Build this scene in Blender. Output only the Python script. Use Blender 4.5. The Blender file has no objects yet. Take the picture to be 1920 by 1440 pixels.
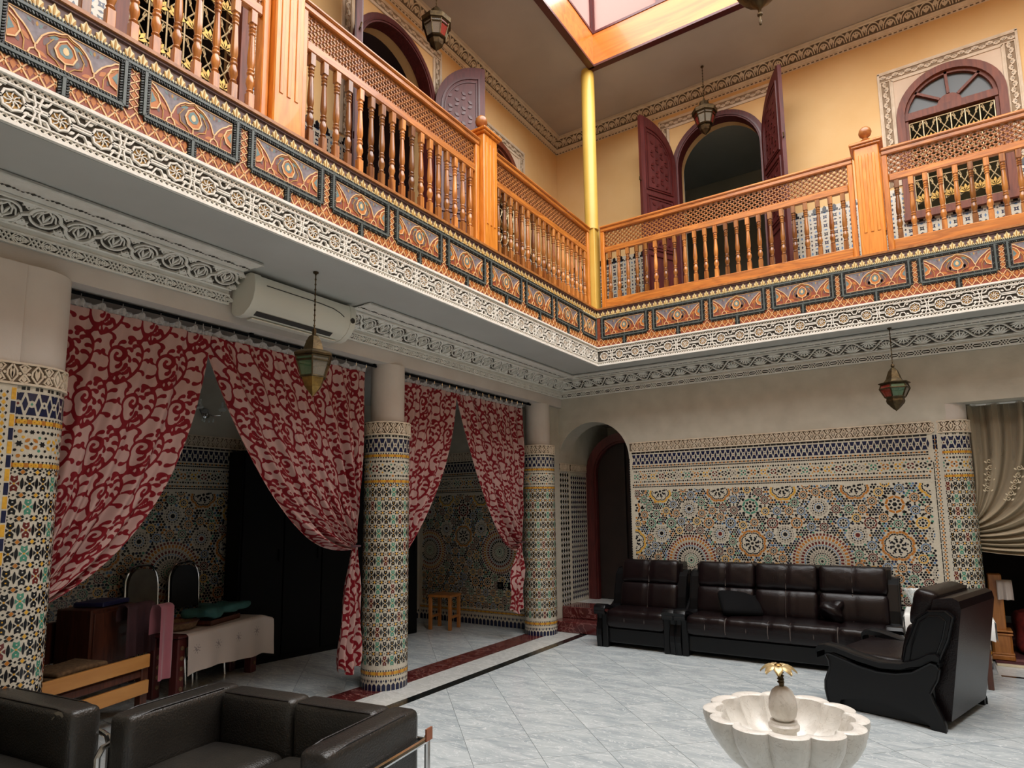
import bpy, math, random
import numpy as np
from mathutils import Matrix, Vector

S = bpy.context.scene
COL = S.collection
PI = math.pi
rnd = random.Random(11)

# ---------------------------------------------------------------- camera, sky, exposure
cd = bpy.data.cameras.new('camera')
cam = bpy.data.objects.new('camera', cd)
COL.objects.link(cam)
cd.sensor_fit = 'HORIZONTAL'
cd.sensor_width = 36.0
cd.lens = 36.0 * 1181.2 / 1920.0
cd.shift_x = -17.0 / 1920.0
cd.shift_y = 89.0 / 1920.0
cd.clip_start = 0.02
RC = ((0.83978, -0.07779, -0.53732), (0.54283, 0.09587, 0.83438), (-0.01338, -0.99235, 0.12273))
RC = np.array(RC)
u_, s_, v_ = np.linalg.svd(RC)
RC = u_ @ v_
mw = Matrix.Identity(4)
for i in range(3):
    mw[i][0] = RC[i, 0]
    mw[i][1] = -RC[i, 1]
    mw[i][2] = -RC[i, 2]
mw[0][3], mw[1][3], mw[2][3] = 0.0, 0.0, 1.5
cam.matrix_world = mw
S.camera = cam

wd = bpy.data.worlds.new('overcast_sky')
S.world = wd
wd.use_nodes = True
bgn = wd.node_tree.nodes['Background']
bgn.inputs[0].default_value = (1.0, 0.992, 0.975, 1)
bgn.inputs[1].default_value = 9.0

pl = bpy.data.lights.new('skylight_portal', 'AREA')
pl.shape = 'RECTANGLE'
pl.size, pl.size_y = 5.9, 6.4
pl.cycles.is_portal = True
plo = bpy.data.objects.new('skylight_portal', pl)
plo.location = (-0.15, 3.36, 8.02)
COL.objects.link(plo)

S.view_settings.view_transform = 'Standard'
S.view_settings.look = 'None'
S.view_settings.gamma = 1.0
S.view_settings.use_curve_mapping = False
S.view_settings.exposure = -0.2
try:
    S.cycles.max_bounces = 9
    S.cycles.diffuse_bounces = 5
    S.cycles.use_denoising = True
    S.cycles.caustics_reflective = False
    S.cycles.caustics_refractive = False
    S.cycles.sample_clamp_indirect = 6.0
except Exception:
    pass


# ---------------------------------------------------------------- materials
def lin(c):
    if isinstance(c, str):
        c = tuple(int(c[i:i + 2], 16) for i in (0, 2, 4))
    out = []
    for x in c:
        x = x / 255.0
        out.append(x / 12.92 if x <= 0.04045 else ((x + 0.055) / 1.055) ** 2.4)
    return (*out, 1.0)


def newmat(name):
    m = bpy.data.materials.new(name)
    m.use_nodes = True
    nt = m.node_tree
    b = nt.nodes['Principled BSDF']
    return m, nt, b


def nd(nt, t, **kw):
    n = nt.nodes.new(t)
    for k, v in kw.items():
        setattr(n, k, v)
    return n


def coords(nt, scale=1.0, rand=False, stretch=None):
    tc = nd(nt, 'ShaderNodeTexCoord')
    mp = nd(nt, 'ShaderNodeMapping')
    nt.links.new(tc.outputs['Object'], mp.inputs[0])
    s = stretch or (1, 1, 1)
    mp.inputs['Scale'].default_value = (scale * s[0], scale * s[1], scale * s[2])
    if rand:
        oi = nd(nt, 'ShaderNodeObjectInfo')
        mu = nd(nt, 'ShaderNodeMath', operation='MULTIPLY')
        mu.inputs[1].default_value = 37.0
        nt.links.new(oi.outputs['Random'], mu.inputs[0])
        nt.links.new(mu.outputs[0], mp.inputs['Location'])
    return mp.outputs[0]


def M(name, c, c2=None, rough=0.5, metal=0.0, vs=6.0, bump=0.0, bs=40.0, coat=0.0, spec=0.5, rand=0.0, detail=4.0, sheen=0.0):
    """plain material with noise colour drift and noise bump"""
    m, nt, b = newmat(name)
    b.inputs['Roughness'].default_value = rough
    b.inputs['Metallic'].default_value = metal
    b.inputs['Coat Weight'].default_value = coat
    b.inputs['Specular IOR Level'].default_value = spec
    if sheen:
        b.inputs['Sheen Weight'].default_value = sheen
    c = lin(c)
    c2 = lin(c2) if c2 else tuple(x * 0.82 for x in c[:3]) + (1,)
    co = coords(nt)
    no = nd(nt, 'ShaderNodeTexNoise')
    no.inputs['Scale'].default_value = vs
    no.inputs['Detail'].default_value = detail
    nt.links.new(co, no.inputs[0])
    rp = nd(nt, 'ShaderNodeMapRange')
    rp.inputs[1].default_value = 0.3
    rp.inputs[2].default_value = 0.7
    nt.links.new(no.outputs[0], rp.inputs[0])
    mx = nd(nt, 'ShaderNodeMix', data_type='RGBA')
    mx.inputs[6].default_value = c
    mx.inputs[7].default_value = c2
    nt.links.new(rp.outputs[0], mx.inputs[0])
    out = mx.outputs[2]
    if rand:
        oi = nd(nt, 'ShaderNodeObjectInfo')
        hs = nd(nt, 'ShaderNodeHueSaturation')
        mr = nd(nt, 'ShaderNodeMapRange')
        mr.inputs[3].default_value = 1.0 - rand
        mr.inputs[4].default_value = 1.0 + rand
        nt.links.new(oi.outputs['Random'], mr.inputs[0])
        nt.links.new(mr.outputs[0], hs.inputs['Value'])
        nt.links.new(out, hs.inputs['Color'])
        out = hs.outputs[0]
    nt.links.new(out, b.inputs['Base Color'])
    if bump:
        n2 = nd(nt, 'ShaderNodeTexNoise')
        n2.inputs['Scale'].default_value = bs
        n2.inputs['Detail'].default_value = 3
        nt.links.new(co, n2.inputs[0])
        bp = nd(nt, 'ShaderNodeBump')
        bp.inputs['Strength'].default_value = bump
        bp.inputs['Distance'].default_value = 0.01
        nt.links.new(n2.outputs[0], bp.inputs['Height'])
        nt.links.new(bp.outputs[0], b.inputs['Normal'])
    return m


def wood(name, c, c2, rough=0.35, scale=14.0, axis='Z', rand=0.0, coat=0.2):
    """grain running along one axis, with tone drift between objects"""
    m, nt, b = newmat(name)
    b.inputs['Roughness'].default_value = rough
    b.inputs['Coat Weight'].default_value = coat
    st = {'X': (0.12, 1, 1), 'Y': (1, 0.12, 1), 'Z': (1, 1, 0.12)}[axis]
    co = coords(nt, scale, True, st)
    no = nd(nt, 'ShaderNodeTexNoise')
    no.inputs['Scale'].default_value = 1.6
    no.inputs['Detail'].default_value = 5
    no.inputs['Distortion'].default_value = 1.6
    nt.links.new(co, no.inputs[0])
    cr = nd(nt, 'ShaderNodeValToRGB')
    cr.color_ramp.elements[0].position = 0.32
    cr.color_ramp.elements[1].position = 0.68
    cr.color_ramp.elements[0].color = lin(c2)
    cr.color_ramp.elements[1].color = lin(c)
    nt.links.new(no.outputs[0], cr.inputs[0])
    out = cr.outputs[0]
    if rand:
        oi = nd(nt, 'ShaderNodeObjectInfo')
        hs = nd(nt, 'ShaderNodeHueSaturation')
        mr = nd(nt, 'ShaderNodeMapRange')
        mr.inputs[3].default_value = 1.0 - rand
        mr.inputs[4].default_value = 1.0 + rand
        nt.links.new(oi.outputs['Random'], mr.inputs[0])
        nt.links.new(mr.outputs[0], hs.inputs['Value'])
        nt.links.new(out, hs.inputs['Color'])
        out = hs.outputs[0]
    nt.links.new(out, b.inputs['Base Color'])
    return m


def marble(name, c, c2, vein, rough=0.18, scale=3.0, width=0.06, rand=True, spec=0.5, stretch=(1, 1.7, 1)):
    m, nt, b = newmat(name)
    b.inputs['Roughness'].default_value = rough
    b.inputs['Specular IOR Level'].default_value = spec
    co = coords(nt, scale, rand, stretch)
    no = nd(nt, 'ShaderNodeTexNoise')
    no.inputs['Scale'].default_value = 1.2
    no.inputs['Detail'].default_value = 7
    no.inputs['Roughness'].default_value = 0.62
    no.inputs['Distortion'].default_value = 0.9
    nt.links.new(co, no.inputs[0])
    cr = nd(nt, 'ShaderNodeValToRGB')
    cr.color_ramp.elements[0].position = 0.3
    cr.color_ramp.elements[1].position = 0.7
    cr.color_ramp.elements[0].color = lin(c2)
    cr.color_ramp.elements[1].color = lin(c)
    nt.links.new(no.outputs[0], cr.inputs[0])
    n2 = nd(nt, 'ShaderNodeTexNoise')
    n2.inputs['Scale'].default_value = 2.1
    n2.inputs['Detail'].default_value = 5
    n2.inputs['Distortion'].default_value = 1.8
    nt.links.new(co, n2.inputs[0])
    sb = nd(nt, 'ShaderNodeMath', operation='SUBTRACT')
    sb.inputs[1].default_value = 0.5
    nt.links.new(n2.outputs[0], sb.inputs[0])
    ab = nd(nt, 'ShaderNodeMath', operation='ABSOLUTE')
    nt.links.new(sb.outputs[0], ab.inputs[0])
    mr = nd(nt, 'ShaderNodeMapRange')
    mr.inputs[1].default_value = 0.0
    mr.inputs[2].default_value = width
    mr.inputs[3].default_value = 0.75
    mr.inputs[4].default_value = 0.0
    nt.links.new(ab.outputs[0], mr.inputs[0])
    mx = nd(nt, 'ShaderNodeMix', data_type='RGBA')
    mx.inputs[7].default_value = lin(vein)
    nt.links.new(mr.outputs[0], mx.inputs[0])
    nt.links.new(cr.outputs[0], mx.inputs[6])
    nt.links.new(mx.outputs[2], b.inputs['Base Color'])
    return m


def glass(name, c, rough=0.05, alpha=0.35):
    """thin pane: part clear, part tinted gloss"""
    m, nt, b = newmat(name)
    b.inputs['Base Color'].default_value = lin(c)
    b.inputs['Roughness'].default_value = rough
    b.inputs['Alpha'].default_value = alpha
    return m


def cloth_print(name, ground, figure, thick=0.0):
    """two-colour woven figure: the 'pat' attribute of the cloth is the figure's signed distance"""
    m, nt, b = newmat(name)
    b.inputs['Roughness'].default_value = 0.7
    b.inputs['Specular IOR Level'].default_value = 0.25
    at = nd(nt, 'ShaderNodeAttribute', attribute_name='pat')
    cr = nd(nt, 'ShaderNodeMapRange')
    cr.inputs[1].default_value = thick - 0.0010
    cr.inputs[2].default_value = thick + 0.0010
    nt.links.new(at.outputs['Fac'], cr.inputs[0])
    mx = nd(nt, 'ShaderNodeMix', data_type='RGBA')
    mx.inputs[6].default_value = lin(figure)
    mx.inputs[7].default_value = lin(ground)
    nt.links.new(cr.outputs[0], mx.inputs[0])
    nt.links.new(mx.outputs[2], b.inputs['Base Color'])
    rr = nd(nt, 'ShaderNodeMapRange')
    rr.inputs[3].default_value = 0.75
    rr.inputs[4].default_value = 0.6
    nt.links.new(cr.outputs[0], rr.inputs[0])
    nt.links.new(rr.outputs[0], b.inputs['Roughness'])
    return m


W = {}
W['plaster'] = M('cream_plaster', 'bdb7a8', 'b0a99a', 0.85, bump=0.15, bs=25)
W['soffit'] = M('grey_white_paint', 'bdbcb6', 'b3b2ac', 0.8, vs=2)
W['beige'] = M('pinkish_plaster', 'c9c0b7', 'bbb1a7', 0.85, vs=2.5, bump=0.1)
W['yellow'] = M('ochre_yellow_wall', 'dfbd88', 'd6af76', 0.85, vs=1.6, bump=0.08)
W['upceil'] = M('upper_ceiling_paint', 'b3a79a', 'a3978a', 0.85, vs=1.2)
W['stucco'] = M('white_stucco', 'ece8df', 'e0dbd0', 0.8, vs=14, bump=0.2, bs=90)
W['stuccog'] = M('stucco_shaded_ground', '4a443c', '3a352e', 0.9, vs=20)  # shade of the carved recesses put into the ground colour
W['stuccob'] = M('beige_stucco', 'd8c9b4', 'c9b79e', 0.85, vs=14, bump=0.2, bs=90)
W['stuccobg'] = M('beige_stucco_ground', '6f5f4d', '5f5142', 0.9, vs=20)  # darker than the ribs: paints in the shade between them
W['palebg'] = M('pale_stucco_ground', '98846c', '85725c', 0.9, vs=20)  # paler mix for the surrounds, recess shade still in the colour
W['pinkpanel'] = M('pinkish_panel_paint', 'd8c4ae', 'cdb79f', 0.85, vs=2)
W['ochre'] = M('ochre_paint', 'c79a4c', 'a97f3a', 0.6)
# mosaic palette
ZC = [('z_white', 'c6bfae', 'b8b09f'), ('z_black', '16171c', '0f1014'), ('z_green', '4f8d77', '3c7762'),
      ('z_yellow', 'd8a73c', 'c08d2c'), ('z_navy', '161d40', '101634'), ('z_red', '6b2420', '541b19'),
      ('z_orange', 'b9772f', '9f6426'), ('z_blue', '5d7fa5', '4a6a8e'), ('z_grey', '9c9488', '8a8277')]
ZM = [M(n, a, b_, 0.22, vs=60, spec=0.5) for n, a, b_ in ZC]
# wood
W['honeyZ'] = wood('honey_wood_upright', 'd98a35', 'b3651f', axis='Z', rand=0.18)
W['honeyX'] = wood('honey_wood_x', 'cf8236', '9c5a24', axis='X', rand=0.1)
W['honeyY'] = wood('honey_wood_y', 'cf8236', '9c5a24', axis='Y', rand=0.1)
W['balus'] = wood('baluster_wood', 'c08040', '743d18', axis='Z', rand=0.5, scale=9, rough=0.27)
W['post'] = wood('post_wood', 'e29238', 'c8741f', axis='Z', rand=0.08)
W['lattice'] = M('lattice_wood', 'b0763f', '8c552c', 0.32, vs=30)
W['curb'] = wood('skylight_wood', 'cf7a2a', 'b05f16', axis='X', scale=5, rough=0.3)
W['maroon'] = wood('maroon_door_wood', '5e2523', '431716', axis='Z', rough=0.5, coat=0.0)
W['maroon2'] = M('maroon_moulding', '561f1d', '431716', 0.35)
W['brown'] = wood('brown_window_wood', '7a3d24', '5a2918', axis='Z', rough=0.55, coat=0.0)
W['walnut'] = wood('walnut_wood', '5e3424', '3f2017', axis='Z', rough=0.4)
W['oakY'] = wood('light_oak_board', 'c8904f', 'b57c3f', axis='Y', rough=0.45, scale=6)
W['pineZ'] = wood('pine_wood', 'b9793a', '9a5f29', axis='Z', rough=0.4)
# fascia paint
W['fpurple'] = M('fascia_purple_paint', '6d5350', '5b4441', 0.5, vs=18)
W['fblue'] = M('fascia_greyblue_paint', '847c82', '6a6067', 0.5, vs=40)
W['frust'] = M('fascia_rust_paint', '9a4a2c', '7e3a24', 0.5, vs=30)
W['forange'] = M('fascia_orange_paint', 'c67a33', 'b0662a', 0.5, vs=30)
W['fgold'] = M('fascia_gold_line', 'efc894', 'd9ac72', 0.45, vs=30)
W['fpale'] = M('fascia_pale_gold', 'efe3b4', 'dccb92', 0.4, vs=40)
W['fgreen'] = M('fascia_green_black', '141917', '0e1211', 0.5)
W['fgrey'] = M('fascia_grey_rib', '59625f', '4b5351', 0.4)
W['fteal'] = M('fascia_teal', '6d8a8c', '54706f', 0.5, vs=50)
# marble and stone
W['floor'] = marble('grey_white_marble', 'c6cccd', '9aa4a8', 'e4e8e8', 0.2, 3.4, 0.02, stretch=(0.55, 2.2, 1))
W['floorb'] = M('floor_joint_grey', '9fa3a4', '8f9496', 0.6)
W['redm'] = marble('dark_red_marble', '5a2624', '45191a', '8f6660', 0.15, 2.5, 0.03)
W['whitem'] = marble('white_marble_strip', 'c9cac6', 'b7b9b7', 'd9dad8', 0.2, 3.0)
W['blackm'] = M('black_marble', '15191a', '0f1213', 0.15)
W['fount'] = marble('cream_marble', 'dedbd4', 'c3beb5', 'ada79d', 0.3, 7.0, 0.012)
# soft and shiny
W['leather'] = M('black_brown_leather', '150c0d', '0e0809', 0.26, vs=4, bump=0.2, bs=120, spec=0.28)
W['seam'] = M('seam_piping_highlight', '5e5652', '4a4340', 0.4)  # seams lightened to paint the highlights along the sewn channels
W['leatherk'] = M('black_lacquer', '0b0b0d', '08080a', 0.3, vs=4, spec=0.3)
W['club'] = M('worn_dark_leather', '2d2a25', '1d1a18', 0.34, vs=3, bump=0.3, bs=120, detail=6)
W['clubk'] = M('dark_leather_side', '1c1716', '151110', 0.4, vs=3, bump=0.25, bs=120)
W['crack'] = M('leather_crack_pale', '8c8272', '6c6457', 0.6)
W['chrome'] = M('chrome_tube', 'd0d0d0', 'c0c0c0', 0.12, 1.0)
W['brass'] = M('aged_brass', '9a7a42', '6f5730', 0.38, 0.9, vs=25, bump=0.2, bs=60)
W['bronze'] = M('dark_bronze', '5a4a30', '3b3020', 0.45, 0.8, vs=30, bump=0.2, bs=60)
W['gold'] = M('gilt_petal', 'cdb98c', 'a08a5c', 0.35, 0.55, vs=20)
W['ac'] = M('ivory_plastic', 'd9d6c8', 'd3d0c2', 0.45, vs=2)
W['acdark'] = M('dark_plastic', '26241f', '1d1b18', 0.5)
W['black'] = M('matt_black', '08080a', '060607', 0.9, spec=0.15)
W['wardrobe'] = M('black_panel', '050506', '040405', 0.6, spec=0.15)
W['white'] = M('white_cloth', 'cfc4bd', 'c0b4ac', 0.9, vs=4, sheen=0.2)
W['whitec'] = M('bright_white_cloth', 'e6e6e2', 'dcdcd8', 0.85)
W['pink'] = M('dusty_pink_cloth', 'a05d68', '87505a', 0.9, vs=4, sheen=0.3)
W['plum'] = M('plum_cloth', '4f3238', '3c262b', 0.9)
W['teal'] = M('teal_fabric', '3d6f6d', '2c5755', 0.8, vs=8)
W['tan'] = M('tan_patterned_cloth', '84694a', '5c4632', 0.9, vs=45)
W['bluec'] = M('blue_folder', '2b2f66', '22264f', 0.5)
W['redc'] = M('red_patterned_cloth', '8c2a24', '5f1b1a', 0.85, vs=30)
W['rug'] = M('dark_red_rug', '5a2a2c', '3f1c20', 0.95, vs=24)
def sheer_cloth():
    m, nt, b = newmat('beige_sheer_fabric')
    b.inputs['Base Color'].default_value = lin('a2937a')
    b.inputs['Roughness'].default_value = 0.8
    at = nd(nt, 'ShaderNodeAttribute', attribute_name='pat')
    nt.links.new(at.outputs['Fac'], b.inputs['Alpha'])
    return m


W['sheer'] = sheer_cloth()
W['emb'] = M('pale_embroidery', 'd6c8ab', 'c6b799', 0.8)
W['header'] = M('grey_heading_tape', 'a9a5a3', '8a8684', 0.9, vs=60)
W['yellowcol'] = M('glossy_yellow_paint', 'dcb95c', 'd0aa4a', 0.35, vs=3)
W['copper'] = M('copper_tab', '9c5a36', '7e4427', 0.5)
W['chair_pale'] = M('worn_grey_seat', '6b665c', '4e4a42', 0.6, vs=7)
W['chair_dark'] = M('dark_blue_seat', '1b2028', '14181e', 0.6)
W['pane'] = glass('pane_grey_glass', '4c4e4e', 0.35, 0.85)
W['gclear'] = glass('clear_glass', 'e8f0f0', 0.03, 0.28)
W['gred'] = glass('red_glass', '8c2f22', 0.1, 0.75)
W['ggreen'] = glass('green_glass', '4a6a4a', 0.1, 0.75)
W['gpale'] = glass('pale_glass', '8f897b', 0.1, 0.6)
W['grille'] = M('cream_gold_iron', 'd9c9a6', 'bfa878', 0.4, 0.2, vs=30)
W['damask'] = cloth_print('red_scroll_damask', 'a78781', '6c0714', 0.0017)
W['medal'] = cloth_print('cloth_with_medallions', 'cfc4bd', '9a8f8d')
# frosted clerestory pane: sky seen through diffusing glass
mF, ntF, bF = newmat('frosted_pane')
trF = nd(ntF, 'ShaderNodeBsdfTranslucent')
trF.inputs[0].default_value = lin('b8a19d')
ntF.links.new(trF.outputs[0], ntF.nodes['Material Output'].inputs[0])
W['frost'] = mF


# ---------------------------------------------------------------- mesh builder
class MB:
    def __init__(self):
        self.v, self.f, self.m = [], [], []

    def add(self, V, F, m=0):
        n = len(self.v)
        self.v.extend([tuple(p) for p in V])
        self.f.extend([tuple(i + n for i in q) for q in F])
        self.m.extend([m] * len(F))
        return self

    def box(self, x0, x1, y0, y1, z0, z1, m=0, b=0.0):
        if b <= 0:
            V = [(x, y, z) for z in (z0, z1) for y in (y0, y1) for x in (x0, x1)]
            return self.add(V, [(0, 2, 3, 1), (4, 5, 7, 6), (0, 1, 5, 4), (2, 6, 7, 3), (0, 4, 6, 2), (1, 3, 7, 5)], m)
        lo, hi = (x0, y0, z0), (x1, y1, z1)
        V, idx = [], {}
        for sx in (0, 1):
            for sy in (0, 1):
                for sz in (0, 1):
                    s = (sx, sy, sz)
                    for a in range(3):
                        p = []
                        for k in range(3):
                            full = hi[k] if s[k] else lo[k]
                            ins = full + (-b if s[k] else b)
                            p.append(full if k == a else ins)
                        idx[(s, a)] = len(V)
                        V.append(tuple(p))
        F = []
        for a in range(3):
            o = [k for k in range(3) if k != a]
            for sa in (0, 1):
                q = []
                for (s1, s2) in ((0, 0), (1, 0), (1, 1), (0, 1)):
                    s = [0, 0, 0]
                    s[a] = sa
                    s[o[0]], s[o[1]] = s1, s2
                    q.append(idx[(tuple(s), a)])
                flip = (sa == 0) ^ (a == 1)
                F.append(tuple(reversed(q)) if flip else tuple(q))
            for (s1, s2) in ((0, 0), (1, 0), (1, 1), (0, 1)):
                q = []
                for sa, w in ((0, o[0]), (1, o[0]), (1, o[1]), (0, o[1])):
                    s = [0, 0, 0]
                    s[a] = sa
                    s[o[0]], s[o[1]] = s1, s2
                    q.append(idx[(tuple(s), w)])
                F.append(tuple(q))
        for sx in (0, 1):
            for sy in (0, 1):
                for sz in (0, 1):
                    F.append(tuple(idx[((sx, sy, sz), a)] for a in range(3)))
        return self.add(V, F, m)

    def rbox(self, c, s, r, n=5, m=0, warp=None):
        """rounded cushion: s full size, r corner radius, n cuts; warp(p)->p in local units"""
        hx, hy, hz = s[0] / 2, s[1] / 2, s[2] / 2
        key, V, F = {}, [], []
        nn = n if isinstance(n, (tuple, list)) else (n, n, n)

        def lev(h, k):
            ts = [-h, -h + r * 0.3, -h + r]
            mid = [(-h + r) + (2 * h - 2 * r) * i / k for i in range(1, k)]
            return ts + mid + [h - r, h - r * 0.3, h]
        L = [lev(hx, nn[0]), lev(hy, nn[1]), lev(hz, nn[2])]

        def vid(i, j, k):
            if (i, j, k) in key:
                return key[(i, j, k)]
            p = np.array([L[0][i], L[1][j], L[2][k]])
            inn = np.clip(p, [-hx + r, -hy + r, -hz + r], [hx - r, hy - r, hz - r])
            d = p - inn
            ln = np.linalg.norm(d)
            if ln > 1e-9:
                # square shell to round shell
                d = d / ln * min(r, np.max(np.abs(d)))
            p = inn + d
            if warp:
                p = np.array(warp(p))
            key[(i, j, k)] = len(V)
            V.append((p[0] + c[0], p[1] + c[1], p[2] + c[2]))
            return key[(i, j, k)]
        A = [len(l) - 1 for l in L]
        for i in range(A[0]):
            for j in range(A[1]):
                F.append((vid(i, j, 0), vid(i, j + 1, 0), vid(i + 1, j + 1, 0), vid(i + 1, j, 0)))
                F.append((vid(i, j, A[2]), vid(i + 1, j, A[2]), vid(i + 1, j + 1, A[2]), vid(i, j + 1, A[2])))
        for i in range(A[0]):
            for k in range(A[2]):
                F.append((vid(i, 0, k), vid(i + 1, 0, k), vid(i + 1, 0, k + 1), vid(i, 0, k + 1)))
                F.append((vid(i, A[1], k), vid(i, A[1], k + 1), vid(i + 1, A[1], k + 1), vid(i + 1, A[1], k)))
        for j in range(A[1]):
            for k in range(A[2]):
                F.append((vid(0, j, k), vid(0, j, k + 1), vid(0, j + 1, k + 1), vid(0, j + 1, k)))
                F.append((vid(A[0], j, k), vid(A[0], j + 1, k), vid(A[0], j + 1, k + 1), vid(A[0], j, k + 1)))
        return self.add(V, F, m)

    def lathe(self, prof, n=16, c=(0, 0, 0), m=0, ph=0.0, rf=None, a0=0.0, a1=2 * PI):
        full = abs(a1 - a0 - 2 * PI) < 1e-6
        k = n if full else n + 1
        V, F = [], []
        for (r, z) in prof:
            for i in range(k):
                a = a0 + (a1 - a0) * i / n + ph
                rr = rf(r, a, z) if rf else r
                V.append((c[0] + rr * math.cos(a), c[1] + rr * math.sin(a), c[2] + z))
        for j in range(len(prof) - 1):
            for i in range(n):
                i2 = (i + 1) % k
                F.append((j * k + i, j * k + i2, (j + 1) * k + i2, (j + 1) * k + i))
        if full:
            if prof[0][0] > 1e-5:
                F.append(tuple(reversed(range(k))))
            if prof[-1][0] > 1e-5:
                F.append(tuple((len(prof) - 1) * k + i for i in range(k)))
        return self.add(V, F, m)

    def tube(self, pts, r, n=6, m=0, closed=False):
        P = [Vector(p) for p in pts]
        N = len(P)
        V, F = [], []
        up = None
        for i in range(N):
            if closed:
                t = P[(i + 1) % N] - P[i - 1]
            else:
                t = P[min(i + 1, N - 1)] - P[max(i - 1, 0)]
            t.normalize()
            if up is None:
                up = Vector((0, 0, 1)) if abs(t.z) < 0.9 else Vector((1, 0, 0))
            up = (up - t * up.dot(t))
            if up.length < 1e-5:
                up = Vector((0, 1, 0)) - t * t.y
            up.normalize()
            b = t.cross(up)
            rr = r[i] if isinstance(r, (list, tuple)) else r
            for k in range(n):
                a = 2 * PI * k / n
                V.append(tuple(P[i] + (up * math.cos(a) + b * math.sin(a)) * rr))
        for i in range(N if closed else N - 1):
            j = (i + 1) % N
            for k in range(n):
                k2 = (k + 1) % n
                F.append((i * n + k, j * n + k, j * n + k2, i * n + k2))
        if not closed:
            F.append(tuple(range(n)))
            F.append(tuple(reversed([(N - 1) * n + k for k in range(n)])))
        return self.add(V, F, m)

    def prism(self, fn, poly, h0, h1, m=0, bottom=True):
        n = len(poly)
        V = [fn(p[0], p[1], h0) for p in poly] + [fn(p[0], p[1], h1) for p in poly]
        F = [tuple(range(n, 2 * n))]
        if bottom:
            F.append(tuple(reversed(range(n))))
        F += [(i, (i + 1) % n, n + (i + 1) % n, n + i) for i in range(n)]
        return self.add(V, F, m)

    def poly(self, fn, pts, h=0.0, m=0):
        return self.add([fn(p[0], p[1], h) for p in pts], [tuple(range(len(pts)))], m)

    def ribbon(self, fn, pts, w, h0, h1, m=0, closed=False):
        N = len(pts)
        V, F = [], []
        for i in range(N):
            a = pts[i - 1] if (i > 0 or closed) else pts[i]
            b = pts[(i + 1) % N] if (i < N - 1 or closed) else pts[i]
            tx, ty = b[0] - a[0], b[1] - a[1]
            l = math.hypot(tx, ty) or 1.0
            nx, ny = -ty / l, tx / l
            ww = (w[i] if isinstance(w, (list, tuple)) else w) / 2
            x, y = pts[i]
            V += [fn(x + nx * ww * 1.15, y + ny * ww * 1.15, h0), fn(x + nx * ww, y + ny * ww, h1),
                  fn(x - nx * ww, y - ny * ww, h1), fn(x - nx * ww * 1.15, y - ny * ww * 1.15, h0)]
        for i in range(N if closed else N - 1):
            j = (i + 1) % N
            for k in range(3):
                F.append((i * 4 + k, i * 4 + k + 1, j * 4 + k + 1, j * 4 + k))
        if not closed:
            F.append((0, 3, 2, 1))
            e = (N - 1) * 4
            F.append((e, e + 1, e + 2, e + 3))
        return self.add(V, F, m)

    def grid(self, fn, us, vs, m=0, h=0.0):
        nu = len(us)
        V = [fn(u, v, h) for v in vs for u in us]
        F = [(j * nu + i, j * nu + i + 1, (j + 1) * nu + i + 1, (j + 1) * nu + i)
             for j in range(len(vs) - 1) for i in range(nu - 1)]
        return self.add(V, F, m)

    def xform(self, mat, start=0):
        for i in range(start, len(self.v)):
            self.v[i] = tuple(mat @ Vector(self.v[i]))
        return self

    def obj(self, name, mats, parent=None, smooth=None, loc=None, rot=None):
        me = bpy.data.meshes.new(name)
        me.from_pydata(self.v, [], self.f)
        if not isinstance(mats, (list, tuple)):
            mats = [mats]
        for x in mats:
            me.materials.append(W[x] if isinstance(x, str) else x)
        if len(mats) > 1:
            me.polygons.foreach_set('material_index', self.m)
        if smooth:
            me.shade_smooth()
            try:
                me.set_sharp_from_angle(angle=math.radians(smooth if smooth > 1 else 40))
            except Exception:
                pass
        me.update()
        o = bpy.data.objects.new(name, me)
        COL.objects.link(o)
        if parent is not None:
            o.parent = parent
        if loc:
            o.location = loc
        if rot is not None:
            o.rotation_euler = rot if isinstance(rot, (tuple, list)) else (0, 0, rot)
        return o


def tag(o, label, cat, group=None, kind=None):
    o['label'] = label
    o['category'] = cat
    if group:
        o['group'] = group
    o['kind'] = kind or 'thing'
    return o


def thing(name, label, cat, loc=(0, 0, 0), rz=0.0, group=None):
    o = bpy.data.objects.new(name, None)
    o.empty_display_size = 0.1
    COL.objects.link(o)
    o.location = loc
    o.rotation_euler = (0, 0, rz)
    return tag(o, label, cat, group)


def struct(o):
    o['kind'] = 'structure'
    return o


def stuff(o):
    o['kind'] = 'stuff'
    return o


def dup(o, parent=None, loc=None, rot=None):
    c = o.copy()
    COL.objects.link(c)
    if parent is not None:
        c.parent = parent
    if loc is not None:
        c.location = loc
    if rot is not None:
        c.rotation_euler = rot
    return c


def dup_tree(o, loc, rz, label, parent=None):
    c = o.copy()
    COL.objects.link(c)
    if parent is None:
        c.location = loc
        c.rotation_euler = (0, 0, rz)
        c['label'] = label
    else:
        c.parent = parent
    for ch in o.children:
        dup_tree(ch, None, None, None, c)
    return c


def arc(cx, cy, r, a0, a1, n=12, ry=None):
    ry = ry or r
    return [(cx + r * math.cos(math.radians(a0 + (a1 - a0) * i / n)),
             cy + ry * math.sin(math.radians(a0 + (a1 - a0) * i / n))) for i in range(n + 1)]


def circ(cx, cy, r, n=10, ph=0.0):
    return [(cx + r * math.cos(2 * PI * i / n + ph), cy + r * math.sin(2 * PI * i / n + ph)) for i in range(n)]


def rect(x0, x1, y0, y1):
    return [(x0, y0), (x1, y0), (x1, y1), (x0, y1)]


def diamond(x, y, a, b):
    return [(x - a, y), (x, y - b), (x + a, y), (x, y + b)]


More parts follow.
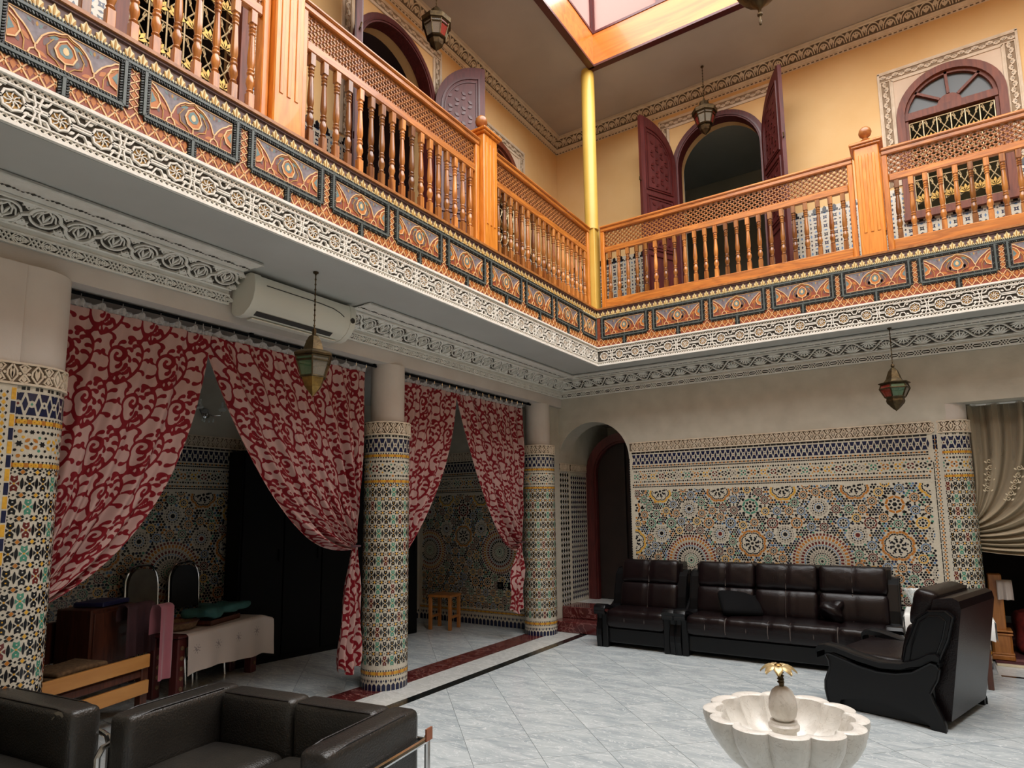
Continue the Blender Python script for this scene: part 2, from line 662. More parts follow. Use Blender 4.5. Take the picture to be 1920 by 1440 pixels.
def star(cx, cy, r, q, n=8, ph=0.0):
    return [(cx + (r if i % 2 == 0 else q) * math.cos(PI * i / n + ph),
             cy + (r if i % 2 == 0 else q) * math.sin(PI * i / n + ph)) for i in range(2 * n)]


def fx(x):
    """map for a surface facing +x: u=y, v=z"""
    return lambda u, v, h: (x + h, u, v)


def fy(y):
    """map for a surface facing -y (towards the camera): u=x, v=z"""
    return lambda u, v, h: (u, y - h, v)


def fcyl(cx, cy, r, a_ref=0.0):
    return lambda u, v, h: (cx + (r + h) * math.cos(a_ref + u / r), cy + (r + h) * math.sin(a_ref + u / r), v)


# ---------------------------------------------------------------- mosaic ornament (each piece is a small polygon)
def rep(u0, u1, pitch):
    n = max(1, int(round((u1 - u0) / pitch)))
    p = (u1 - u0) / n
    return [(u0 + (i + 0.5) * p, p) for i in range(n)]


H1 = 0.0012


def z_lozenge(mb, fn, u0, u1, v0, v1, pitch=0.056, dark=4):
    vm, hv = (v0 + v1) / 2, (v1 - v0) / 2
    for i, (uc, p) in enumerate(rep(u0, u1, pitch)):
        w = p * 0.40
        for s in (-1, 1):
            mb.poly(fn, [(uc - w, vm + s * hv), (uc + w, vm + s * hv), (uc + w * 0.5, vm + s * hv * 0.26), (uc, vm + s * hv * 0.34), (uc - w * 0.5, vm + s * hv * 0.26)][::s], H1, dark)
        mb.poly(fn, diamond(uc, vm, p * 0.11, hv * 0.16), H1, (1, 5, 2, 4)[i % 4])
        e = uc + p / 2
        mb.poly(fn, [(e - p * 0.03, vm - hv * 0.62), (e + p * 0.03, vm - hv * 0.62), (e + p * 0.22, vm), (e + p * 0.03, vm + hv * 0.62), (e - p * 0.03, vm + hv * 0.62), (e - p * 0.22, vm)], H1, dark)


def z_stripe(mb, fn, u0, u1, v0, v1, gold=True, pitch=0.022):
    hv = v1 - v0
    for i, (uc, p) in enumerate(rep(u0, u1, pitch)):
        if gold:
            mb.poly(fn, rect(uc - p * 0.5, uc + p * 0.5, v0 + hv * 0.24, v0 + hv * 0.76), H1, 3 if i % 3 else 6)
            mb.poly(fn, circ(uc, (v0 + v1) / 2, p * 0.16, 5), H1 * 2, 6)
            mb.poly(fn, [(uc + p * 0.2, v1), (uc + p * 0.8, v1), (uc + p * 0.5, v1 - hv * 0.40)][::-1], H1, 1)
            mb.poly(fn, [(uc + p * 0.2, v0), (uc + p * 0.8, v0), (uc + p * 0.5, v0 + hv * 0.40)], H1, 1)
        else:
            mb.poly(fn, rect(uc - p * 0.42, uc + p * 0.42, v0 + hv * 0.1, v0 + hv * 0.38), H1, 1)
            mb.poly(fn, rect(uc - p * 0.42, uc + p * 0.42, v0 + hv * 0.6, v0 + hv * 0.9), H1, 6 if i % 2 else 1)


def z_stars(mb, fn, u0, u1, v0, v1, pitch=0.105):
    vm, hv = (v0 + v1) / 2, (v1 - v0) / 2
    cs = [2, 6, 3, 5, 1, 8]
    for i, (uc, p) in enumerate(rep(u0, u1, pitch)):
        c = cs[i % 6]
        mb.poly(fn, diamond(uc, vm, p * 0.09, p * 0.09), H1, 1)
        for a in range(4):
            t = PI / 4 + a * PI / 2
            x, y = uc + math.cos(t) * p * 0.24, vm + math.sin(t) * p * 0.24
            k = 1 if a in (0, 2) else -1
            d, e = p * 0.15, p * 0.075
            ca, sa = math.cos(PI / 4), math.sin(PI / 4) * (-k)
            pts = [(-d, 0), (-d * 0.4, -e), (d * 0.4, -e), (d, 0), (d * 0.4, e), (-d * 0.4, e)]
            mb.poly(fn, [(x + a_ * ca - b_ * sa, y + a_ * sa + b_ * ca) for a_, b_ in pts], H1, c)
        e = uc + p / 2
        mb.poly(fn, star(e, vm, p * 0.17, p * 0.10, 6), H1, 1)
        for s in (-1, 1):
            mb.poly(fn, star(uc, vm + s * hv * 0.76, p * 0.13, p * 0.08, 6), H1, 1)
            mb.poly(fn, circ(e, vm + s * hv * 0.78, p * 0.10, 6), H1, (6, 1)[i % 2])
            for t in (-1, 1):
                mb.poly(fn, circ(uc + t * p * 0.25, vm + s * hv * 0.78, p * 0.075, 5), H1, 1)
                mb.poly(fn, circ(e + t * p * 0.15, vm + s * hv * 0.42, p * 0.08, 5), H1, (2, 3, 1)[(i + t) % 3])


def z_column_field(mb, fn, u0, u1, v0, v1, pw=0.063, ph=0.12, seed=3):
    rr = random.Random(seed)
    us, vs = rep(u0, u1, pw), rep(v0, v1, ph)
    for j, (vc, q) in enumerate(vs):
        for i, (uc, p) in enumerate(us):
            k = (i + 2 * j) % 5
            c = 2 if (i + j * 2) % 4 == 0 else (5 if (i * 2 + j) % 7 == 0 else 1)
            w, h = p * 0.40, q * 0.40
            for s in (-1, 1):
                t = [(uc - w * 0.16, vc + s * h * 0.10), (uc + w * 0.16, vc + s * h * 0.10), (uc + w * 0.62, vc + s * h * 0.40),
                     (uc + w * 0.52, vc + s * h * 0.88), (uc, vc + s * h * 0.72), (uc - w * 0.52, vc + s * h * 0.88), (uc - w * 0.62, vc + s * h * 0.40)]
                mb.poly(fn, t[::s], H1, c)
                mb.poly(fn, [(uc + s * w * 0.26, vc), (uc + s * w * 0.85, vc - h * 0.26), (uc + s * w * 0.85, vc + h * 0.26)], H1, c)
                mb.poly(fn, circ(uc, vc + s * h * 0.50, p * 0.075, 4, PI / 4), H1 * 2, 3 if c == 1 and (i + j) % 2 else 0)
            mb.poly(fn, diamond(uc, vc, p * 0.09, p * 0.09), H1, 3)
            e = uc + p / 2
            mb.poly(fn, [(e - p * 0.03, vc - h * 0.62), (e + p * 0.03, vc - h * 0.62), (e + p * 0.11, vc - h * 0.2), (e + p * 0.11, vc + h * 0.2), (e + p * 0.03, vc + h * 0.62), (e - p * 0.03, vc + h * 0.62), (e - p * 0.12, vc + h * 0.2), (e - p * 0.12, vc - h * 0.2)], H1, 1)
            t = vc + q / 2
            mb.poly(fn, diamond(e, t, p * 0.17, p * 0.19), H1, (3, 6, 3)[i % 3])
            for a in range(4):
                sx, sy = (1, 1, -1, -1)[a], (1, -1, -1, 1)[a]
                mb.poly(fn, [(e + sx * p * 0.20, t + sy * q * 0.015), (e + sx * p * 0.33, t + sy * q * 0.05), (e + sx * p * 0.22, t + sy * q * 0.14), (e + sx * p * 0.03, t + sy * q * 0.11)], H1, 1)
            mb.poly(fn, circ(uc, t, p * 0.10, 4), H1, 1)


def z_base(mb, fn, u0, u1, v0, v1, pitch=0.04):
    hv = v1 - v0
    for i, (uc, p) in enumerate(rep(u0, u1, pitch)):
        mb.poly(fn, [(uc - p * 0.4, v0), (uc + p * 0.4, v0), (uc + p * 0.4, v0 + hv * 0.45), (uc, v0 + hv * 0.62), (uc - p * 0.4, v0 + hv * 0.45)], H1, 4)
        mb.poly(fn, diamond(uc + p / 2, v0 + hv * 0.80, p * 0.22, hv * 0.18), H1, 4)
        mb.poly(fn, diamond(uc, v0 + hv * 0.84, p * 0.10, hv * 0.10), H1, 1)


def rosette(mb, fn, cx, cy, R, kind, clip, seed=0):
    """concentric zellij rosette; kind picks its ring scheme; clip = (u0,u1,v0,v1)"""
    u0, u1, v0, v1 = clip

    def put(pts, m, h=H1):
        if all(u0 <= a <= u1 and v0 <= b <= v1 for a, b in pts):
            mb.poly(fn, pts, h, m)

    def wedge(r0, r1, a, da, m, k=0.8):
        put([(cx + r0 * math.cos(a - da * k), cy + r0 * math.sin(a - da * k)), (cx + r1 * math.cos(a - da * k), cy + r1 * math.sin(a - da * k)),
             (cx + r1 * math.cos(a + da * k), cy + r1 * math.sin(a + da * k)), (cx + r0 * math.cos(a + da * k), cy + r0 * math.sin(a + da * k))], m)
    if kind == 'big':
        put(circ(cx, cy, R * 0.05, 6), 1)
        rings = [(0.08, 0.14, 12, 2), (0.16, 0.24, 16, 0), (0.19, 0.23, 16, 2), (0.26, 0.30, 24, 1), (0.32, 0.40, 24, 8), (0.42, 0.52, 28, 1), (0.54, 0.58, 44, 7), (0.60, 0.70, 36, 5), (0.72, 0.76, 52, 8), (0.78, 0.88, 44, 6), (0.90, 0.98, 52, 5)]
        for q, (a, b, n, m) in enumerate(rings):
            for i in range(n):
                wedge(R * a, R * b, 2 * PI * (i + 0.5 * (q % 2)) / n, PI / n, m, 0.62)
    elif kind == 'petal':
        put(star(cx, cy, R * 0.13, R * 0.08, 8), 1)
        for i in range(8):
            t = 2 * PI * i / 8
            for rr_, s_, m in ((0.27, 0.085, 1), (0.40, 0.09, 1), (0.56, 0.06, 1)):
                put(circ(cx + R * rr_ * math.cos(t + 0.2), cy + R * rr_ * math.sin(t + 0.2), R * s_, 5), m)
            put(circ(cx + R * 0.46 * math.cos(t + PI / 8), cy + R * 0.46 * math.sin(t + PI / 8), R * 0.06, 5), 4)
        for i in range(32):
            t = 2 * PI * i / 32
            lob = 1 + 0.11 * abs(math.sin(t * 4))
            wedge(R * 0.66 * lob, R * 0.73 * lob, t, PI / 32, 1, 0.9)
            wedge(R * 0.76 * lob, R * 0.90 * lob, t, PI / 32, 6 if seed % 2 else 3, 0.92)
    elif kind == 'eye':
        put(circ(cx, cy, R * 0.22, 10), 5 if seed % 2 else 1)
        for a, b, n, m in ((0.34, 0.46, 12, 7), (0.54, 0.66, 14, 1), (0.74, 0.88, 18, 8)):
            for i in range(n):
                wedge(R * a, R * b, 2 * PI * (i + 0.3) / n, PI / n, m, 0.6)
    else:
        c = (6, 2, 3, 5, 7, 6)[seed % 6]
        put(circ(cx, cy, R * 0.20, 6), 1)
        for i in range(8):
            t = 2 * PI * i / 8
            put(circ(cx + R * 0.42 * math.cos(t), cy + R * 0.42 * math.sin(t), R * 0.135, 5), 1)
            wedge(R * 0.60, R * 0.80, t + PI / 8, PI / 8, c, 0.86)
            put(circ(cx + R * 0.95 * math.cos(t), cy + R * 0.95 * math.sin(t), R * 0.16, 5), 1)


def z_wall_field(mb, fn, u0, u1, v0, v1, bigs, pitch=0.0265, seed=5, full=True):
    rr = random.Random(seed)
    clip = (u0, u1, v0, v1)
    cs = [(a, b, 0.29, 'big') for a, b in bigs]
    per = abs(bigs[1][0] - bigs[0][0]) / 2 if len(bigs) > 1 else 0.66
    x0 = bigs[0][0]
    n0, n1 = int((u0 - x0) / per) - 2, int((u1 - x0) / per) + 2
    top = v1

    def tryadd(x, y, r, k):
        if x < u0 - r * 0.6 or x > u1 + r * 0.6 or y < v0 or y > v1 + r * 0.3:
            return
        for (a, b, q, _) in cs:
            if (a - x) ** 2 + (b - y) ** 2 < (q + r * 0.92) ** 2:
                return
        cs.append((x, y, r, k))
    for i in range(n0, n1 + 1):
        x = x0 + i * per
        y0 = bigs[0][1]
        if i % 2:
            tryadd(x, y0 + 0.20, 0.15, 'petal')
            tryadd(x, y0 - 0.30, 0.15, 'petal')
        tryadd(x + per / 2, top - 0.03, 0.14, 'petal')
        tryadd(x, top - 0.24, 0.10, 'eye') if i % 2 == 0 else tryadd(x, top - 0.22, 0.11, 'small')
        tryadd(x + per / 2, y0 + 0.30, 0.10, 'eye')
        tryadd(x - per / 2, y0 + 0.30, 0.10, 'eye')
        tryadd(x + per / 2, y0 - 0.06, 0.09, 'eye')
        tryadd(x + per / 2, y0 + 0.07, 0.065, 'small')
        for dx, dy in ((0.22, 0.42), (-0.22, 0.42), (0.2, -0.4), (-0.2, -0.4), (0.5, -0.25)):
            tryadd(x + dx, y0 + dy, 0.075, 'small')
    # fill what is left with small rosettes
    ux = u0 + 0.04
    j = 0
    while ux < u1:
        vy = v0 + 0.04 + (j % 2) * 0.045
        while vy < v1:
            tryadd(ux, vy, 0.055, 'small')
            vy += 0.03
        ux += 0.03
        j += 1
    for i, (x, y, r, k) in enumerate(cs):
        rosette(mb, fn, x, y, r, k, clip, i)
    arr = np.array([(a, b, r) for a, b, r, _ in cs])
    cols = [1, 1, 1, 1, 1, 1, 2, 4, 7, 6]
    j = 0
    vy = v0 + pitch / 2
    while vy < v1 - pitch * 0.3:
        ux = u0 + pitch * (0.5 + 0.5 * (j % 2))
        while ux < u1 - pitch * 0.3:
            d = np.hypot(arr[:, 0] - ux, arr[:, 1] - vy) - arr[:, 2]
            if d.min() > 0.004:
                mb.poly(fn, circ(ux, vy, pitch * 0.455, 6, rr.random() * 6), H1, rr.choice(cols))
            ux += pitch
        vy += pitch * 0.86
        j += 1


def z_check(mb, fn, u0, u1, v0, v1, pw=0.06, ph=0.06, c1=1, c2=7):
    """checker of upright lozenges on white, as on the passage wall"""
    for j, (vc, q) in enumerate(rep(v0, v1, ph)):
        for i, (uc, p) in enumerate(rep(u0, u1, pw)):
            mb.poly(fn, diamond(uc, vc, p * 0.40, q * 0.48), H1, c1)
            if i:
                mb.poly(fn, diamond(uc - p / 2, vc + q / 2, p * 0.14, q * 0.2), H1, c2)


def z_upper_dado(mb, fn, u0, u1, v0, v1):
    """white dado with navy and black stars, stepped at the top"""
    P = 0.105
    for j, (vc, q) in enumerate(rep(v0, v1 - 0.1, P)):
        for i, (uc, p) in enumerate(rep(u0, u1, P)):
            c = 4 if (i + j) % 3 else 1
            mb.poly(fn, star(uc, vc, p * 0.30, p * 0.15, 4, PI / 4), H1, c)
            mb.poly(fn, circ(uc, vc, p * 0.07, 4), H1 * 2, 0)
            for a, b in ((0.5, 0.0), (0.0, 0.5)):
                mb.poly(fn, diamond(uc + a * p, vc + b * q, p * (0.10 if a else 0.2), q * (0.2 if a else 0.10)), H1, (4, 7)[j % 2])
            mb.poly(fn, diamond(uc + p / 2, vc + q / 2, p * 0.11, q * 0.11), H1, 1)
    for uc, p in rep(u0, u1, P):
        t = v1 - 0.1
        mb.poly(fn, [(uc - p * 0.36, t), (uc + p * 0.36, t), (uc + p * 0.36, t + 0.03), (uc + p * 0.2, t + 0.03), (uc + p * 0.2, t + 0.06), (uc, t + 0.085), (uc - p * 0.2, t + 0.06), (uc - p * 0.2, t + 0.03), (uc - p * 0.36, t + 0.03)], H1, 1)


# ---------------------------------------------------------------- carved plaster ornament (raised ribs over a sunk ground)
def leaf(cx, cy, l, w, a, n=5):
    ca, sa = math.cos(a), math.sin(a)
    pts = [(l * t, w * math.sin(PI * t) * 0.5) for t in [i / n for i in range(n + 1)]]
    pts += [(x, -y) for x, y in reversed(pts[1:-1])]
    return [(cx + x * ca - y * sa, cy + x * sa + y * ca) for x, y in pts]


def dots_band(mb, fn, u0, u1, v0, v1, pitch, hg, h, m=0):
    for uc, p in rep(u0, u1, pitch):
        mb.ribbon(fn, [(uc - p * 0.5, v0), (uc + p * 0.5, v1)], p * 0.20, hg, h, m)
        mb.ribbon(fn, [(uc - p * 0.5, v1), (uc + p * 0.5, v0)], p * 0.20, hg, h * 0.9, m)


def c_frieze(mb, fn, u0, u1, v0, v1, pitch=0.175):
    """white strapwork frieze: rosettes and knots between two chequer bands. mats: 0 white 1 ground 2 ochre"""
    hv = v1 - v0
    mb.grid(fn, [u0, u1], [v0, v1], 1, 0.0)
    f = lambda t: v0 + hv * t
    for a, b, h in ((0.0, 0.075, 0.022), (0.185, 0.215, 0.016), (0.785, 0.815, 0.016), (0.93, 1.0, 0.026)):
        mb.prism(fn, rect(u0, u1, f(a), f(b)), 0, h, 0, False)
    dots_band(mb, fn, u0, u1, f(0.07), f(0.19), 0.027, 0, 0.012)
    dots_band(mb, fn, u0, u1, f(0.81), f(0.935), 0.027, 0, 0.012)
    vm = f(0.5)
    R = hv * 0.15
    G, T = 0.0, 0.014
    cells = rep(u0, u1, pitch)
    for i, (uc, p) in enumerate(cells):
        # lobed ring and rosette
        ring = [(uc + R * 1.28 * (1 + 0.08 * math.cos(8 * a)) * math.cos(a), vm + R * 1.28 * (1 + 0.08 * math.cos(8 * a)) * math.sin(a)) for a in [2 * PI * k / 24 for k in range(24)]]
        mb.ribbon(fn, ring, 0.0085, G, T, 0, True)
        mb.prism(fn, circ(uc, vm, R, 12), 0, 0.003, 2, False)
        for k in range(8):
            a = 2 * PI * k / 8
            mb.ribbon(fn, [(uc + R * 0.15 * math.cos(a), vm + R * 0.15 * math.sin(a)), (uc + R * 0.6 * math.cos(a + 0.25), vm + R * 0.6 * math.sin(a + 0.25)), (uc + R * math.cos(a), vm + R * math.sin(a))], 0.004, 0, 0.010, 0)
            mb.prism(fn, circ(uc + R * 0.62 * math.cos(a), vm + R * 0.62 * math.sin(a), R * 0.13, 5), 0, 0.006, 1, False)
        e = uc + p / 2
        g = p / 2 - R * 1.28
        for s in (-1, 1):
            mb.ribbon(fn, [(uc + R * 1.2, vm + s * 0.006), (e - 0.012, vm + s * 0.006), (e + 0.012, vm + s * 0.006), (uc + p - R * 1.2, vm + s * 0.006)], 0.007, G, T, 0)
        if i % 2 == 0:
            for d in (-0.016, 0.016):
                mb.ribbon(fn, [(e + d, f(0.24)), (e + d * 0.4, vm - hv * 0.08), (e + d, vm), (e + d * 0.4, vm + hv * 0.08), (e + d, f(0.77))], 0.0075, G, T + 0.002, 0)
            for s in (-1, 1):
                mb.ribbon(fn, [(e - 0.036, vm + s * hv * 0.16), (e + 0.036, vm + s * hv * 0.16)], 0.0075, G, T, 0)
                mb.ribbon(fn, [(e - 0.036, vm + s * hv * 0.16), (e - 0.05, vm + s * hv * 0.27), (uc + R, f(0.5 + s * 0.27))], 0.007, G, T, 0)
                mb.ribbon(fn, [(e + 0.036, vm + s * hv * 0.16), (e + 0.05, vm + s * hv * 0.27), (uc + p - R, f(0.5 + s * 0.27))], 0.007, G, T, 0)
        else:
            for s in (-1, 1):
                mb.ribbon(fn, [(uc + R * 0.8, f(0.5 + s * 0.27)), (e - 0.03, f(0.5 + s * 0.27)), (e - 0.012, vm + s * hv * 0.12), (e + 0.012, vm + s * hv * 0.12), (e + 0.03, f(0.5 + s * 0.27)), (uc + p - R * 0.8, f(0.5 + s * 0.27))], 0.007, G, T, 0)
        for s in (-1, 1):
            for t in (-1, 1):
                x, y = e + t * p * 0.21, vm + s * hv * 0.17
                mb.prism(fn, leaf(x - 0.012, y, 0.026, 0.014, 0.5 * s * t), 0, 0.009, 0, False)
                mb.prism(fn, leaf(x - 0.02 * t, y + s * 0.012, 0.02, 0.010, 1.3 * s), 0, 0.008, 0, False)


def c_medallions(mb, fn, u0, u1, v0, v1, pitch=0.175):
    """scrolling ring pattern of the left cornice, a leaf in every ring"""
    hv = v1 - v0
    mb.grid(fn, [u0, u1], [v0, v0 + hv * 0.33, v0 + hv * 0.66, v1], 1, 0.0)
    T = 0.018
    cells = rep(u0, u1, pitch)
    for i, (uc, p) in enumerate(cells):
        up = 1 if i % 2 == 0 else -1
        vm = v0 + hv * (0.5 + 0.06 * up)
        rx, ry = p * 0.40, hv * 0.38
        mb.ribbon(fn, [(uc + rx * math.cos(a), vm + ry * math.sin(a)) for a in [up * PI * (k / 12) for k in range(13)]], 0.016, 0, T, 0)
        mb.ribbon(fn, [(uc + rx * math.cos(a), vm + ry * math.sin(a)) for a in [-up * PI * (0.08 + 0.84 * k / 10) for k in range(11)]], 0.010, 0, T * 0.8, 0)
        e = uc + p / 2
        mb.ribbon(fn, [(uc + rx, vm), (e, v0 + hv * (0.5)), (uc + p - rx, v0 + hv * (0.5 - 0.06 * up))], 0.016, 0, T, 0)
        # leaf inside
        for s in (-1, 1):
            mb.ribbon(fn, [(uc - s * rx * 0.1, vm - ry * 0.8), (uc + s * rx * 0.45, vm - ry * 0.2), (uc + s * rx * 0.4, vm + ry * 0.35), (uc, vm + ry * 0.82)], 0.008, 0, T * 0.8, 0)
            mb.ribbon(fn, [(uc + s * rx * 0.75, vm - ry * 0.25), (uc + s * rx * 0.62, vm + ry * 0.3), (uc + s * rx * 0.3, vm + ry * 0.62)], 0.007, 0, T * 0.7, 0)
            mb.prism(fn, leaf(uc, vm - ry * 0.55, ry * 1.0, 0.012, PI / 2 - s * 0.28), 0, T * 0.7, 0, False)
        # fill between rings
        for s in (-1, 1):
            for k in range(4):
                a = math.radians(90 * s) + (k - 1.5) * 0.5
                mb.prism(fn, leaf(e, v0 + hv * (0.5 + 0.48 * s), -hv * 0.26, 0.014, a), 0, T * 0.7, 0, False)
            mb.ribbon(fn, [(e - p * 0.2, v0 + hv * (0.5 + 0.46 * s)), (e, v0 + hv * (0.5 + 0.22 * s)), (e + p * 0.2, v0 + hv * (0.5 + 0.46 * s))], 0.007, 0, T * 0.75, 0)
    for a, b in ((v0 - 0.004, v0 + 0.008), (v1 - 0.008, v1 + 0.004)):
        mb.prism(fn, rect(u0, u1, a, b), 0, T, 0, False)


def c_waves(mb, fn, u0, u1, v0, v1, pitch=0.30):
    """undulating ribbon over dense foliage, as on the back cornice"""
    hv = v1 - v0
    mb.grid(fn, [u0, u1], [v0, v0 + hv * 0.33, v0 + hv * 0.66, v1], 1, 0.0)
    T = 0.016
    for i, (uc, p) in enumerate(rep(u0, u1, pitch)):
        mb.ribbon(fn, [(uc - p / 2 + p * k / 16, v0 + hv * (0.5 + 0.4 * math.cos(2 * PI * k / 16 + PI))) for k in range(17)], 0.011, 0, T, 0)
        for s, c in ((1, uc), (-1, uc + p / 2)):
            base = v0 + hv * (0.5 - 0.34 * s)
            for k in range(7):
                a = s * PI / 2 + (k - 3) * 0.42
                mb.prism(fn, leaf(c, base, hv * (0.62 - 0.05 * abs(k - 3)), 0.013, a), 0, T * 0.7, 0, False)
            mb.ribbon(fn, arc(c, base + s * hv * 0.25, p * 0.14, 0, 360, 12, hv * 0.22), 0.006, 0, T * 0.8, 0)
            mb.ribbon(fn, arc(c, base + s * hv * 0.25, p * 0.22, 200, 340, 8, hv * 0.3 * s), 0.006, 0, T * 0.8, 0)
            for t in (-1, 1):
                mb.prism(fn, leaf(c + t * p * 0.16, v0 + hv * (0.5 + 0.44 * s), p * 0.1, 0.012, 0.6 * t), 0, T * 0.7, 0, False)
    for a, b in ((v0 - 0.004, v0 + 0.006), (v1 - 0.006, v1 + 0.004)):
        mb.prism(fn, rect(u0, u1, a, b), 0, T, 0, False)


def c_leafband(mb, fn, u0, u1, v0, v1, pitch=0.135, leafy=True):
    """narrow band of leaves between crossed lattices"""
    hv = v1 - v0
    mb.grid(fn, [u0, u1], [v0, v1], 1, 0.0)
    T = 0.013
    vm = (v0 + v1) / 2
    for uc, p in rep(u0, u1, pitch):
        for d in (-0.16, 0.0, 0.16):
            for s in (-1, 1):
                mb.ribbon(fn, [(uc + p * (d - 0.14), vm - s * hv * 0.5), (uc + p * (d + 0.14), vm + s * hv * 0.5)], 0.006, 0, T, 0)
        e = uc + p / 2
        if leafy:
            for s in (-1, 1):
                mb.ribbon(fn, [(e - p * 0.3, vm), (e - p * 0.1, vm + s * hv * 0.42), (e + p * 0.25, vm)], 0.006, 0, T, 0)
                for k in range(4):
                    mb.prism(fn, leaf(e - p * 0.18 + k * p * 0.09, vm, p * 0.13, 0.008, s * 0.8), 0, T * 0.8, 0, False)
            mb.ribbon(fn, [(e - p * 0.28, vm), (e + p * 0.25, vm)], 0.005, 0, T, 0)
        else:
            for s in (-1, 1):
                mb.ribbon(fn, [(e - p * 0.34, vm), (e - p * 0.18, vm + s * hv * 0.36), (e + p * 0.18, vm + s * hv * 0.36), (e + p * 0.34, vm)], 0.008, 0, T, 0)
            mb.ribbon(fn, [(e - p * 0.2, vm), (e + p * 0.2, vm)], 0.008, 0, T, 0)
    for a, b in ((v0 - 0.006, v0 + 0.006), (v1 - 0.006, v1 + 0.006)):
        mb.prism(fn, rect(u0, u1, a, b), 0, T, 0, False)


def c_dado(mb, fn, u0, u1, v0, v1, pitch=0.10):
    """beige carved strip above the mosaics: pointed ovals between crossed leaves"""
    hv = v1 - v0
    us = [u0 + (u1 - u0) * i / max(1, int(round((u1 - u0) / 0.06))) for i in range(max(1, int(round((u1 - u0) / 0.06))) + 1)]
    mb.grid(fn, us, [v0, v1], 1, 0.0)
    T = 0.009
    vm = (v0 + v1) / 2
    for uc, p in rep(u0, u1, pitch):
        for s in (-1, 1):
            mb.ribbon(fn, [(uc, vm - hv * 0.40), (uc + s * p * 0.22, vm - hv * 0.1), (uc + s * p * 0.2, vm + hv * 0.12), (uc, vm + hv * 0.40)], 0.008, 0, T, 0)
            mb.prism(fn, leaf(uc, vm - hv * 0.25, hv * 0.5, 0.014, PI / 2 - s * 0.12), 0, T * 0.8, 0, False)
            e = uc + p / 2
            mb.ribbon(fn, [(e, vm + s * hv * 0.02), (e - p * 0.2, vm + s * hv * 0.3), (e, vm + s * hv * 0.42), (e + p * 0.2, vm + s * hv * 0.3), (e, vm + s * hv * 0.02)], 0.008, 0, T, 0)
            mb.prism(fn, leaf(e, vm + s * hv * 0.12, hv * 0.24, 0.016, s * PI / 2), 0, T * 0.8, 0, False)
            mb.prism(fn, leaf(e + s * p * 0.1, vm, p * 0.16, 0.016, 0 if s > 0 else PI), 0, T * 0.8, 0, False)
    for k in range(len(us) - 1):
        for a, b in ((v0, v0 + hv * 0.1), (v1 - hv * 0.09, v1)):
            mb.prism(fn, rect(us[k], us[k + 1], a, b), 0, T * 1.3, 0, False)


def c_rope(mb, fn, u0, u1, v0, v1, pitch=0.12):
    """running palmette frame used round the upper openings and under the upper ceiling"""
    hv = v1 - v0
    mb.grid(fn, [u0, u1], [v0, v1], 1, 0.0)
    T = 0.010
    vm = (v0 + v1) / 2
    for i, (uc, p) in enumerate(rep(u0, u1, pitch)):
        mb.ribbon(fn, [(uc - p / 2 + p * k / 8, vm + hv * 0.26 * math.sin(2 * PI * k / 8)) for k in range(9)], 0.009, 0, T, 0)
        for s in (-1, 1):
            for d in (-0.7, 0.0, 0.7):
                mb.prism(fn, leaf(uc + s * p * 0.25, vm + s * hv * 0.12, hv * 0.46, 0.020, s * -PI / 2 + d), 0, T * 0.8, 0, False)
    for a, b in ((v0, v0 + hv * 0.1), (v1 - hv * 0.1, v1)):
        mb.prism(fn, rect(u0, u1, a, b), 0, T, 0, False)


def c_arches(mb, fn, u0, u1, v0, v1, pitch=0.17):
    """row of lobed arches of the upper cornice"""
    hv = v1 - v0
    mb.grid(fn, [u0, u1], [v0, v1], 1, 0.0)
    T = 0.012
    for uc, p in rep(u0, u1, pitch):
        for k in (0.42, 0.28):
            mb.ribbon(fn, arc(uc, v0 + hv * 0.22, p * k, 0, 180, 8, hv * k * 1.6), 0.010, 0, T, 0)
        for t in (-1, 0, 1):
            mb.prism(fn, leaf(uc, v0 + hv * 0.25, hv * 0.42, 0.02, PI / 2 - t * 0.5), 0, T * 0.7, 0, False)
        for t in (-1, 0, 1):
            mb.prism(fn, leaf(uc + p / 2, v0 + hv * 0.88, -hv * 0.5, 0.02, PI / 2 - t * 0.4), 0, T * 0.7, 0, False)
    for a, b in ((v0, v0 + hv * 0.12), (v1 - hv * 0.1, v1)):
        mb.prism(fn, rect(u0, u1, a, b), 0, T, 0, False)


def profile_map(pts, along, base, sgn=1):
    """surface swept along a wall: v is the distance along the profile (out, z); h offsets along its normal.
    along='y': out is +x from base; along='x': out is -y from base"""
    P = [np.array(p, float) for p in pts]
    L = [0.0]
    for a, b in zip(P[:-1], P[1:]):
        L.append(L[-1] + float(np.linalg.norm(b - a)))

    def fn(u, v, h):
        k = 0
        while k < len(L) - 2 and v > L[k + 1]:
            k += 1
        t = (v - L[k]) / (L[k + 1] - L[k])
        p = P[k] + (P[k + 1] - P[k]) * t
        d = (P[k + 1] - P[k]) / (L[k + 1] - L[k])
        n = np.array([d[1], -d[0]])
        p = p + n * h
        if along == 'y':
            return (base + p[0], u, p[1])
        return (u, base - p[0], p[1])
    fn.L = L
    return fn


# ---------------------------------------------------------------- the shell of the house
XF, YF = -3.16, 6.575          # gallery edges round the court
XW, YB = -4.0, 7.2             # lower beam face (left) and back wall face
XU, YU = -4.30, 7.75           # upper walls
ZS, ZG, ZC_ = 3.15, 3.83, 6.95  # soffit, gallery floor, upper ceiling


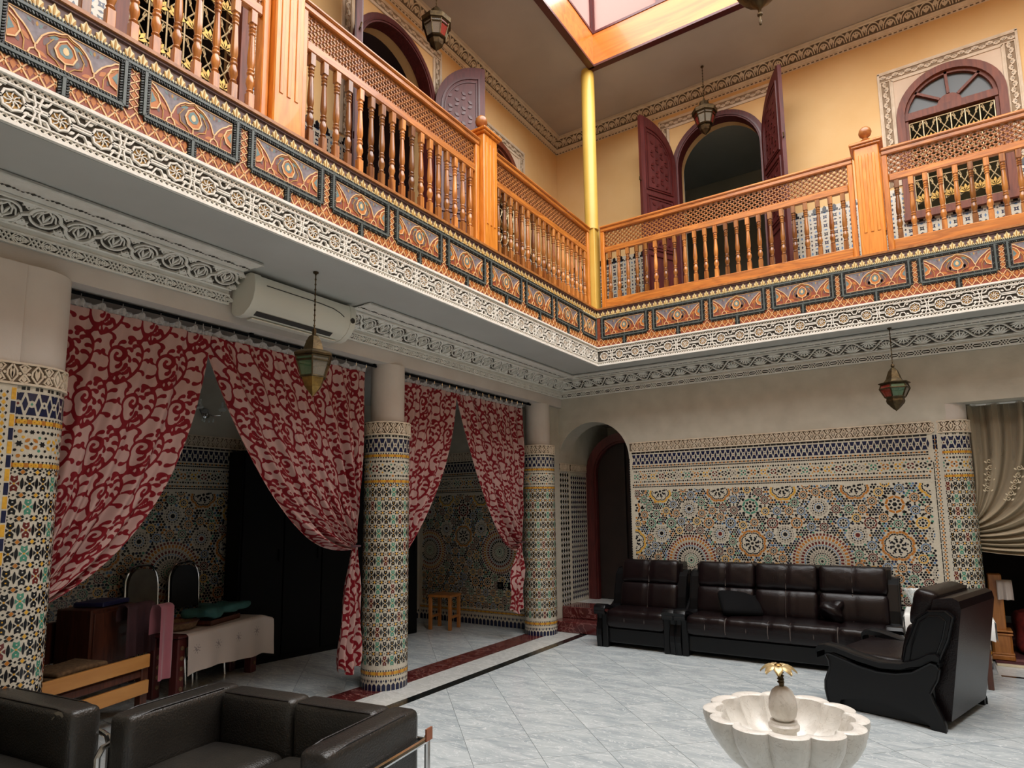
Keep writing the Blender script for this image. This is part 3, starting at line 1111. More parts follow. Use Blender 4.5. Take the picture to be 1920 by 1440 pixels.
def arched_wall(mb, fn, U0, U1, V0, V1, ops, t, m=0, mr=0, n=20):
    """wall sheet with openings (u0,u1,v0,spring,arched) and reveals of depth t"""
    ops = sorted(ops)
    u = U0
    for (a, b, v0, sp, ar) in ops:
        if a > u:
            mb.poly(fn, rect(u, a, V0, V1), 0, m)
        if v0 > V0:
            mb.poly(fn, rect(a, b, V0, v0), 0, m)
            mb.add([fn(a, v0, 0), fn(b, v0, 0), fn(b, v0, -t), fn(a, v0, -t)], [(0, 1, 2, 3)], mr)
        if ar:
            r = (b - a) / 2
            c = (a + b) / 2
            pts = [(c - r * math.cos(PI * i / n), sp + r * math.sin(PI * i / n)) for i in range(n + 1)]
        else:
            pts = [(a, sp), (b, sp)]
        for p, q in zip(pts[:-1], pts[1:]):
            mb.add([fn(p[0], p[1], 0), fn(q[0], q[1], 0), fn(q[0], V1, 0), fn(p[0], V1, 0)], [(0, 1, 2, 3)], m)
            mb.add([fn(p[0], p[1], 0), fn(q[0], q[1], 0), fn(q[0], q[1], -t), fn(p[0], p[1], -t)], [(0, 1, 2, 3)], mr)
        for x, y0 in ((a, sp), (b, sp)):
            mb.add([fn(x, v0, 0), fn(x, y0, 0), fn(x, y0, -t), fn(x, v0, -t)], [(0, 1, 2, 3)], mr)
        u = b
    if u < U1:
        mb.poly(fn, rect(u, U1, V0, V1), 0, m)
    return mb


# floor: joint-coloured bed, every slab its own piece
mb = MB().box(-6.4, 4.4, -1.7, 11.0, -0.08, -0.006)
floor = struct(mb.obj('floor', 'floorb'))


def clip_poly(poly, axis, lim, keep_gt):
    out = []
    for i in range(len(poly)):
        a, b = poly[i], poly[(i + 1) % len(poly)]
        ia = (a[axis] > lim) == keep_gt
        ib = (b[axis] > lim) == keep_gt
        if ia:
            out.append(a)
        if ia != ib:
            t = (lim - a[axis]) / (b[axis] - a[axis])
            out.append((a[0] + t * (b[0] - a[0]), a[1] + t * (b[1] - a[1])))
    return out


TS = 0.424
fz = lambda x, y: (lambda u, v, h: (x + u, y + v, h))


def lay_tiles(x0, x1, y0, y1, ox, oy, parent):
    g = 0.0022
    hd = TS / math.sqrt(2)
    full = None
    for k in range(-40, 60):
        for m_ in range(-40, 60):
            # centres of a lattice turned by 45 degrees
            s = ox + (k + 0.5) * 2 * hd
            d = oy + (m_ + 0.5) * 2 * hd
            cx, cy = (s - d) / 2, (s + d) / 2
            if cx < x0 - hd or cx > x1 + hd or cy < y0 - hd or cy > y1 + hd:
                continue
            q = [(cx + hd - g, cy), (cx, cy + hd - g), (cx - hd + g, cy), (cx, cy - hd + g)]
            inside = all(x0 < a < x1 and y0 < b < y1 for a, b in q)
            if inside:
                if full is None:
                    t = MB().prism(fz(0, 0), [(a - cx, b - cy) for a, b in q], -0.006, 0.0, 0, False)
                    full = t.obj('tile', 'floor', parent, loc=(cx, cy, 0))
                else:
                    dup(full, parent, (cx, cy, 0))
                continue
            for ax, lim, kg in ((0, x0, True), (0, x1, False), (1, y0, True), (1, y1, False)):
                q = clip_poly(q, ax, lim, kg)
                if len(q) < 3:
                    break
            if len(q) >= 3:
                ar = abs(sum(q[i][0] * q[(i + 1) % len(q)][1] - q[(i + 1) % len(q)][0] * q[i][1] for i in range(len(q)))) / 2
                if ar > 0.004:
                    MB().prism(fz(-cx, -cy), q, -0.006, 0.0, 0, False).obj('tile', 'floor', parent, loc=(cx, cy, 0))


lay_tiles(-3.575, 1.5, 1.8, 7.18, 1.95, 6.15, floor)
lay_tiles(-6.2, -4.262, 2.4, 6.9, 1.95, 6.15, floor)
MB().box(-3.57, 4.2, -1.55, 1.795, -0.006, 0.0).obj('marble_paving', 'floor', floor)
MB().box(1.505, 4.2, 1.795, 7.18, -0.006, 0.0).obj('marble_paving', 'floor', floor)
MB().box(-6.2, -4.262, -1.55, 2.395, -0.006, 0.0).obj('marble_paving', 'floor', floor)
y = -1.5
while y < 7.0:
    L_ = min(1.1, 7.19 - y)
    MB().box(-4.26, -3.985, y, y + L_ - 0.003, -0.006, 0.0005).obj('red_marble_slab', 'redm', floor)
    MB().box(-3.983, -3.675, y, y + L_ - 0.003, -0.006, 0.0).obj('white_marble_slab', 'whitem', floor)
    MB().box(-3.673, -3.578, y, y + L_ - 0.003, -0.006, 0.0005).obj('black_marble_slab', 'blackm', floor)
    y += L_

# lower walls
mb = MB()
mb.box(-4.35, XW, -1.5, 7.2, 2.82, ZS)
wall_left = struct(mb.obj('wall_left', 'beige'))
struct(MB().box(-4.35, -3.91, -1.5, 1.28, 0, 2.82).obj('wall_left_pier', 'beige'))
AR = (-4.06, -3.065, 0.0, 2.10, True)
mb = MB()
arched_wall(mb, fy(YB), -4.35, 4.25, 0, ZS, [AR, (0.185, 3.4, 0.0, 2.45, False)], 0.30, 0)
mb.poly(fy(YB + 0.30), rect(-3.065, 0.34, 0, ZS), 0, 0)
mb.poly(fy(YB + 0.30), rect(0.34, 4.25, 2.45, ZS), 0, 0)
wall_back = struct(mb.obj('wall_back', 'plaster'))
mb = MB().box(4.2, 4.3, -1.6, 11, 0, ZS)
struct(mb.obj('wall_right', 'plaster'))
mb = MB().box(-6.3, 4.3, -1.7, -1.55, 0, ZS)
struct(mb.obj('wall_front', 'plaster'))
# passage behind the arch
mb = MB()
mb.box(-4.2, -4.065, YB + 0.30, 8.75, 0, 2.95)
mb.box(-2.95, -2.8, YB + 0.30, 8.75, 0, 2.95)
mb.box(-4.2, -2.8, YB + 0.30, 8.75, 2.72, 2.95)
mb.box(-4.3, -2.8, 8.75, 8.85, 0, 2.95)
struct(mb.obj('wall_passage', 'plaster'))
# dark salon on the left
mb = MB()
mb.box(-6.35, -6.2, -1.6, 7.1, 0, 2.95)
wall_sl = struct(mb.obj('wall_salon_left', 'plaster'))
mb = MB().box(-6.3, -4.05, 6.9, 7.2, 0, 2.95)
wall_sb = struct(mb.obj('wall_salon_back', 'plaster'))
struct(MB().box(-6.35, -4.3, -1.6, 7.2, 2.9, 3.1).obj('ceiling_salon', 'soffit'))
# salon behind the back wall on the right
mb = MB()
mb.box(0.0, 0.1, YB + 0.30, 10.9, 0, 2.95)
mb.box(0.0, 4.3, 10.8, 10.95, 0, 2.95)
struct(mb.obj('wall_side_salon', M('side_salon_unlit', '2a2522', '221e1b', 0.9)))  # dark wall tone stands in for the gloom of an unlit room
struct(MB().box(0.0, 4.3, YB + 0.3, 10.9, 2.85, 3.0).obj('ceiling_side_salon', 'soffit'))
# gallery slab, upper walls, upper ceiling
mb = MB()
mb.box(-4.45, XF - 0.01, -1.6, 7.85, ZS, ZG)
mb.box(XF - 0.01, 4.35, YF + 0.01, 7.85, ZS, ZG)
mb.box(3.0, 4.35, -1.6, YF, ZS, ZG)
mb.box(XF, 3.0, -1.6, -0.25, ZS, ZG)
struct(mb.obj('ceiling_gallery', 'soffit'))

DU = dict(dc=4.375, w1=6.22, w2=2.23)
mb = MB()
arched_wall(mb, fx(XU), -1.6, YU, ZG, ZC_, [(DU['dc'] - 0.525, DU['dc'] + 0.525, ZG, 5.93, True), (DU['w1'] - 0.43, DU['w1'] + 0.43, 4.6, 5.70, True), (DU['w2'] - 0.43, DU['w2'] + 0.43, 4.6, 5.70, True)], 0.22)
wall_ul = struct(mb.obj('wall_upper_left', 'yellow'))
BDC, BWC = -1.937, 0.50
mb = MB()
arched_wall(mb, fy(YU), XU, 4.3, ZG, ZC_, [(BDC - 0.525, BDC + 0.525, ZG, 5.93, True), (BWC - 0.43, BWC + 0.43, 4.6, 5.70, True)], 0.22)
wall_ub = struct(mb.obj('wall_upper_back', 'yellow'))
mb = MB().box(4.25, 4.35, -1.6, 7.8, ZG, ZC_)
struct(mb.obj('wall_upper_right', 'yellow'))
mb = MB().box(-4.4, 4.35, -1.7, -1.55, ZG, ZC_)
struct(mb.obj('wall_upper_front', 'yellow'))
SX0, SX1, SY0, SY1 = -3.10, 2.95, 0.10, 6.575
mb = MB()
for a in ((-4.45, 4.4, SY1, 7.9), (-4.45, 4.4, -1.7, SY0), (-4.45, SX0, SY0, SY1), (SX1, 4.4, SY0, SY1)):
    mb.box(a[0], a[1], a[2], a[3], ZC_, ZC_ + 0.2)
struct(mb.obj('ceiling', 'upceil'))
# rooms behind the upper openings
mb = MB()
mb.poly(fy(10.6), rect(-3.6, 2.4, ZG, 6.75), 0)
mb.poly(fx(-3.6), rect(YU + 0.22, 10.6, ZG, 6.75), 0)
mb.poly(lambda u, v, h: (2.4, u, v), rect(YU + 0.22, 10.6, ZG, 6.75), 0)
mb.poly(lambda u, v, h: (-0.7, u, v), rect(YU + 0.22, 10.6, ZG, 6.75), 0)
mb.poly(lambda u, v, h: (u, v, 6.75), rect(-3.6, 2.4, YU + 0.22, 10.6), 0)
mb.poly(lambda u, v, h: (u, v, ZG), rect(-3.6, 2.4, YU + 0.22, 10.6), 0)
mb.poly(fy(YU + 0.22), rect(-3.6, BDC - 0.52, ZG, 6.75), 0)
mb.poly(fy(YU + 0.22), rect(BDC + 0.52, BWC - 0.45, ZG, 6.75), 0)
mb.box(-3.6, -0.7, 9.9, 10.6, 6.45, 6.75)
struct(mb.obj('wall_upper_room', M('grey_room_paint', '8d908a', '7d807a', 0.85, vs=1)))
mb = MB()
X2 = XU - 0.22
mb.poly(fx(X2 - 2.4), rect(0.8, 7.6, ZG, 6.75), 0)
for yy in (0.8, 3.3, 5.35, 7.6):
    mb.poly(fy(yy), rect(X2 - 2.4, X2, ZG, 6.75), 0)
mb.poly(lambda u, v, h: (u, v, 6.75), rect(X2 - 2.4, X2, 0.8, 7.6), 0)
mb.poly(lambda u, v, h: (u, v, ZG), rect(X2 - 2.4, X2, 0.8, 7.6), 0)
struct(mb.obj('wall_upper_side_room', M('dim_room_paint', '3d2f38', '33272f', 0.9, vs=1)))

# skylight: wooden curb, clerestory frames and frosted panes
ZK = 7.36
sk = thing('skylight', 'wood lined square skylight with pinkish frosted clerestory panes above the court', 'skylight', (0, 0, 0))
sk['kind'] = 'structure'
for nm, a in (('curb_board', (SX0, SX1, SY1 - 0.015, SY1 + 0.05)), ('curb_board', (SX0 - 0.05, SX0 + 0.015, SY0 - 0.05, SY1 + 0.05)), ('curb_board', (SX0, SX1, SY0 - 0.05, SY0 + 0.015)), ('curb_board', (SX1 - 0.015, SX1 + 0.05, SY0 - 0.05, SY1 + 0.05))):
    MB().box(a[0], a[1], a[2], a[3], ZC_ - 0.02, ZK, 0).obj(nm, 'curb', sk)
mb = MB()
e = 0.024
for a in ((SX0 - 0.05, SX1 + 0.05, SY1 - e, SY1 + 0.06), (SX0 - 0.06, SX0 + e, SY0, SY1), (SX0, SX1, SY0 - 0.06, SY0 + e), (SX1 - e, SX1 + 0.06, SY0, SY1)):
    mb.box(a[0], a[1], a[2], a[3], ZC_ - 0.03, ZC_ - 0.002)
    mb.box(a[0], a[1], a[2], a[3], ZK, ZK + 0.03)
mb.obj('curb_moulding', 'maroon2', sk)
for side in range(4):
    along = 'x' if side in (0, 2) else 'y'
    a0, a1 = (SX0, SX1) if along == 'x' else (SY0, SY1)
    c = (SY1 + 0.02, SX0 - 0.02, SY0 - 0.02, SX1 + 0.02)[side]
    n = 7
    for i in range(n + 1):
        t = a0 + (a1 - a0) * i / n
        if along == 'x':
            MB().box(t - 0.03, t + 0.03, c - 0.02, c + 0.03, ZK + 0.03, 7.98).obj('mullion', 'maroon2', sk)
        else:
            MB().box(c - 0.03, c + 0.02, t - 0.03, t + 0.03, ZK + 0.03, 7.98).obj('mullion', 'maroon2', sk)
        if i < n:
            t2 = a0 + (a1 - a0) * (i + 1) / n
            m2 = MB()
            if along == 'x':
                m2.box(t + 0.03, t2 - 0.03, c, c + 0.006, ZK + 0.03, 7.98)
            else:
                m2.box(c, c + 0.006, t + 0.03, t2 - 0.03, ZK + 0.03, 7.98)
            m2.obj('pane', 'frost', sk)
    m2 = MB()
    if along == 'x':
        m2.box(a0, a1, c - 0.03, c + 0.04, 7.98, 8.04)
    else:
        m2.box(c - 0.04, c + 0.03, a0, a1, 7.98, 8.04)
    m2.obj('head_rail', 'maroon2', sk)


# ---------------------------------------------------------------- gallery edge: white frieze, painted boards, gold cresting
Y0, Y1 = -0.2, YF            # run of the left edge (u = y)
X0, X1 = XF, 3.0             # run of the back edge (u = x)
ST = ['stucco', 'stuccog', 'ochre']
SB = ['stuccob', 'stuccobg', 'ochre']


def edge(side, u0, u1, fn, start, pitch, width, tile, tname):
    """painted edge of the gallery; parts: frieze, ground board, each painted panel and its frame"""
    root = thing(tname[0], tname[1], 'fascia', (0, 0, 0))
    root['kind'] = 'structure'
    mb = MB()
    c_frieze(mb, fn, u0, u1, ZS - 0.003, 3.372, tile)
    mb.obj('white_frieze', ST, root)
    # ground board with lattice paint
    mb = MB()
    mb.prism(fn, rect(u0, u1, 3.372, 3.725), -0.02, 0.004, 0)
    pl_ = 0.062
    v0, v1 = 3.380, 3.472
    for uc, p in rep(u0, u1, pl_):
        vm = (v0 + v1) / 2
        for s in (-1, 1):
            mb.ribbon(fn, [(uc - p / 2, vm - s * 0.046), (uc - p * 0.12, vm - s * 0.012), (uc + p * 0.12, vm + s * 0.012), (uc + p / 2, vm + s * 0.046)], 0.006, 0.004, 0.008, 1)
        mb.poly(fn, [(uc - 0.02, vm), (uc - 0.007, vm - 0.012), (uc, vm - 0.030), (uc + 0.007, vm - 0.012), (uc + 0.02, vm), (uc + 0.007, vm + 0.012), (uc, vm + 0.03), (uc - 0.007, vm + 0.012)], 0.0055, 2)
        mb.poly(fn, diamond(uc + p / 2, vm, 0.013, 0.026), 0.0055, 2)
    i = 0
    while start + i * pitch < u1:
        g0 = start + i * pitch + width
        g1 = start + (i + 1) * pitch
        gm = (g0 + g1) / 2
        if g1 < u1:
            for k in range(5):
                v = 3.495 + k * 0.045
                for s in (-1, 1):
                    mb.ribbon(fn, [(gm - s * 0.024, v - 0.022), (gm + s * 0.024, v + 0.022)], 0.005, 0.004, 0.008, 1)
                mb.poly(fn, diamond(gm, v + 0.0225, 0.012, 0.016), 0.0055, 2)
        i += 1
    mb.obj('lattice_board', ['frust', 'fgold', 'forange'], root)
    # cresting and cap
    mb = MB()
    mb.prism(fn, rect(u0, u1, 3.722, 3.80), -0.02, 0.006, 0)
    for uc, p in rep(u0, u1, 0.064):
        h = 0.071
        b = 3.728
        mb.prism(fn, [(uc - p * 0.50, b), (uc + p * 0.50, b), (uc + p * 0.44, b + h * 0.3), (uc + p * 0.33, b + h * 0.34), (uc + p * 0.34, b + h * 0.62), (uc + p * 0.18, b + h * 0.68), (uc, b + h), (uc - p * 0.18, b + h * 0.68), (uc - p * 0.34, b + h * 0.62), (uc - p * 0.33, b + h * 0.34), (uc - p * 0.44, b + h * 0.3)], 0.006, 0.012, 1, False)
        for s in (-1, 0, 1):
            mb.prism(fn, leaf(uc + s * p * 0.18, b + 0.006, h * (0.5 if s else 0.75), 0.009, PI / 2 - s * 0.3), 0.012, 0.016, 2, False)
    mb.obj('gold_cresting', ['fpurple', 'fpale', 'ochre'], root)
    mb = MB()
    mb.prism(fn, rect(u0, u1, 3.80, 3.815), -0.02, 0.018, 0)
    mb.prism(fn, rect(u0, u1, 3.815, 3.835), -0.02, 0.03, 1)
    mb.obj('cap_moulding', ['fpurple', 'lattice'], root)

    # one painted panel, one frame, copied along
    def panel_mesh(w):
        m = MB()
        f = (lambda u, v, h: (h, u, v)) if side == 'L' else (lambda u, v, h: (u, -h, v))
        H_ = 0.19
        m.poly(f, rect(-w / 2, w / 2, -H_ / 2, H_ / 2), 0.0055, 0)
        a = w / 2
        # rust field rising in a lobed arch in the middle and in half arches at both ends
        half = [(0.10, 0.074), (0.22, 0.066), (0.33, 0.046), (0.42, 0.020), (0.47, -0.010), (0.50, -0.030), (0.54, -0.030), (0.59, -0.008), (0.66, 0.016), (0.74, 0.036), (0.83, 0.052), (0.90, 0.070), (0.975, 0.078)]
        top_ = [(-x * a, y) for x, y in reversed(half)] + [(0, 0.088)] + [(x * a, y) for x, y in half]
        m.poly(f, top_ + [(a * 0.975, -0.088), (-a * 0.975, -0.088)], 0.0065, 1)
        alm = [(0, -0.058), (0.030, -0.044), (0.044, -0.008), (0.030, 0.030), (0, 0.054), (-0.030, 0.030), (-0.044, -0.008), (-0.030, -0.044)]
        lw = 0.0062
        m.poly(f, [(x * 1.75, y * 1.08 - 0.004) for x, y in alm], 0.0072, 4)
        m.poly(f, alm, 0.0080, 2)
        m.poly(f, [(x * 0.66, y * 0.62 + 0.006) for x, y in alm], 0.0088, 3)
        m.poly(f, [(x * 0.3, y * 0.35 + 0.004) for x, y in alm], 0.0096, 5)
        for s in (-1, 1):
            ha = [(s * (a * 0.97 - abs(x) * 1.0), y) for x, y in ((0, -0.058), (0.030, -0.044), (0.044, -0.008), (0.030, 0.030), (0, 0.054))]
            m.poly(f, ha[::s], 0.0080, 2)
            m.poly(f, [(s * a * 0.97, -0.03), (s * (a * 0.97 - 0.024), -0.006), (s * a * 0.97, 0.034)][::s], 0.0088, 3)
            m.ribbon(f, ha, lw, 0.008, 0.012, 5)
            # scrolls from the waist, leaves on the field, sprigs in the spandrels
            m.ribbon(f, [(s * a * 0.52, -0.03), (s * a * 0.52, -0.052), (s * a * 0.45, -0.066), (s * a * 0.42, -0.088)], lw, 0.0065, 0.0105, 5)
            m.ribbon(f, [(s * a * 0.52, -0.052), (s * a * 0.60, -0.066), (s * a * 0.63, -0.088)], lw, 0.0065, 0.0105, 5)
            m.ribbon(f, [(s * a * 0.08, -0.086), (s * a * 0.16, -0.064), (s * a * 0.30, -0.050), (s * a * 0.33, -0.010), (s * a * 0.22, 0.034)], lw * 0.7, 0.0065, 0.0100, 6)
            m.ribbon(f, [(s * a * 0.70, -0.086), (s * a * 0.70, -0.040), (s * a * 0.78, 0.004), (s * a * 0.90, 0.030)], lw * 0.7, 0.0065, 0.0100, 6)
            for (x, y, l, w_, an, c_) in ((0.30, 0.028, 0.10, 0.020, 2.6, 3), (0.38, -0.02, 0.12, 0.022, 1.9, 4), (0.30, -0.074, 0.10, 0.018, 0.5, 2), (0.20, -0.05, 0.08, 0.018, 1.4, 3), (0.62, -0.03, 0.10, 0.020, 0.9, 2), (0.78, -0.06, 0.09, 0.020, 1.2, 4), (0.84, 0.02, 0.07, 0.016, 0.6, 3)):
                m.poly(f, leaf(s * a * x, y, a * l * 2, w_, an if s > 0 else PI - an), 0.0072, c_)
            for k in range(5):
                m.poly(f, leaf(s * a * (0.34 + 0.085 * k), 0.078 - 0.005 * (k % 2), a * 0.11, 0.011, -PI / 2 + s * (0.7 - 0.35 * k)), 0.0062, (4, 3, 6)[k % 3])
        m.ribbon(f, top_, lw, 0.0065, 0.0108, 5)
        m.ribbon(f, [(x * 0.96, y - 0.012) for x, y in top_[10:17]], lw * 0.5, 0.0065, 0.0098, 6)
        m.ribbon(f, alm, lw, 0.008, 0.012, 5, True)
        m.ribbon(f, [(0, -0.06), (0, -0.09)], lw, 0.0065, 0.0105, 5)
        m.ribbon(f, rect(-a * 0.978, a * 0.978, -0.0885, 0.0885), 0.004, 0.0055, 0.0085, 5, True)
        return m

    def frame_mesh(w):
        m = MB()
        f = (lambda u, v, h: (h, u, v)) if side == 'L' else (lambda u, v, h: (u, -h, v))
        a, b = w / 2, 0.12
        nxt = pitch - w / 2
        runs = [[(-a, b), (-a, -b)], [(-a, -b), (a, -b)], [(a, -b), (a, b)], [(-a, b), (nxt, b)], [(0, -b), (0, -b - 0.095)]]
        for (p, q) in runs:
            m.ribbon(f, [p, q], 0.046, 0.002, 0.010, 0)
            m.ribbon(f, [p, q], 0.014, 0.010, 0.020, 1)
            L_ = math.hypot(q[0] - p[0], q[1] - p[1])
            tx, ty = (q[0] - p[0]) / L_, (q[1] - p[1]) / L_
            n = int(L_ / 0.0135)
            for i in range(n):
                d = (i + 0.5) * L_ / n
                for s in (-1, 1):
                    cx, cy = p[0] + tx * d - ty * s * 0.0165, p[1] + ty * d + tx * s * 0.0165
                    m.ribbon(f, [(cx - tx * 0.004 - ty * 0.006, cy - ty * 0.004 + tx * 0.006), (cx + tx * 0.004 + ty * 0.006, cy + ty * 0.004 - tx * 0.006)], 0.006, 0.008, 0.017, 1 if i % 4 == 0 else 0)
        return m
    pm = fm = None
    i = 0
    while start + i * pitch < u1 - 0.05:
        a = start + i * pitch
        c = a + width / 2
        if a < u1:
            loc = (XF, c, 3.595) if side == 'L' else (c, YF, 3.595)
            if a + width > u1 + 0.01:      # last one, cut short by the corner
                w2 = u1 - a - 0.02
                loc = (XF, a + w2 / 2, 3.595) if side == 'L' else (a + w2 / 2, YF, 3.595)
                panel_mesh(w2 - 0.05).obj('painted_panel', ['fblue', 'frust', 'forange', 'fteal', 'fpurple', 'fgold', 'ochre'], root, loc=loc)
                fm2 = MB()
                f = (lambda u, v, h: (h, u, v)) if side == 'L' else (lambda u, v, h: (u, -h, v))
                for p, q in (((-w2 / 2, 0.12), (-w2 / 2, -0.12)), ((-w2 / 2, -0.12), (w2 / 2, -0.12)), ((w2 / 2, -0.12), (w2 / 2, 0.12)), ((-w2 / 2, 0.12), (w2 / 2, 0.12))):
                    fm2.ribbon(f, [p, q], 0.046, 0.002, 0.010, 0)
                    fm2.ribbon(f, [p, q], 0.014, 0.010, 0.020, 1)
                fm2.obj('panel_frame', ['fgreen', 'fgrey'], root, loc=loc)
            elif pm is None:
                pm = panel_mesh(width - 0.05).obj('painted_panel', ['fblue', 'frust', 'forange', 'fteal', 'fpurple', 'fgold', 'ochre'], root, loc=loc)
                fm = frame_mesh(width).obj('panel_frame', ['fgreen', 'fgrey'], root, loc=loc)
            else:
                dup(pm, root, loc)
                dup(fm, root, loc)
        i += 1
    return root


edge('L', Y0, Y1, fx(XF), 0.855 - 0.595, 0.595, 0.50, 0.175, ('trim_1', 'painted and gilded gallery edge with white frieze on the left of the court'))
edge('R', X0, X1, fy(YF), -3.075, 0.632, 0.545, 0.19, ('trim_2', 'painted and gilded gallery edge with white frieze at the back of the court'))

# ---------------------------------------------------------------- cornices
prof = [(0.0, 2.935), (0.012, 3.04), (0.05, 3.065), (0.10, 3.098), (0.16, 3.132), (0.185, 3.142), (0.40, 3.143)]


def lower_cornice(name, along, base, u0, u1, style):
    fn = profile_map(prof, along, base)
    mb = MB()
    L = fn.L
    mb.grid(fn, [u0, u1], [0, L[1], L[2], L[3], L[4], L[5]], 0, 0.004)
    mb.grid(fn, [u0, u1], [L[5], L[6]], 0, 0.006)
    mb.add([fn(u0, L[6], 0), fn(u1, L[6], 0), fn(u1, L[6], 0.02), fn(u0, L[6], 0.02)], [(0, 1, 2, 3)], 0)
    sub = lambda u, v, h: fn(u, v, h + 0.008)
    c_leafband(mb, sub, u0, u1, 0.008, 0.066, 0.135, style == 'ring')
    if style == 'ring':
        c_medallions(mb, sub, u0, u1, L[1] + 0.02, L[5] - 0.012)
    else:
        c_waves(mb, sub, u0, u1, L[1] + 0.02, L[5] - 0.012)
    if style == 'ring':
        for uc, p in rep(u0, u1, 0.11):
            mb.poly(sub, diamond(uc, L[5] + 0.075, 0.016, 0.016), 0.001, 1)
            for s in (-1, 1):
                mb.poly(sub, diamond(uc + s * 0.024, L[5] + 0.075, 0.009, 0.012), 0.001, 1)
                mb.poly(sub, leaf(uc + s * 0.034, L[5] + 0.066, s * 0.018, 0.012, 0.3), 0.001, 1)
    else:
        for uc, p in rep(u0, u1, 0.06):
            mb.poly(sub, rect(uc - p * 0.42, uc + p * 0.42, L[5] + 0.066, L[5] + 0.082), 0.001, 1)
    mb.prism(fn, rect(u0, u1, L[5] + 0.135, L[6]), 0, 0.012, 0, False)
    for uu in (u0, u1):
        k = [fn(uu, L[i], 0.0) for i in range(6)]
        mb.add([(XW, uu, 3.15) if along == 'y' else (uu, YB, 3.15)] + k, [tuple(range(7))], 0)
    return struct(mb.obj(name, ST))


lower_cornice('trim_3', 'y', XW, 0.2, 2.46, 'ring')
lower_cornice('trim_4', 'y', XW, 3.42, 7.19, 'ring')
lower_cornice('trim_5', 'x', YB, -4.0, 3.2, 'wave')
# jagged plaster left where the cornice was cut for the cooling unit
up = [(0.0, 6.735), (0.004, 6.765), (0.012, 6.80), (0.085, 6.935), (0.095, 6.945), (0.13, 6.946)]
for nm, al, base, u0, u1 in (('trim_6', 'y', XU, -0.2, YU), ('trim_7', 'x', YU, XU, 4.2)):
    fn = profile_map(up, al, base)
    L = fn.L
    mb = MB()
    mb.grid(fn, [u0, u1], L, 0, 0.002)
    c_arches(mb, lambda u, v, h: fn(u, v, h + 0.004), u0, u1, L[2], L[3])
    for uc, p in rep(u0, u1, 0.05):
        mb.poly(fn, rect(uc - p * 0.3, uc + p * 0.3, 0.010, 0.024), 0.004, 1)
    mb.prism(fn, rect(u0, u1, L[1] + 0.006, L[2]), 0, 0.012, 0, False)
    struct(mb.obj(nm, ['stuccob', 'stuccobg', 'ochre']))

# ---------------------------------------------------------------- mosaics on the walls
ZZ = ZM


def dado_bands(mb, fn, u0, u1, gold=False, pitch=0.056):
    """the upper bands of every tiled surface, from 2.17 down to 1.74"""
    for uc, p in rep(u0, u1, 0.06):
        mb.poly(fn, rect(uc - p * 0.45, uc + p * 0.45, 2.150, 2.168), H1, 1)
    z_lozenge(mb, fn, u0, u1, 2.020, 2.136, pitch)
    z_stripe(mb, fn, u0, u1, 1.962, 2.008, gold)
    z_stars(mb, fn, u0, u1, 1.79, 1.952)
    z_stripe(mb, fn, u0, u1, 1.738, 1.782, gold)


fb = fy(YB)
mb = MB()
mb.prism(fb, rect(-3.055, 0.045, 0.0, 2.172), -0.01, 0.004, 0)
fb2 = fy(YB - 0.004)
dado_bands(mb, fb2, -3.03, 0.02)
z_wall_field(mb, fb2, -3.02, 0.015, 0.25, 1.72, [(-2.345, 0.90), (-0.98, 0.93)])
for v0, p in ((0.02, 1), (0.0, 1)):
    pass
mb.prism(fb2, rect(-3.055, -3.035, 0, 2.17), 0, 0.003, 0)
stuff(mb.obj('mosaic_panel', ZZ, wall_back))
mb = MB()
c_dado(mb, fy(YB - 0.002), -3.055, 0.06, 2.172, 2.292)
mb.obj('carved_band', SB, wall_back)
# border strip and half-round pilaster at the opening
mb = MB()
mb.prism(fb, rect(0.045, 0.105, 0.0, 2.172), -0.01, 0.006, 0)
f3 = fy(YB - 0.006)
for vc, q in rep(0.0, 2.13, 0.036):
    mb.poly(f3, diamond(0.080, vc, 0.009, 0.014), H1, 6)
    for s in (-1, 1):
        mb.poly(f3, diamond(0.080 + s * 0.012, vc + q / 2, 0.006, 0.009), H1, 1)
for vc, q in rep(0.0, 1.9, 0.06):
    mb.poly(f3, rect(0.049, 0.057, vc - q * 0.45, vc + q * 0.45), H1, 1)
for vc, q in rep(2.02, 2.16, 0.05):
    mb.poly(f3, rect(0.06, 0.075, vc - q * 0.45, vc + q * 0.45), H1, 4)
    mb.poly(f3, rect(0.08, 0.095, vc - q * 0.45, vc + q * 0.45), H1, 4)
stuff(mb.obj('mosaic_border', ZZ, wall_back))


def tiled_round(parent, cx, cy, r, a_mid, span, zw=2.29, top=2.82, rs=None, seed=3, base=True):
    """tiled round shaft; span radians of it centred on a_mid; parts under parent"""
    a0, a1 = a_mid - span / 2, a_mid + span / 2
    full = span > 6.2
    n = 40 if full else 24
    f = fcyl(cx, cy, r)
    u0, u1 = a0 * r, a1 * r
    m = MB()
    m.lathe([(r, 0.0), (r, 2.172)], n, (cx, cy, 0), 0, 0, None, a0, a1)
    z_column_field(m, f, u0, u1, 0.185, 1.725, seed=seed)
    dado_bands(m, f, u0, u1, True)
    z_stripe(m, f, u0, u1, 0.115, 0.168, True)
    z_base(m, f, u0, u1, 0.0, 0.098)
    stuff(m.obj('mosaic_skin', ZZ, parent))
    m = MB()
    c_dado(m, fcyl(cx, cy, r + 0.002), a0 * (r + .002), a1 * (r + .002), 2.172, zw, 0.105)
    m.lathe([(r - 0.05, zw), (r + 0.012, zw)], n, (cx, cy, 0), 0, 0, None, a0, a1)
    m.obj('carved_band', SB, parent)
    m = MB()
    m.lathe([(rs or r * 0.76, zw - 0.02), (rs or r * 0.76, top)], n, (cx, cy, 0), 0, 0, None, a0, a1)
    m.obj('plain_shaft', 'beige', parent, smooth=30)


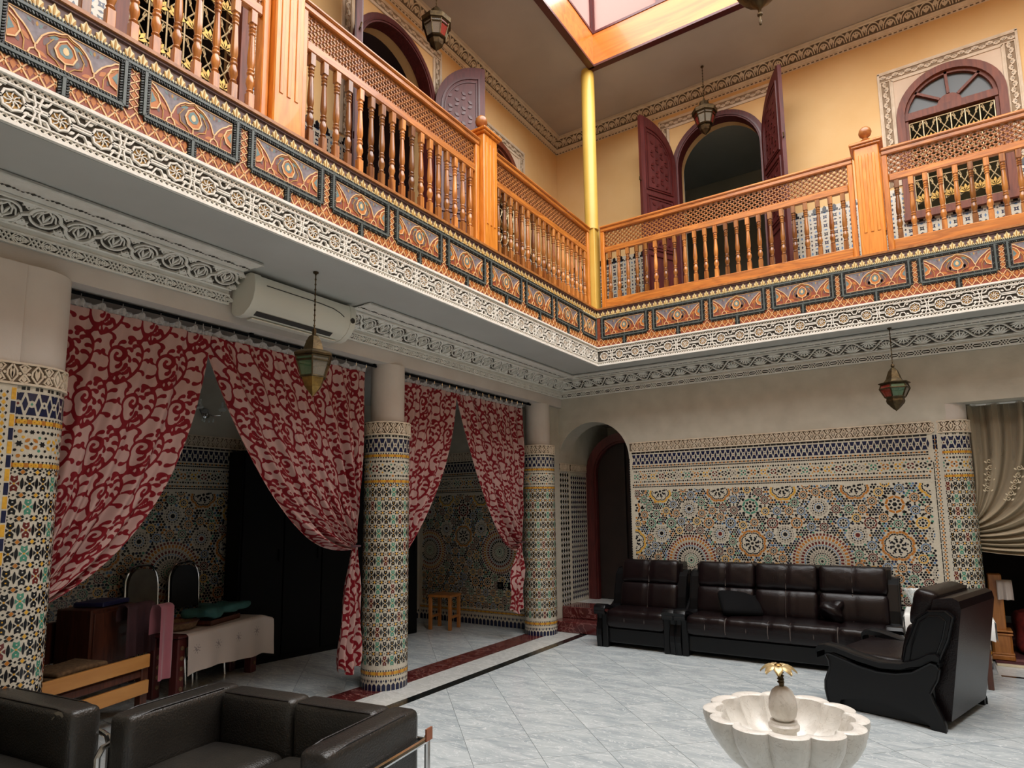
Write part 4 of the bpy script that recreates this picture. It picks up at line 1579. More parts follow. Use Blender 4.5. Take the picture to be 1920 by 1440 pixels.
def column(cy, label, seed):
    t = thing('tiled_column', label, 'column', (-4.12, cy, 0))
    tiled_round(t, 0, 0, 0.20, 0, 2 * PI, seed=seed)
    return t


column(4.14, 'mosaic tiled round column standing between the two pairs of red curtains', 3)
column(6.79, 'mosaic tiled round column beside the arched doorway in the corner', 4)
t = thing('tiled_half_column', 'close mosaic half column on the pier behind the black club chairs', 'column', (-4.10, 1.35, 0))
tiled_round(t, 0, 0, 0.20, 0.55, 2.6, rs=0.195, seed=5)
m = MB()
fp = fx(-4.02)
fpl = lambda u, v, h: (0.19 + h, u - 1.35, v)
m.prism(fpl, rect(-0.2, 1.275, 0, 2.17), 0.0, 0.006, 0)
fp2 = lambda u, v, h: (0.196 + h, u - 1.35, v)
z_wall_field(m, fp2, -0.2, 1.13, 0.2, 1.72, [(0.2, 0.9), (1.4, 0.9)])
dado_bands(m, fp2, -0.2, 1.14)
for vc, q in rep(0.0, 2.13, 0.036):
    m.poly(fp2, diamond(1.225, vc, 0.010, 0.014), H1, 3)
    for s in (-1, 1):
        m.poly(fp2, diamond(1.225 + s * 0.013, vc + q / 2, 0.006, 0.009), H1, 1)
for vc, q in rep(0.0, 2.16, 0.07):
    m.poly(fp2, rect(1.165, 1.185, vc - q * 0.44, vc + q * 0.44), H1, 4)
    m.poly(fp2, rect(1.255, 1.275, vc - q * 0.44, vc + q * 0.44), H1, 3 if int(vc * 15) % 2 else 4)
stuff(m.obj('mosaic_pier_face', ZZ, t))
m = MB()
c_dado(m, lambda u, v, h: (0.194 + h, u - 1.35, v), -0.2, 1.30, 2.172, 2.29)
m.obj('carved_band', SB, t)
t = thing('tiled_half_column', 'mosaic half column at the edge of the curtained opening on the back wall', 'column', (0.185, YB + 0.172, 0))
tiled_round(t, 0, 0, 0.18, -PI / 2 + 0.45, 2.3, top=2.45, rs=0.17, seed=6)

# passage arch: lozenge tiles on the jamb and wall, carved strip, timber arch
mb = MB()
fj = fx(-4.06)
mb.prism(fj, rect(YB - 0.0, YB + 0.27, 0.13, 2.0), -0.01, 0.004, 0)
z_check(mb, fx(-4.056), YB + 0.01, YB + 0.26, 0.15, 1.98, 0.06, 0.07, 1, 7)
mb.prism(fx(-4.065), rect(YB + 0.31, 7.99, 0.25, 2.0), -0.01, 0.002, 0)
z_check(mb, fx(-4.063), YB + 0.32, 7.98, 0.30, 1.95, 0.06, 0.065, 4, 2)
stuff(mb.obj('mosaic_jamb', ZZ, wall_back))
mb = MB()
c_dado(mb, fx(-4.057), YB + 0.005, YB + 0.265, 2.0, 2.10)
c_dado(mb, fx(-4.062), YB + 0.31, 7.98, 2.0, 2.10)
mb.obj('carved_band', SB, wall_back)
# arrises of the arch opening: thin tile edge
mb = MB()
for vc, q in rep(0.1, 2.1, 0.03):
    mb.poly(fb2, diamond(-3.062, vc, 0.01, 0.013), 0.006, 1)
stuff(mb.obj('mosaic_edge', ZZ, wall_back))

# dado of the dark salon
mb = MB()
fs = fx(-6.2)
mb.prism(fs, rect(2.0, 6.9, 0, 2.172), -0.01, 0.003, 0)
fs2 = fx(-6.197)
dado_bands(mb, fs2, 2.0, 6.88)
z_wall_field(mb, fs2, 2.0, 4.1, 0.2, 1.72, [(2.15, 0.95), (3.35, 0.95)], 0.03)
z_base(mb, fs2, 2.0, 6.88, 0.0, 0.13, 0.06)
stuff(mb.obj('mosaic_panel', ZZ, wall_sl))
mb = MB()
c_dado(mb, fx(-6.198), 2.0, 6.89, 2.172, 2.292)
mb.obj('carved_band', SB, wall_sl)
mb = MB()
fe = fy(6.9)
mb.prism(fe, rect(-6.19, -4.3, 0, 2.172), -0.01, 0.003, 0)
fe2 = fy(6.897)
dado_bands(mb, fe2, -6.18, -4.3)
z_wall_field(mb, fe2, -6.15, -4.32, 0.2, 1.72, [(-4.80, 0.95), (-6.0, 0.95)], 0.03)
z_stripe(mb, fe2, -6.18, -4.3, 0.15, 0.19, True)
z_base(mb, fe2, -6.18, -4.3, 0.0, 0.13, 0.06)
stuff(mb.obj('mosaic_panel', ZZ, wall_sb))
mb = MB()
c_dado(mb, fy(6.898), -6.19, -4.3, 2.172, 2.292)
mb.obj('carved_band', SB, wall_sb)

# steps up to the arch
st = thing('marble_steps', 'two dark red marble steps leading up to the arched doorway', 'steps', (0, 0, 0))
st['kind'] = 'structure'
MB().box(-4.05, -3.07, 6.95, 7.45, 0.0, 0.13, 0, 0.008).obj('step', 'redm', st)
MB().box(-4.05, -3.07, 7.20, 7.60, 0.13, 0.27, 0, 0.008).obj('step', 'redm', st)
MB().box(-4.06, -2.96, 7.45, 8.74, 0.24, 0.265).obj('landing', 'whitem', st)

# timber arch and dark door in the passage
d = thing('door_1', 'dark red timber arched door frame seen through the plaster arch', 'door', (0, 0, 0))
d['kind'] = 'structure'


def arch_path(c, r, v0, sp, n=18):
    return [(c - r, v0)] + [(c - r * math.cos(PI * i / n), sp + r * math.sin(PI * i / n)) for i in range(n + 1)] + [(c + r, v0)]


fd = fy(8.02)
mb = MB()
mb.ribbon(fd, arch_path(-3.505, 0.50, 0.265, 1.98), 0.115, -0.08, 0.03, 0)
mb.obj('arch_frame', 'maroon', d)
mb = MB()
mb.ribbon(fd, arch_path(-3.505, 0.43, 0.265, 1.98), 0.03, -0.05, 0.01, 0)
mb.obj('inner_moulding', 'maroon2', d)
mb = MB()
pts = [(-3.07, 0.27)] + [(-3.505 - 0.43 * math.cos(PI * i / 18), 1.98 + 0.43 * math.sin(PI * i / 18)) for i in range(18, -1, -1)] + [(-3.94, 0.27)]
mb.prism(fd, pts, -0.10, -0.06, 0)
for a, b in ((0.36, 1.0), (1.06, 1.7)):
    mb.ribbon(fd, rect(-3.44, -3.12, a, b), 0.03, -0.06, -0.045, 0, True)
mb.box(-3.53, -3.49, 8.03, 8.09, 0.27, 2.38)
mb.obj('door_leaf', M('passage_door', '2a1c18', '1e1411', 0.5), d)

# ---------------------------------------------------------------- upper dado tiles
mb = MB()
fu = fx(XU + 0.003)
for a, b in ((0.6, DU['w2'] - 0.5), (DU['w2'] + 0.5, DU['dc'] - 0.6), (DU['dc'] + 0.6, DU['w1'] - 0.5), (DU['w1'] + 0.5, YU)):
    mb.prism(fx(XU), rect(a, b, ZG, 4.93), -0.01, 0.003, 0)
    z_upper_dado(mb, fu, a, b, ZG, 4.96)
for c in (DU['w1'], DU['w2']):
    mb.prism(fx(XU), rect(c - 0.5, c + 0.5, ZG, 4.55), -0.01, 0.003, 0)
    z_upper_dado(mb, fu, c - 0.5, c + 0.5, ZG, 4.58)
stuff(mb.obj('mosaic_dado', ZZ, wall_ul))
mb = MB()
fu = fy(YU - 0.003)
for a, b in ((XU, BDC - 0.6), (BDC + 0.6, BWC - 0.5), (BWC + 0.5, 3.0)):
    mb.prism(fy(YU), rect(a, b, ZG, 4.93), -0.01, 0.003, 0)
    z_upper_dado(mb, fu, a, b, ZG, 4.96)
mb.prism(fy(YU), rect(BWC - 0.5, BWC + 0.5, ZG, 4.55), -0.01, 0.003, 0)
z_upper_dado(mb, fu, BWC - 0.5, BWC + 0.5, ZG, 4.58)
stuff(mb.obj('mosaic_dado', ZZ, wall_ub))

# ---------------------------------------------------------------- upper openings: carved surrounds, doors, windows
nt_ = [8]


def surround(fn, c, half, top, v0, inner=None):
    mb = MB()
    w = 0.10
    H_ = lambda u, v, h: fn(u, v, h + 0.002)
    c_rope(mb, H_, c - half, c + half, top - w, top)
    for s in (-1, 1):
        sub = lambda u, v, h, s=s: fn(c + s * (half - w / 2) + (v - 0.5) , u, h + 0.002)
        c_rope(mb, sub, v0, top - w, 0.5 - w / 2, 0.5 + w / 2)
    for a, b in (((c - half - 0.012, v0), (c - half - 0.012, top + 0.012)), ((c + half + 0.012, v0), (c + half + 0.012, top + 0.012)), ((c - half - 0.02, top + 0.012), (c + half + 0.02, top + 0.012))):
        mb.ribbon(fn, [a, b], 0.022, 0, 0.014, 0)
    hi = half - w - 0.012
    for a, b in (((c - hi, v0), (c - hi, top - w - 0.012)), ((c + hi, v0), (c + hi, top - w - 0.012)), ((c - hi, top - w - 0.012), (c + hi, top - w - 0.012))):
        mb.ribbon(fn, [a, b], 0.022, 0, 0.014, 0)
    if inner:
        arched_wall(mb, lambda u, v, h: fn(u, v, h + 0.003), c - hi + 0.011, c + hi - 0.011, v0, top - w - 0.023, [(inner[0] - 0.46, inner[0] + 0.46, v0, 5.70, True)], 0.003, 2, 2)
    nm = 'trim_%d' % nt_[0]
    nt_[0] += 1
    return struct(mb.obj(nm, ['stuccob', 'palebg', 'pinkpanel']))


FL, FB_ = fx(XU), fy(YU)
surround(FL, DU['dc'], 0.70, 6.66, 4.96)
surround(FL, DU['w1'], 0.60, 6.30, 4.96, (DU['w1'],))
surround(FL, DU['w2'], 0.60, 6.30, 4.96, (DU['w2'],))
surround(FB_, BDC, 0.745, 6.66, 4.96)
surround(FB_, BWC - 0.01, 0.605, 6.30, 4.96, (BWC,))

dn = [2]
wn = [1]


def upper_door(fn, c, label, a_left, a_right, mode):
    d = thing('door_%d' % dn[0], label, 'door', (0, 0, 0))
    d['kind'] = 'structure'
    dn[0] += 1
    R, sp = 0.56, 5.93
    mb = MB()
    mb.ribbon(fn, arch_path(c, R, ZG, sp, 24), 0.085, -0.1, 0.035, 0)
    mb.obj('arch_frame', 'maroon', d)
    mb = MB()
    mb.ribbon(fn, arch_path(c, R - 0.015, ZG, sp, 24), 0.02, 0.03, 0.045, 0)
    mb.obj('frame_bead', 'maroon2', d)
    # each leaf is half of the arch, hinged at the jamb
    for s, ang in ((-1, a_left), (1, a_right)):
        w = R + 0.02
        N = 16
        outer = [(0, ZG + 0.01), (w, ZG + 0.01)] + [(w - w * math.sin(PI / 2 * i / N), sp + w * math.cos(PI / 2 * i / N)) for i in range(N + 1)]
        outer[-1] = (0, sp)
        ca, sa = math.cos(ang), math.sin(ang)
        hx = c + s * R

        def lf(u, v, h, s=s, ca=ca, sa=sa, hx=hx):
            # closed leaf runs from the hinge towards the middle; it is swung outwards by ang
            du, dh = -s * (u * ca + h * sa), (u * sa - h * ca)
            return fn(hx + du, v, dh + 0.05)
        mb = MB()
        mb.prism(lf, outer, -0.022, 0.022, 0)
        leaf_o = mb.obj('door_leaf', 'maroon', d)
        mb = MB()
        k = 0.075
        inn = [(k, 5.52), (w - k, 5.52)] + [(w - k - (w - 2 * k) * math.sin(PI / 2 * i / N), sp + (w - 2 * k) * math.cos(PI / 2 * i / N)) for i in range(N + 1)]
        for hh in (0.022, -0.022):
            o = 0.012 if hh > 0 else -0.012
            mb.ribbon(lf, inn, 0.022, hh, hh + o, 0, True)
            ii = [(w / 2 + (u - w / 2) * 0.86, 5.8 + (v - 5.8) * 0.9) for u, v in inn]
            mb.ribbon(lf, ii, 0.010, hh, hh + o * 0.7, 0, True)
            mb.ribbon(lf, rect(k, w - k, 4.72, 5.44), 0.022, hh, hh + o, 0, True)
            mb.ribbon(lf, rect(k + 0.035, w - k - 0.035, 4.76, 5.40), 0.010, hh, hh + o * 0.7, 0, True)
            mb.ribbon(lf, rect(k, w - k, 3.92, 4.64), 0.022, hh, hh + o, 0, True)
            for (a, b, c0, c1) in ((k + 0.06, w - k - 0.06, 5.58, 6.2), (k + 0.06, w - k - 0.06, 4.8, 5.36)):
                for i in range(4):
                    for j in range(7):
                        u = a + (b - a) * (i + 0.5) / 4
                        v = c0 + (c1 - c0) * (j + 0.5) / 7
                        # keep carving inside the quarter arch
                        if v > sp and (w - k - u) ** 2 + (v - sp) ** 2 > (w - 2 * k - 0.05) ** 2:
                            continue
                        mb.prism(lf, leaf(u - 0.03, v, 0.06, 0.035, (i + j) % 2 * 1.2 - 0.6), hh, hh + o * 0.6, 0, False)
        mb.obj('leaf_panelling', 'maroon2', leaf_o)
        mb = MB()
        p = lf(w - 0.03, 5.0, 0.022)
        mb.tube([lf(w - 0.01, 5.62, 0.0), lf(w + 0.03, 5.62, 0.01), lf(w + 0.035, 5.66, 0.02)], 0.008, 5)
        mb.obj('latch', 'bronze', leaf_o)
    return d


upper_door(FB_, BDC, 'open arched maroon double door on the upper floor beside the yellow corner column', math.radians(118), math.radians(122), 0)
upper_door(FL, DU['dc'], 'open arched maroon double door on the upper floor over the left balustrade', math.radians(131), math.radians(146), 0)


def upper_window(fn, c, label, R=0.45):
    d = thing('window_%d' % wn[0], label, 'window', (0, 0, 0))
    d['kind'] = 'structure'
    wn[0] += 1
    sp, v0 = 5.70, 4.58
    mb = MB()
    mb.ribbon(fn, arch_path(c, R, v0, sp, 24), 0.075, -0.08, 0.035, 0)
    mb.prism(fn, rect(c - R - 0.05, c + R + 0.05, v0 - 0.05, v0 + 0.03), -0.08, 0.06, 0)
    fr = mb.obj('window_frame', 'brown', d)
    mb = MB()
    mb.ribbon(fn, arch_path(c, R - 0.05, v0 + 0.03, sp, 24), 0.035, -0.10, 0.0, 0)
    mb.prism(fn, rect(c - R + 0.04, c + R - 0.04, sp - 0.03, sp + 0.05), -0.10, 0.015, 0)
    mb.obj('sash', 'brown', d)
    a0 = [(0, 38), (46, 88), (95, 138), (146, 180)]
    ri, ro = 0.11, R - 0.06
    mb = MB()
    mb.prism(fn, [(c + ri * math.cos(PI * i / 12), sp + 0.05 + ri * math.sin(PI * i / 12)) for i in range(13)], -0.06, -0.01, 0)
    mb.obj('fan_hub', 'brown', d)
    for a in (45, 92, 140):
        t = math.radians(a)
        mb = MB()
        mb.ribbon(fn, [(c + ri * math.cos(t), sp + 0.05 + ri * math.sin(t)), (c + ro * math.cos(t), sp + 0.02 + ro * math.sin(t))], 0.026, -0.06, 0.0, 0)
        mb.obj('mullion', 'brown', d)
    cuts = [2, 45, 92, 140, 178]
    for a, b in zip(cuts[:-1], cuts[1:]):
        ts = [math.radians(a + (b - a) * i / 6) for i in range(7)]
        q = [(c + ri * math.cos(t), sp + 0.05 + ri * math.sin(t)) for t in ts] + [(c + ro * math.cos(t), sp + 0.01 + ro * math.sin(t)) for t in reversed(ts)]
        MB().prism(fn, q, -0.045, -0.04, 0).obj('pane', 'pane', d)
    # wrought grille
    mb = MB()
    gx0, gx1 = c - R + 0.075, c + R - 0.075
    g = 0.006
    hh = -0.02
    f3_ = lambda u, v: fn(u, v, hh)
    n = 6
    zt, zb = sp - 0.06, v0 + 0.06
    mb.tube([f3_(gx0, zt), f3_(gx1, zt)], g, 5)
    mb.tube([f3_(gx0, zb), f3_(gx1, zb)], g, 5)
    for zc in (zt - 0.33, zt - 0.66):
        mb.tube([f3_(gx0, zc), f3_(gx1, zc)], g, 5)
    p = (gx1 - gx0) / n
    for i in range(n + 1):
        mb.tube([f3_(gx0 + i * p, zb), f3_(gx0 + i * p, zt)], g, 5)
    for i in range(n):
        x = gx0 + (i + 0.5) * p
        for z1 in (zt, zt - 0.33, zt - 0.66):
            for s in (-1, 1):
                mb.tube([f3_(x - s * p * 0.40, z1 - 0.02), f3_(x - s * p * 0.1, z1 - 0.10), f3_(x + s * p * 0.40, z1 - 0.19), f3_(x + s * p * 0.36, z1 - 0.27), f3_(x + s * p * 0.12, z1 - 0.25), f3_(x + s * p * 0.15, z1 - 0.20)], 0.005, 4)
                mb.tube([f3_(x + s * p * 0.40, z1 - 0.04), f3_(x + s * p * 0.30, z1 - 0.01), f3_(x + s * p * 0.20, z1 - 0.05), f3_(x + s * p * 0.28, z1 - 0.08)], 0.005, 4)
            for k in range(5):
                a = PI / 2 + (k - 2) * 0.55
                mb.prism(fn, leaf(x, z1 - 0.25, 0.09, 0.03, a), hh, hh + 0.008, 1)
    mb.obj('iron_grille', ['grille', 'brass'], d)
    return d


upper_window(FB_, BWC, 'arched brown window with fan panes and pale iron grille on the upper back wall')
upper_window(FL, DU['w1'], 'arched brown window with iron grille upstairs beyond the open maroon leaf')
upper_window(FL, DU['w2'], 'arched window with iron grille behind the close balusters upstairs')


# ---------------------------------------------------------------- balustrades and posts of the gallery
BH = 0.575
bprof = [(0.0095, 0.0), (0.021, 0.085), (0.016, 0.09), (0.022, 0.100), (0.016, 0.108), (0.017, 0.118), (0.0255, 0.145), (0.024, 0.165), (0.016, 0.19),
         (0.022, 0.198), (0.022, 0.207), (0.016, 0.213), (0.021, 0.222), (0.016, 0.23), (0.0225, 0.26), (0.022, 0.30), (0.017, 0.38), (0.0145, 0.425),
         (0.020, 0.432), (0.020, 0.440), (0.015, 0.446), (0.020, 0.453), (0.020, 0.461), (0.015, 0.467), (0.021, 0.474), (0.021, 0.483), (0.016, 0.489), (0.019, 0.50)]


def baluster_mesh():
    m = MB()
    m.lathe(bprof[1:], 10)
    m.box(-0.021, 0.021, -0.021, 0.021, 0.0, 0.087, 0, 0.003)
    m.box(-0.021, 0.021, -0.021, 0.021, 0.497, BH, 0, 0.003)
    return m


def lattice_mesh(L, h):
    """turned-wood lattice: crossed slats with a bead at every crossing"""
    m = MB()
    n = max(2, int(round(L / 0.056)))
    p = L / n
    k = 4
    q = h / k
    f = lambda u, v, hh: (u, hh, v)
    for i in range(-k, n + 1):
        for s in (-1, 1):
            # full diagonals, cut to the panel
            a, b = (i * p, 0.0), ((i + k) * p, h)
            if s < 0:
                a, b = (i * p, h), ((i + k) * p, 0.0)
            (x0, y0), (x1, y1) = a, b
            if x0 < 0:
                y0 += (y1 - y0) * (0 - x0) / (x1 - x0)
                x0 = 0.0
            if x1 > L:
                y1 = y0 + (y1 - y0) * (L - x0) / (x1 - x0)
                x1 = L
            if x1 - x0 < 0.005:
                continue
            m.ribbon(f, [(x0, y0), (x1, y1)], 0.0105, -0.006, 0.006, 0)
            m.ribbon(f, [(x0, y0), (x1, y1)], 0.0105, 0.006, -0.006, 0)
    for i in range(n):
        for j in range(k):
            for (x, y) in ((i * p + p / 2, j * q + q / 2), (i * p, j * q)):
                if 0.004 < x < L - 0.004 and y > 0.004:
                    V = [(x + 0.017, 0, y), (x, 0, y + 0.017), (x - 0.017, 0, y), (x, 0, y - 0.017), (x, -0.017, y), (x, 0.017, y)]
                    m.add(V, [(0, 1, 4), (1, 2, 4), (2, 3, 4), (3, 0, 4), (1, 0, 5), (2, 1, 5), (3, 2, 5), (0, 3, 5)])
    return m


BAL = [None]


def balustrade(label, length, n, loc, rz, low):
    """local x runs along the panel, y towards the court (-y is the court side)"""
    t = thing('balustrade', label, 'balustrade', loc, rz, 'turned balustrades round the upper gallery')
    wx = 'honeyX'
    zt = ZG + 0.005
    m = MB().box(0, length, -0.035, 0.035, 4.785, 4.83, 0, 0.008)
    m.box(-0.0, length, -0.05, 0.05, 4.825, 4.855, 0, 0.01)
    m.obj('handrail', wx, t)
    MB().box(0.05, length - 0.05, -0.022, 0.022, 4.52, 4.59, 0, 0.008).obj('mid_rail', wx, t)
    zb = 3.945 if not low else 3.885
    MB().box(0.05, length - 0.05, -0.03, 0.03, zt, zb, 0, 0.006).obj('bottom_rail', wx, t)
    for x in (0, length - 0.05):
        MB().box(x, x + 0.05, -0.03, 0.03, zt, 4.785, 0, 0.006).obj('stile', 'honeyZ', t)
    lt = lattice_mesh(length - 0.10, 0.195).obj('lattice_panel', 'lattice', t, loc=(0.05, 0, 4.59))
    stuff(lt)
    for i in range(n):
        x = 0.05 + (length - 0.10) * (i + 0.5) / n
        if BAL[0] is None:
            b = baluster_mesh().obj('baluster', 'balus', t, smooth=35, loc=(x, 0, zb))
            BAL[0] = b
        else:
            b = dup(BAL[0], t, (x, 0, zb))
        b.scale = (1, 1, (4.52 - zb) / BH)
        b.rotation_euler = (0, 0, (i % 2) * PI / 2)
    return t


LB, RB = XF - 0.065, YF + 0.05
HP = PI / 2
balustrade('turned balustrade run nearest the camera, cut by the top edge on the left', 1.96, 17, (LB, 0.21, 0), HP, True)
balustrade('turned balustrade run between the two left posts, below the maroon doors', 1.93, 17, (LB, 2.396, 0), HP, True)
balustrade('foreshortened turned balustrade from the left ball post to the yellow column', 1.98, 18, (LB, 4.556, 0), HP, True)
balustrade('turned balustrade on the back side from the yellow column to the ball post', 2.70, 23, (-3.085, RB, 0), 0, False)
balustrade('turned balustrade on the back side in front of the grilled window', 2.70, 23, (-0.145, RB, 0), 0, False)


def newel(label, x, y, rz):
    t = thing('newel_post', label, 'post', (x, y, ZG), rz, 'ball topped posts of the upper gallery')
    w = 0.105
    MB().box(-w, w, -w, w, 0.005, 1.08, 0, 0.008).obj('shaft', 'post', t)
    m = MB()
    for fc in (0, 1):
        for k in (-0.055, 0.0, 0.055):
            if fc == 0:
                m.box(k - 0.014, k + 0.014, -w - 0.006, -w + 0.004, 0.22, 1.0, 0, 0.004)
            else:
                m.box(w - 0.004, w + 0.006, k - 0.014, k + 0.014, 0.22, 1.0, 0, 0.004)
    m.obj('fluting', 'post', t)
    m = MB()
    m.box(-w - 0.02, w + 0.02, -w - 0.02, w + 0.02, 1.08, 1.10, 0, 0.005)
    m.box(-w - 0.035, w + 0.035, -w - 0.035, w + 0.035, 1.10, 1.125, 0, 0.006)
    b = w + 0.03
    m.add([(-b, -b, 1.125), (b, -b, 1.125), (b, b, 1.125), (-b, b, 1.125), (-0.03, -0.03, 1.175), (0.03, -0.03, 1.175), (0.03, 0.03, 1.175), (-0.03, 0.03, 1.175)], [(0, 1, 5, 4), (1, 2, 6, 5), (2, 3, 7, 6), (3, 0, 4, 7), (4, 5, 6, 7)])
    m.obj('cap', 'honeyZ', t)
    m = MB()
    m.lathe([(0.045, 1.17), (0.05, 1.185), (0.03, 1.195), (0.022, 1.21), (0.03, 1.222), (0.05, 1.24), (0.058, 1.268), (0.052, 1.297), (0.033, 1.32), (0.0, 1.33)], 16)
    m.obj('ball_finial', 'lattice', t, smooth=50)
    return t


newel('fluted bright wooden post nearest the camera on the left gallery', XF - 0.095, 2.28, PI / 2)
newel('ball topped wooden post in the middle of the left gallery', XF - 0.095, 4.44, PI / 2)
newel('ball topped wooden post on the back gallery left of the grilled window', -0.26, YF + 0.095, 0)

t = thing('yellow_column', 'glossy yellow column rising from the gallery corner to the ceiling', 'column', (XF - 0.045, YF + 0.05, ZG))
MB().lathe([(0.083, 1.02), (0.083, 3.05), (0.075, 3.09), (0.075, 3.118)], 24).obj('round_shaft', 'yellowcol', t, smooth=40)
MB().box(-0.085, 0.06, -0.06, 0.085, 0.006, 1.03, 0, 0.006).obj('square_base', 'yellowcol', t)


# ---------------------------------------------------------------- lanterns
def lantern(label, loc, drop, kind, scale=1.0, panes=('gred', 'ggreen', 'gpale')):
    """hangs from loc; drop = rod length to the lantern top"""
    t = thing('lantern', label, 'lantern', loc, 0.3)
    H_ = 0.45 * scale
    z = lambda f: -drop - H_ * f
    r = lambda v: v * scale
    n = 6 if kind != 'oct' else 8
    m = MB()
    m.tube([(0, 0, 0), (0, 0, -drop)], 0.004 * max(1, scale * 0.9), 5)
    m.lathe([(0.0, 0.0), (0.02, -0.001), (0.018, -0.012), (0.005, -0.016)], 8)
    k = int(drop / 0.035)
    for i in range(k):
        zz = -drop * (i + 0.5) / k
        m.lathe([(0.003, zz - 0.011), (0.0075 * scale, zz), (0.003, zz + 0.011)], 5)
    m.obj('chain', 'bronze', t)
    m = MB()
    if kind == 'pagoda':
        prof_ = [(0.0, 0.0), (0.012, 0.01), (0.018, 0.05), (0.010, 0.08), (0.022, 0.10), (0.042, 0.16), (0.055, 0.24), (0.066, 0.32), (0.088, 0.385), (0.138, 0.41), (0.132, 0.43), (0.10, 0.44)]
    elif kind == 'dome':
        prof_ = [(0.0, 0.0), (0.014, 0.02), (0.014, 0.10), (0.034, 0.13), (0.052, 0.20), (0.066, 0.30), (0.07, 0.33), (0.118, 0.37), (0.132, 0.40), (0.130, 0.425), (0.11, 0.44)]
    else:
        prof_ = [(0.0, 0.0), (0.012, 0.03), (0.012, 0.10), (0.05, 0.13), (0.055, 0.24), (0.062, 0.27), (0.125, 0.33), (0.14, 0.36), (0.136, 0.45), (0.12, 0.46)]
    m.lathe([(r(a), z(b)) for a, b in reversed(prof_)], n)
    m.obj('roof', 'bronze', t)
    b0, b1 = ((0.105, 0.45), (0.085, 0.70)) if kind == 'oct' else ((0.118, 0.45), (0.085, 0.70))
    if kind == 'pagoda':
        rings = [(0.112, 0.44), (0.128, 0.53), (0.085, 0.71)]
    elif kind == 'dome':
        rings = [(0.118, 0.44), (0.112, 0.50), (0.082, 0.72)]
    else:
        rings = [(0.118, 0.46), (0.112, 0.52), (0.082, 0.74)]
    m = MB()
    for i in range(n):
        a = 2 * PI * i / n
        m.tube([(r(q) * math.cos(a), r(q) * math.sin(a), z(w)) for q, w in rings], 0.006 * scale, 4)
    for q, w in (rings[0], rings[1], rings[-1]):
        m.tube([(r(q) * math.cos(2 * PI * i / n), r(q) * math.sin(2 * PI * i / n), z(w)) for i in range(n)], 0.007 * scale, 4, 0, True)
    m.obj('cage', 'bronze', t)
    for i in range(n):
        for q0, q1 in zip(rings[:-1], rings[1:]):
            a, b = 2 * PI * i / n, 2 * PI * (i + 1) / n
            pts = [(r(q0[0]), a, q0[1]), (r(q0[0]), b, q0[1]), (r(q1[0]), b, q1[1]), (r(q1[0]), a, q1[1])]
            mm = MB().add([(q * 0.98 * math.cos(w), q * 0.98 * math.sin(w), z(v)) for q, w, v in pts], [(0, 1, 2, 3)])
            mm.obj('pane', panes[i % len(panes)], t)
    m = MB()
    if kind == 'pagoda':
        pb = [(0.085, 0.71), (0.076, 0.735), (0.08, 0.79), (0.074, 0.83), (0.03, 0.94), (0.006, 0.985), (0.0, 1.0)]
    elif kind == 'dome':
        pb = [(0.082, 0.72), (0.075, 0.735), (0.072, 0.76), (0.055, 0.86), (0.02, 0.95), (0.004, 0.99), (0.0, 1.0)]
    else:
        pb = [(0.082, 0.74), (0.062, 0.76), (0.068, 0.80), (0.055, 0.88), (0.02, 0.955), (0.005, 0.99), (0.0, 1.0)]
    m.lathe([(r(a), z(b)) for a, b in reversed(pb)], n)
    m.obj('base_cone', 'brass' if kind == 'dome' else 'bronze', t)
    return t


lantern('brass lantern with red and green panes hanging before the left red curtain', (-3.45, 2.762, ZS), 0.40, 'dome', 1.06)
lantern('dark pagoda roofed brass lantern hanging under the back gallery on the right', (-0.2, 6.738, ZS), 0.345, 'pagoda', 1.0)
lantern('bronze hexagonal lantern hanging before the open upper door on the back wall', (-1.972, 7.342, ZC_), 0.42, 'oct', 1.1, ('gpale', 'gred', 'gpale'))
lantern('bronze octagonal lantern hanging upstairs above the left balustrade', (-3.79, 4.42, ZC_), 0.40, 'oct', 1.12, ('gpale', 'gred', 'gpale'))
t = thing('pendant_lantern', 'large dark lantern hanging in the skylight, only its finial showing at the top edge', 'lantern', (-0.72, 4.2, 7.98))
m = MB()
m.tube([(0, 0, 0), (0, 0, -2.0)], 0.008, 6)
m.obj('chain', 'bronze', t)
m = MB()
m.lathe([(0.0, -3.23), (0.008, -3.225), (0.012, -3.20), (0.006, -3.19), (0.007, -3.165), (0.018, -3.155), (0.018, -3.145), (0.009, -3.135), (0.012, -3.11), (0.03, -3.09), (0.055, -3.06), (0.10, -3.03), (0.15, -2.96), (0.19, -2.86), (0.20, -2.80)], 16)
m.obj('bottom_bowl', 'bronze', t, smooth=40)
m = MB()
m.lathe([(0.20, -2.80), (0.23, -2.76), (0.24, -2.6), (0.20, -2.4), (0.24, -2.36), (0.15, -2.25), (0.06, -2.1), (0.02, -2.0), (0.0, -1.99)], 12)
m.obj('body', 'bronze', t)

# ---------------------------------------------------------------- cooling unit let into the cornice
t = thing('air_conditioner', 'ivory wall air conditioner set into the carved cornice above the red curtains', 'air conditioner', (-3.985, 2.50, 0))
pr_ = [(0.0, 2.89), (0.03, 2.862), (0.09, 2.852), (0.14, 2.86), (0.20, 2.898), (0.235, 2.946), (0.25, 3.00), (0.252, 3.066), (0.235, 3.114), (0.20, 3.128), (0.0, 3.13)]
fa = lambda u, v, h: (u, h, v)
m = MB().prism(fa, pr_, 0.0, 0.88, 0)
m.obj('casing', 'ac', t, smooth=30)
m = MB()
pe = [(0.12 + (x - 0.12) * 1.04, 2.99 + (z_ - 2.99) * 1.04) for x, z_ in pr_]
m.prism(fa, pe, -0.012, 0.04, 0)
m.obj('end_cap', 'ac', t, smooth=30)
MB().prism(fa, pe, 0.835, 0.885, 0).obj('end_cap', 'ac', t, smooth=30)
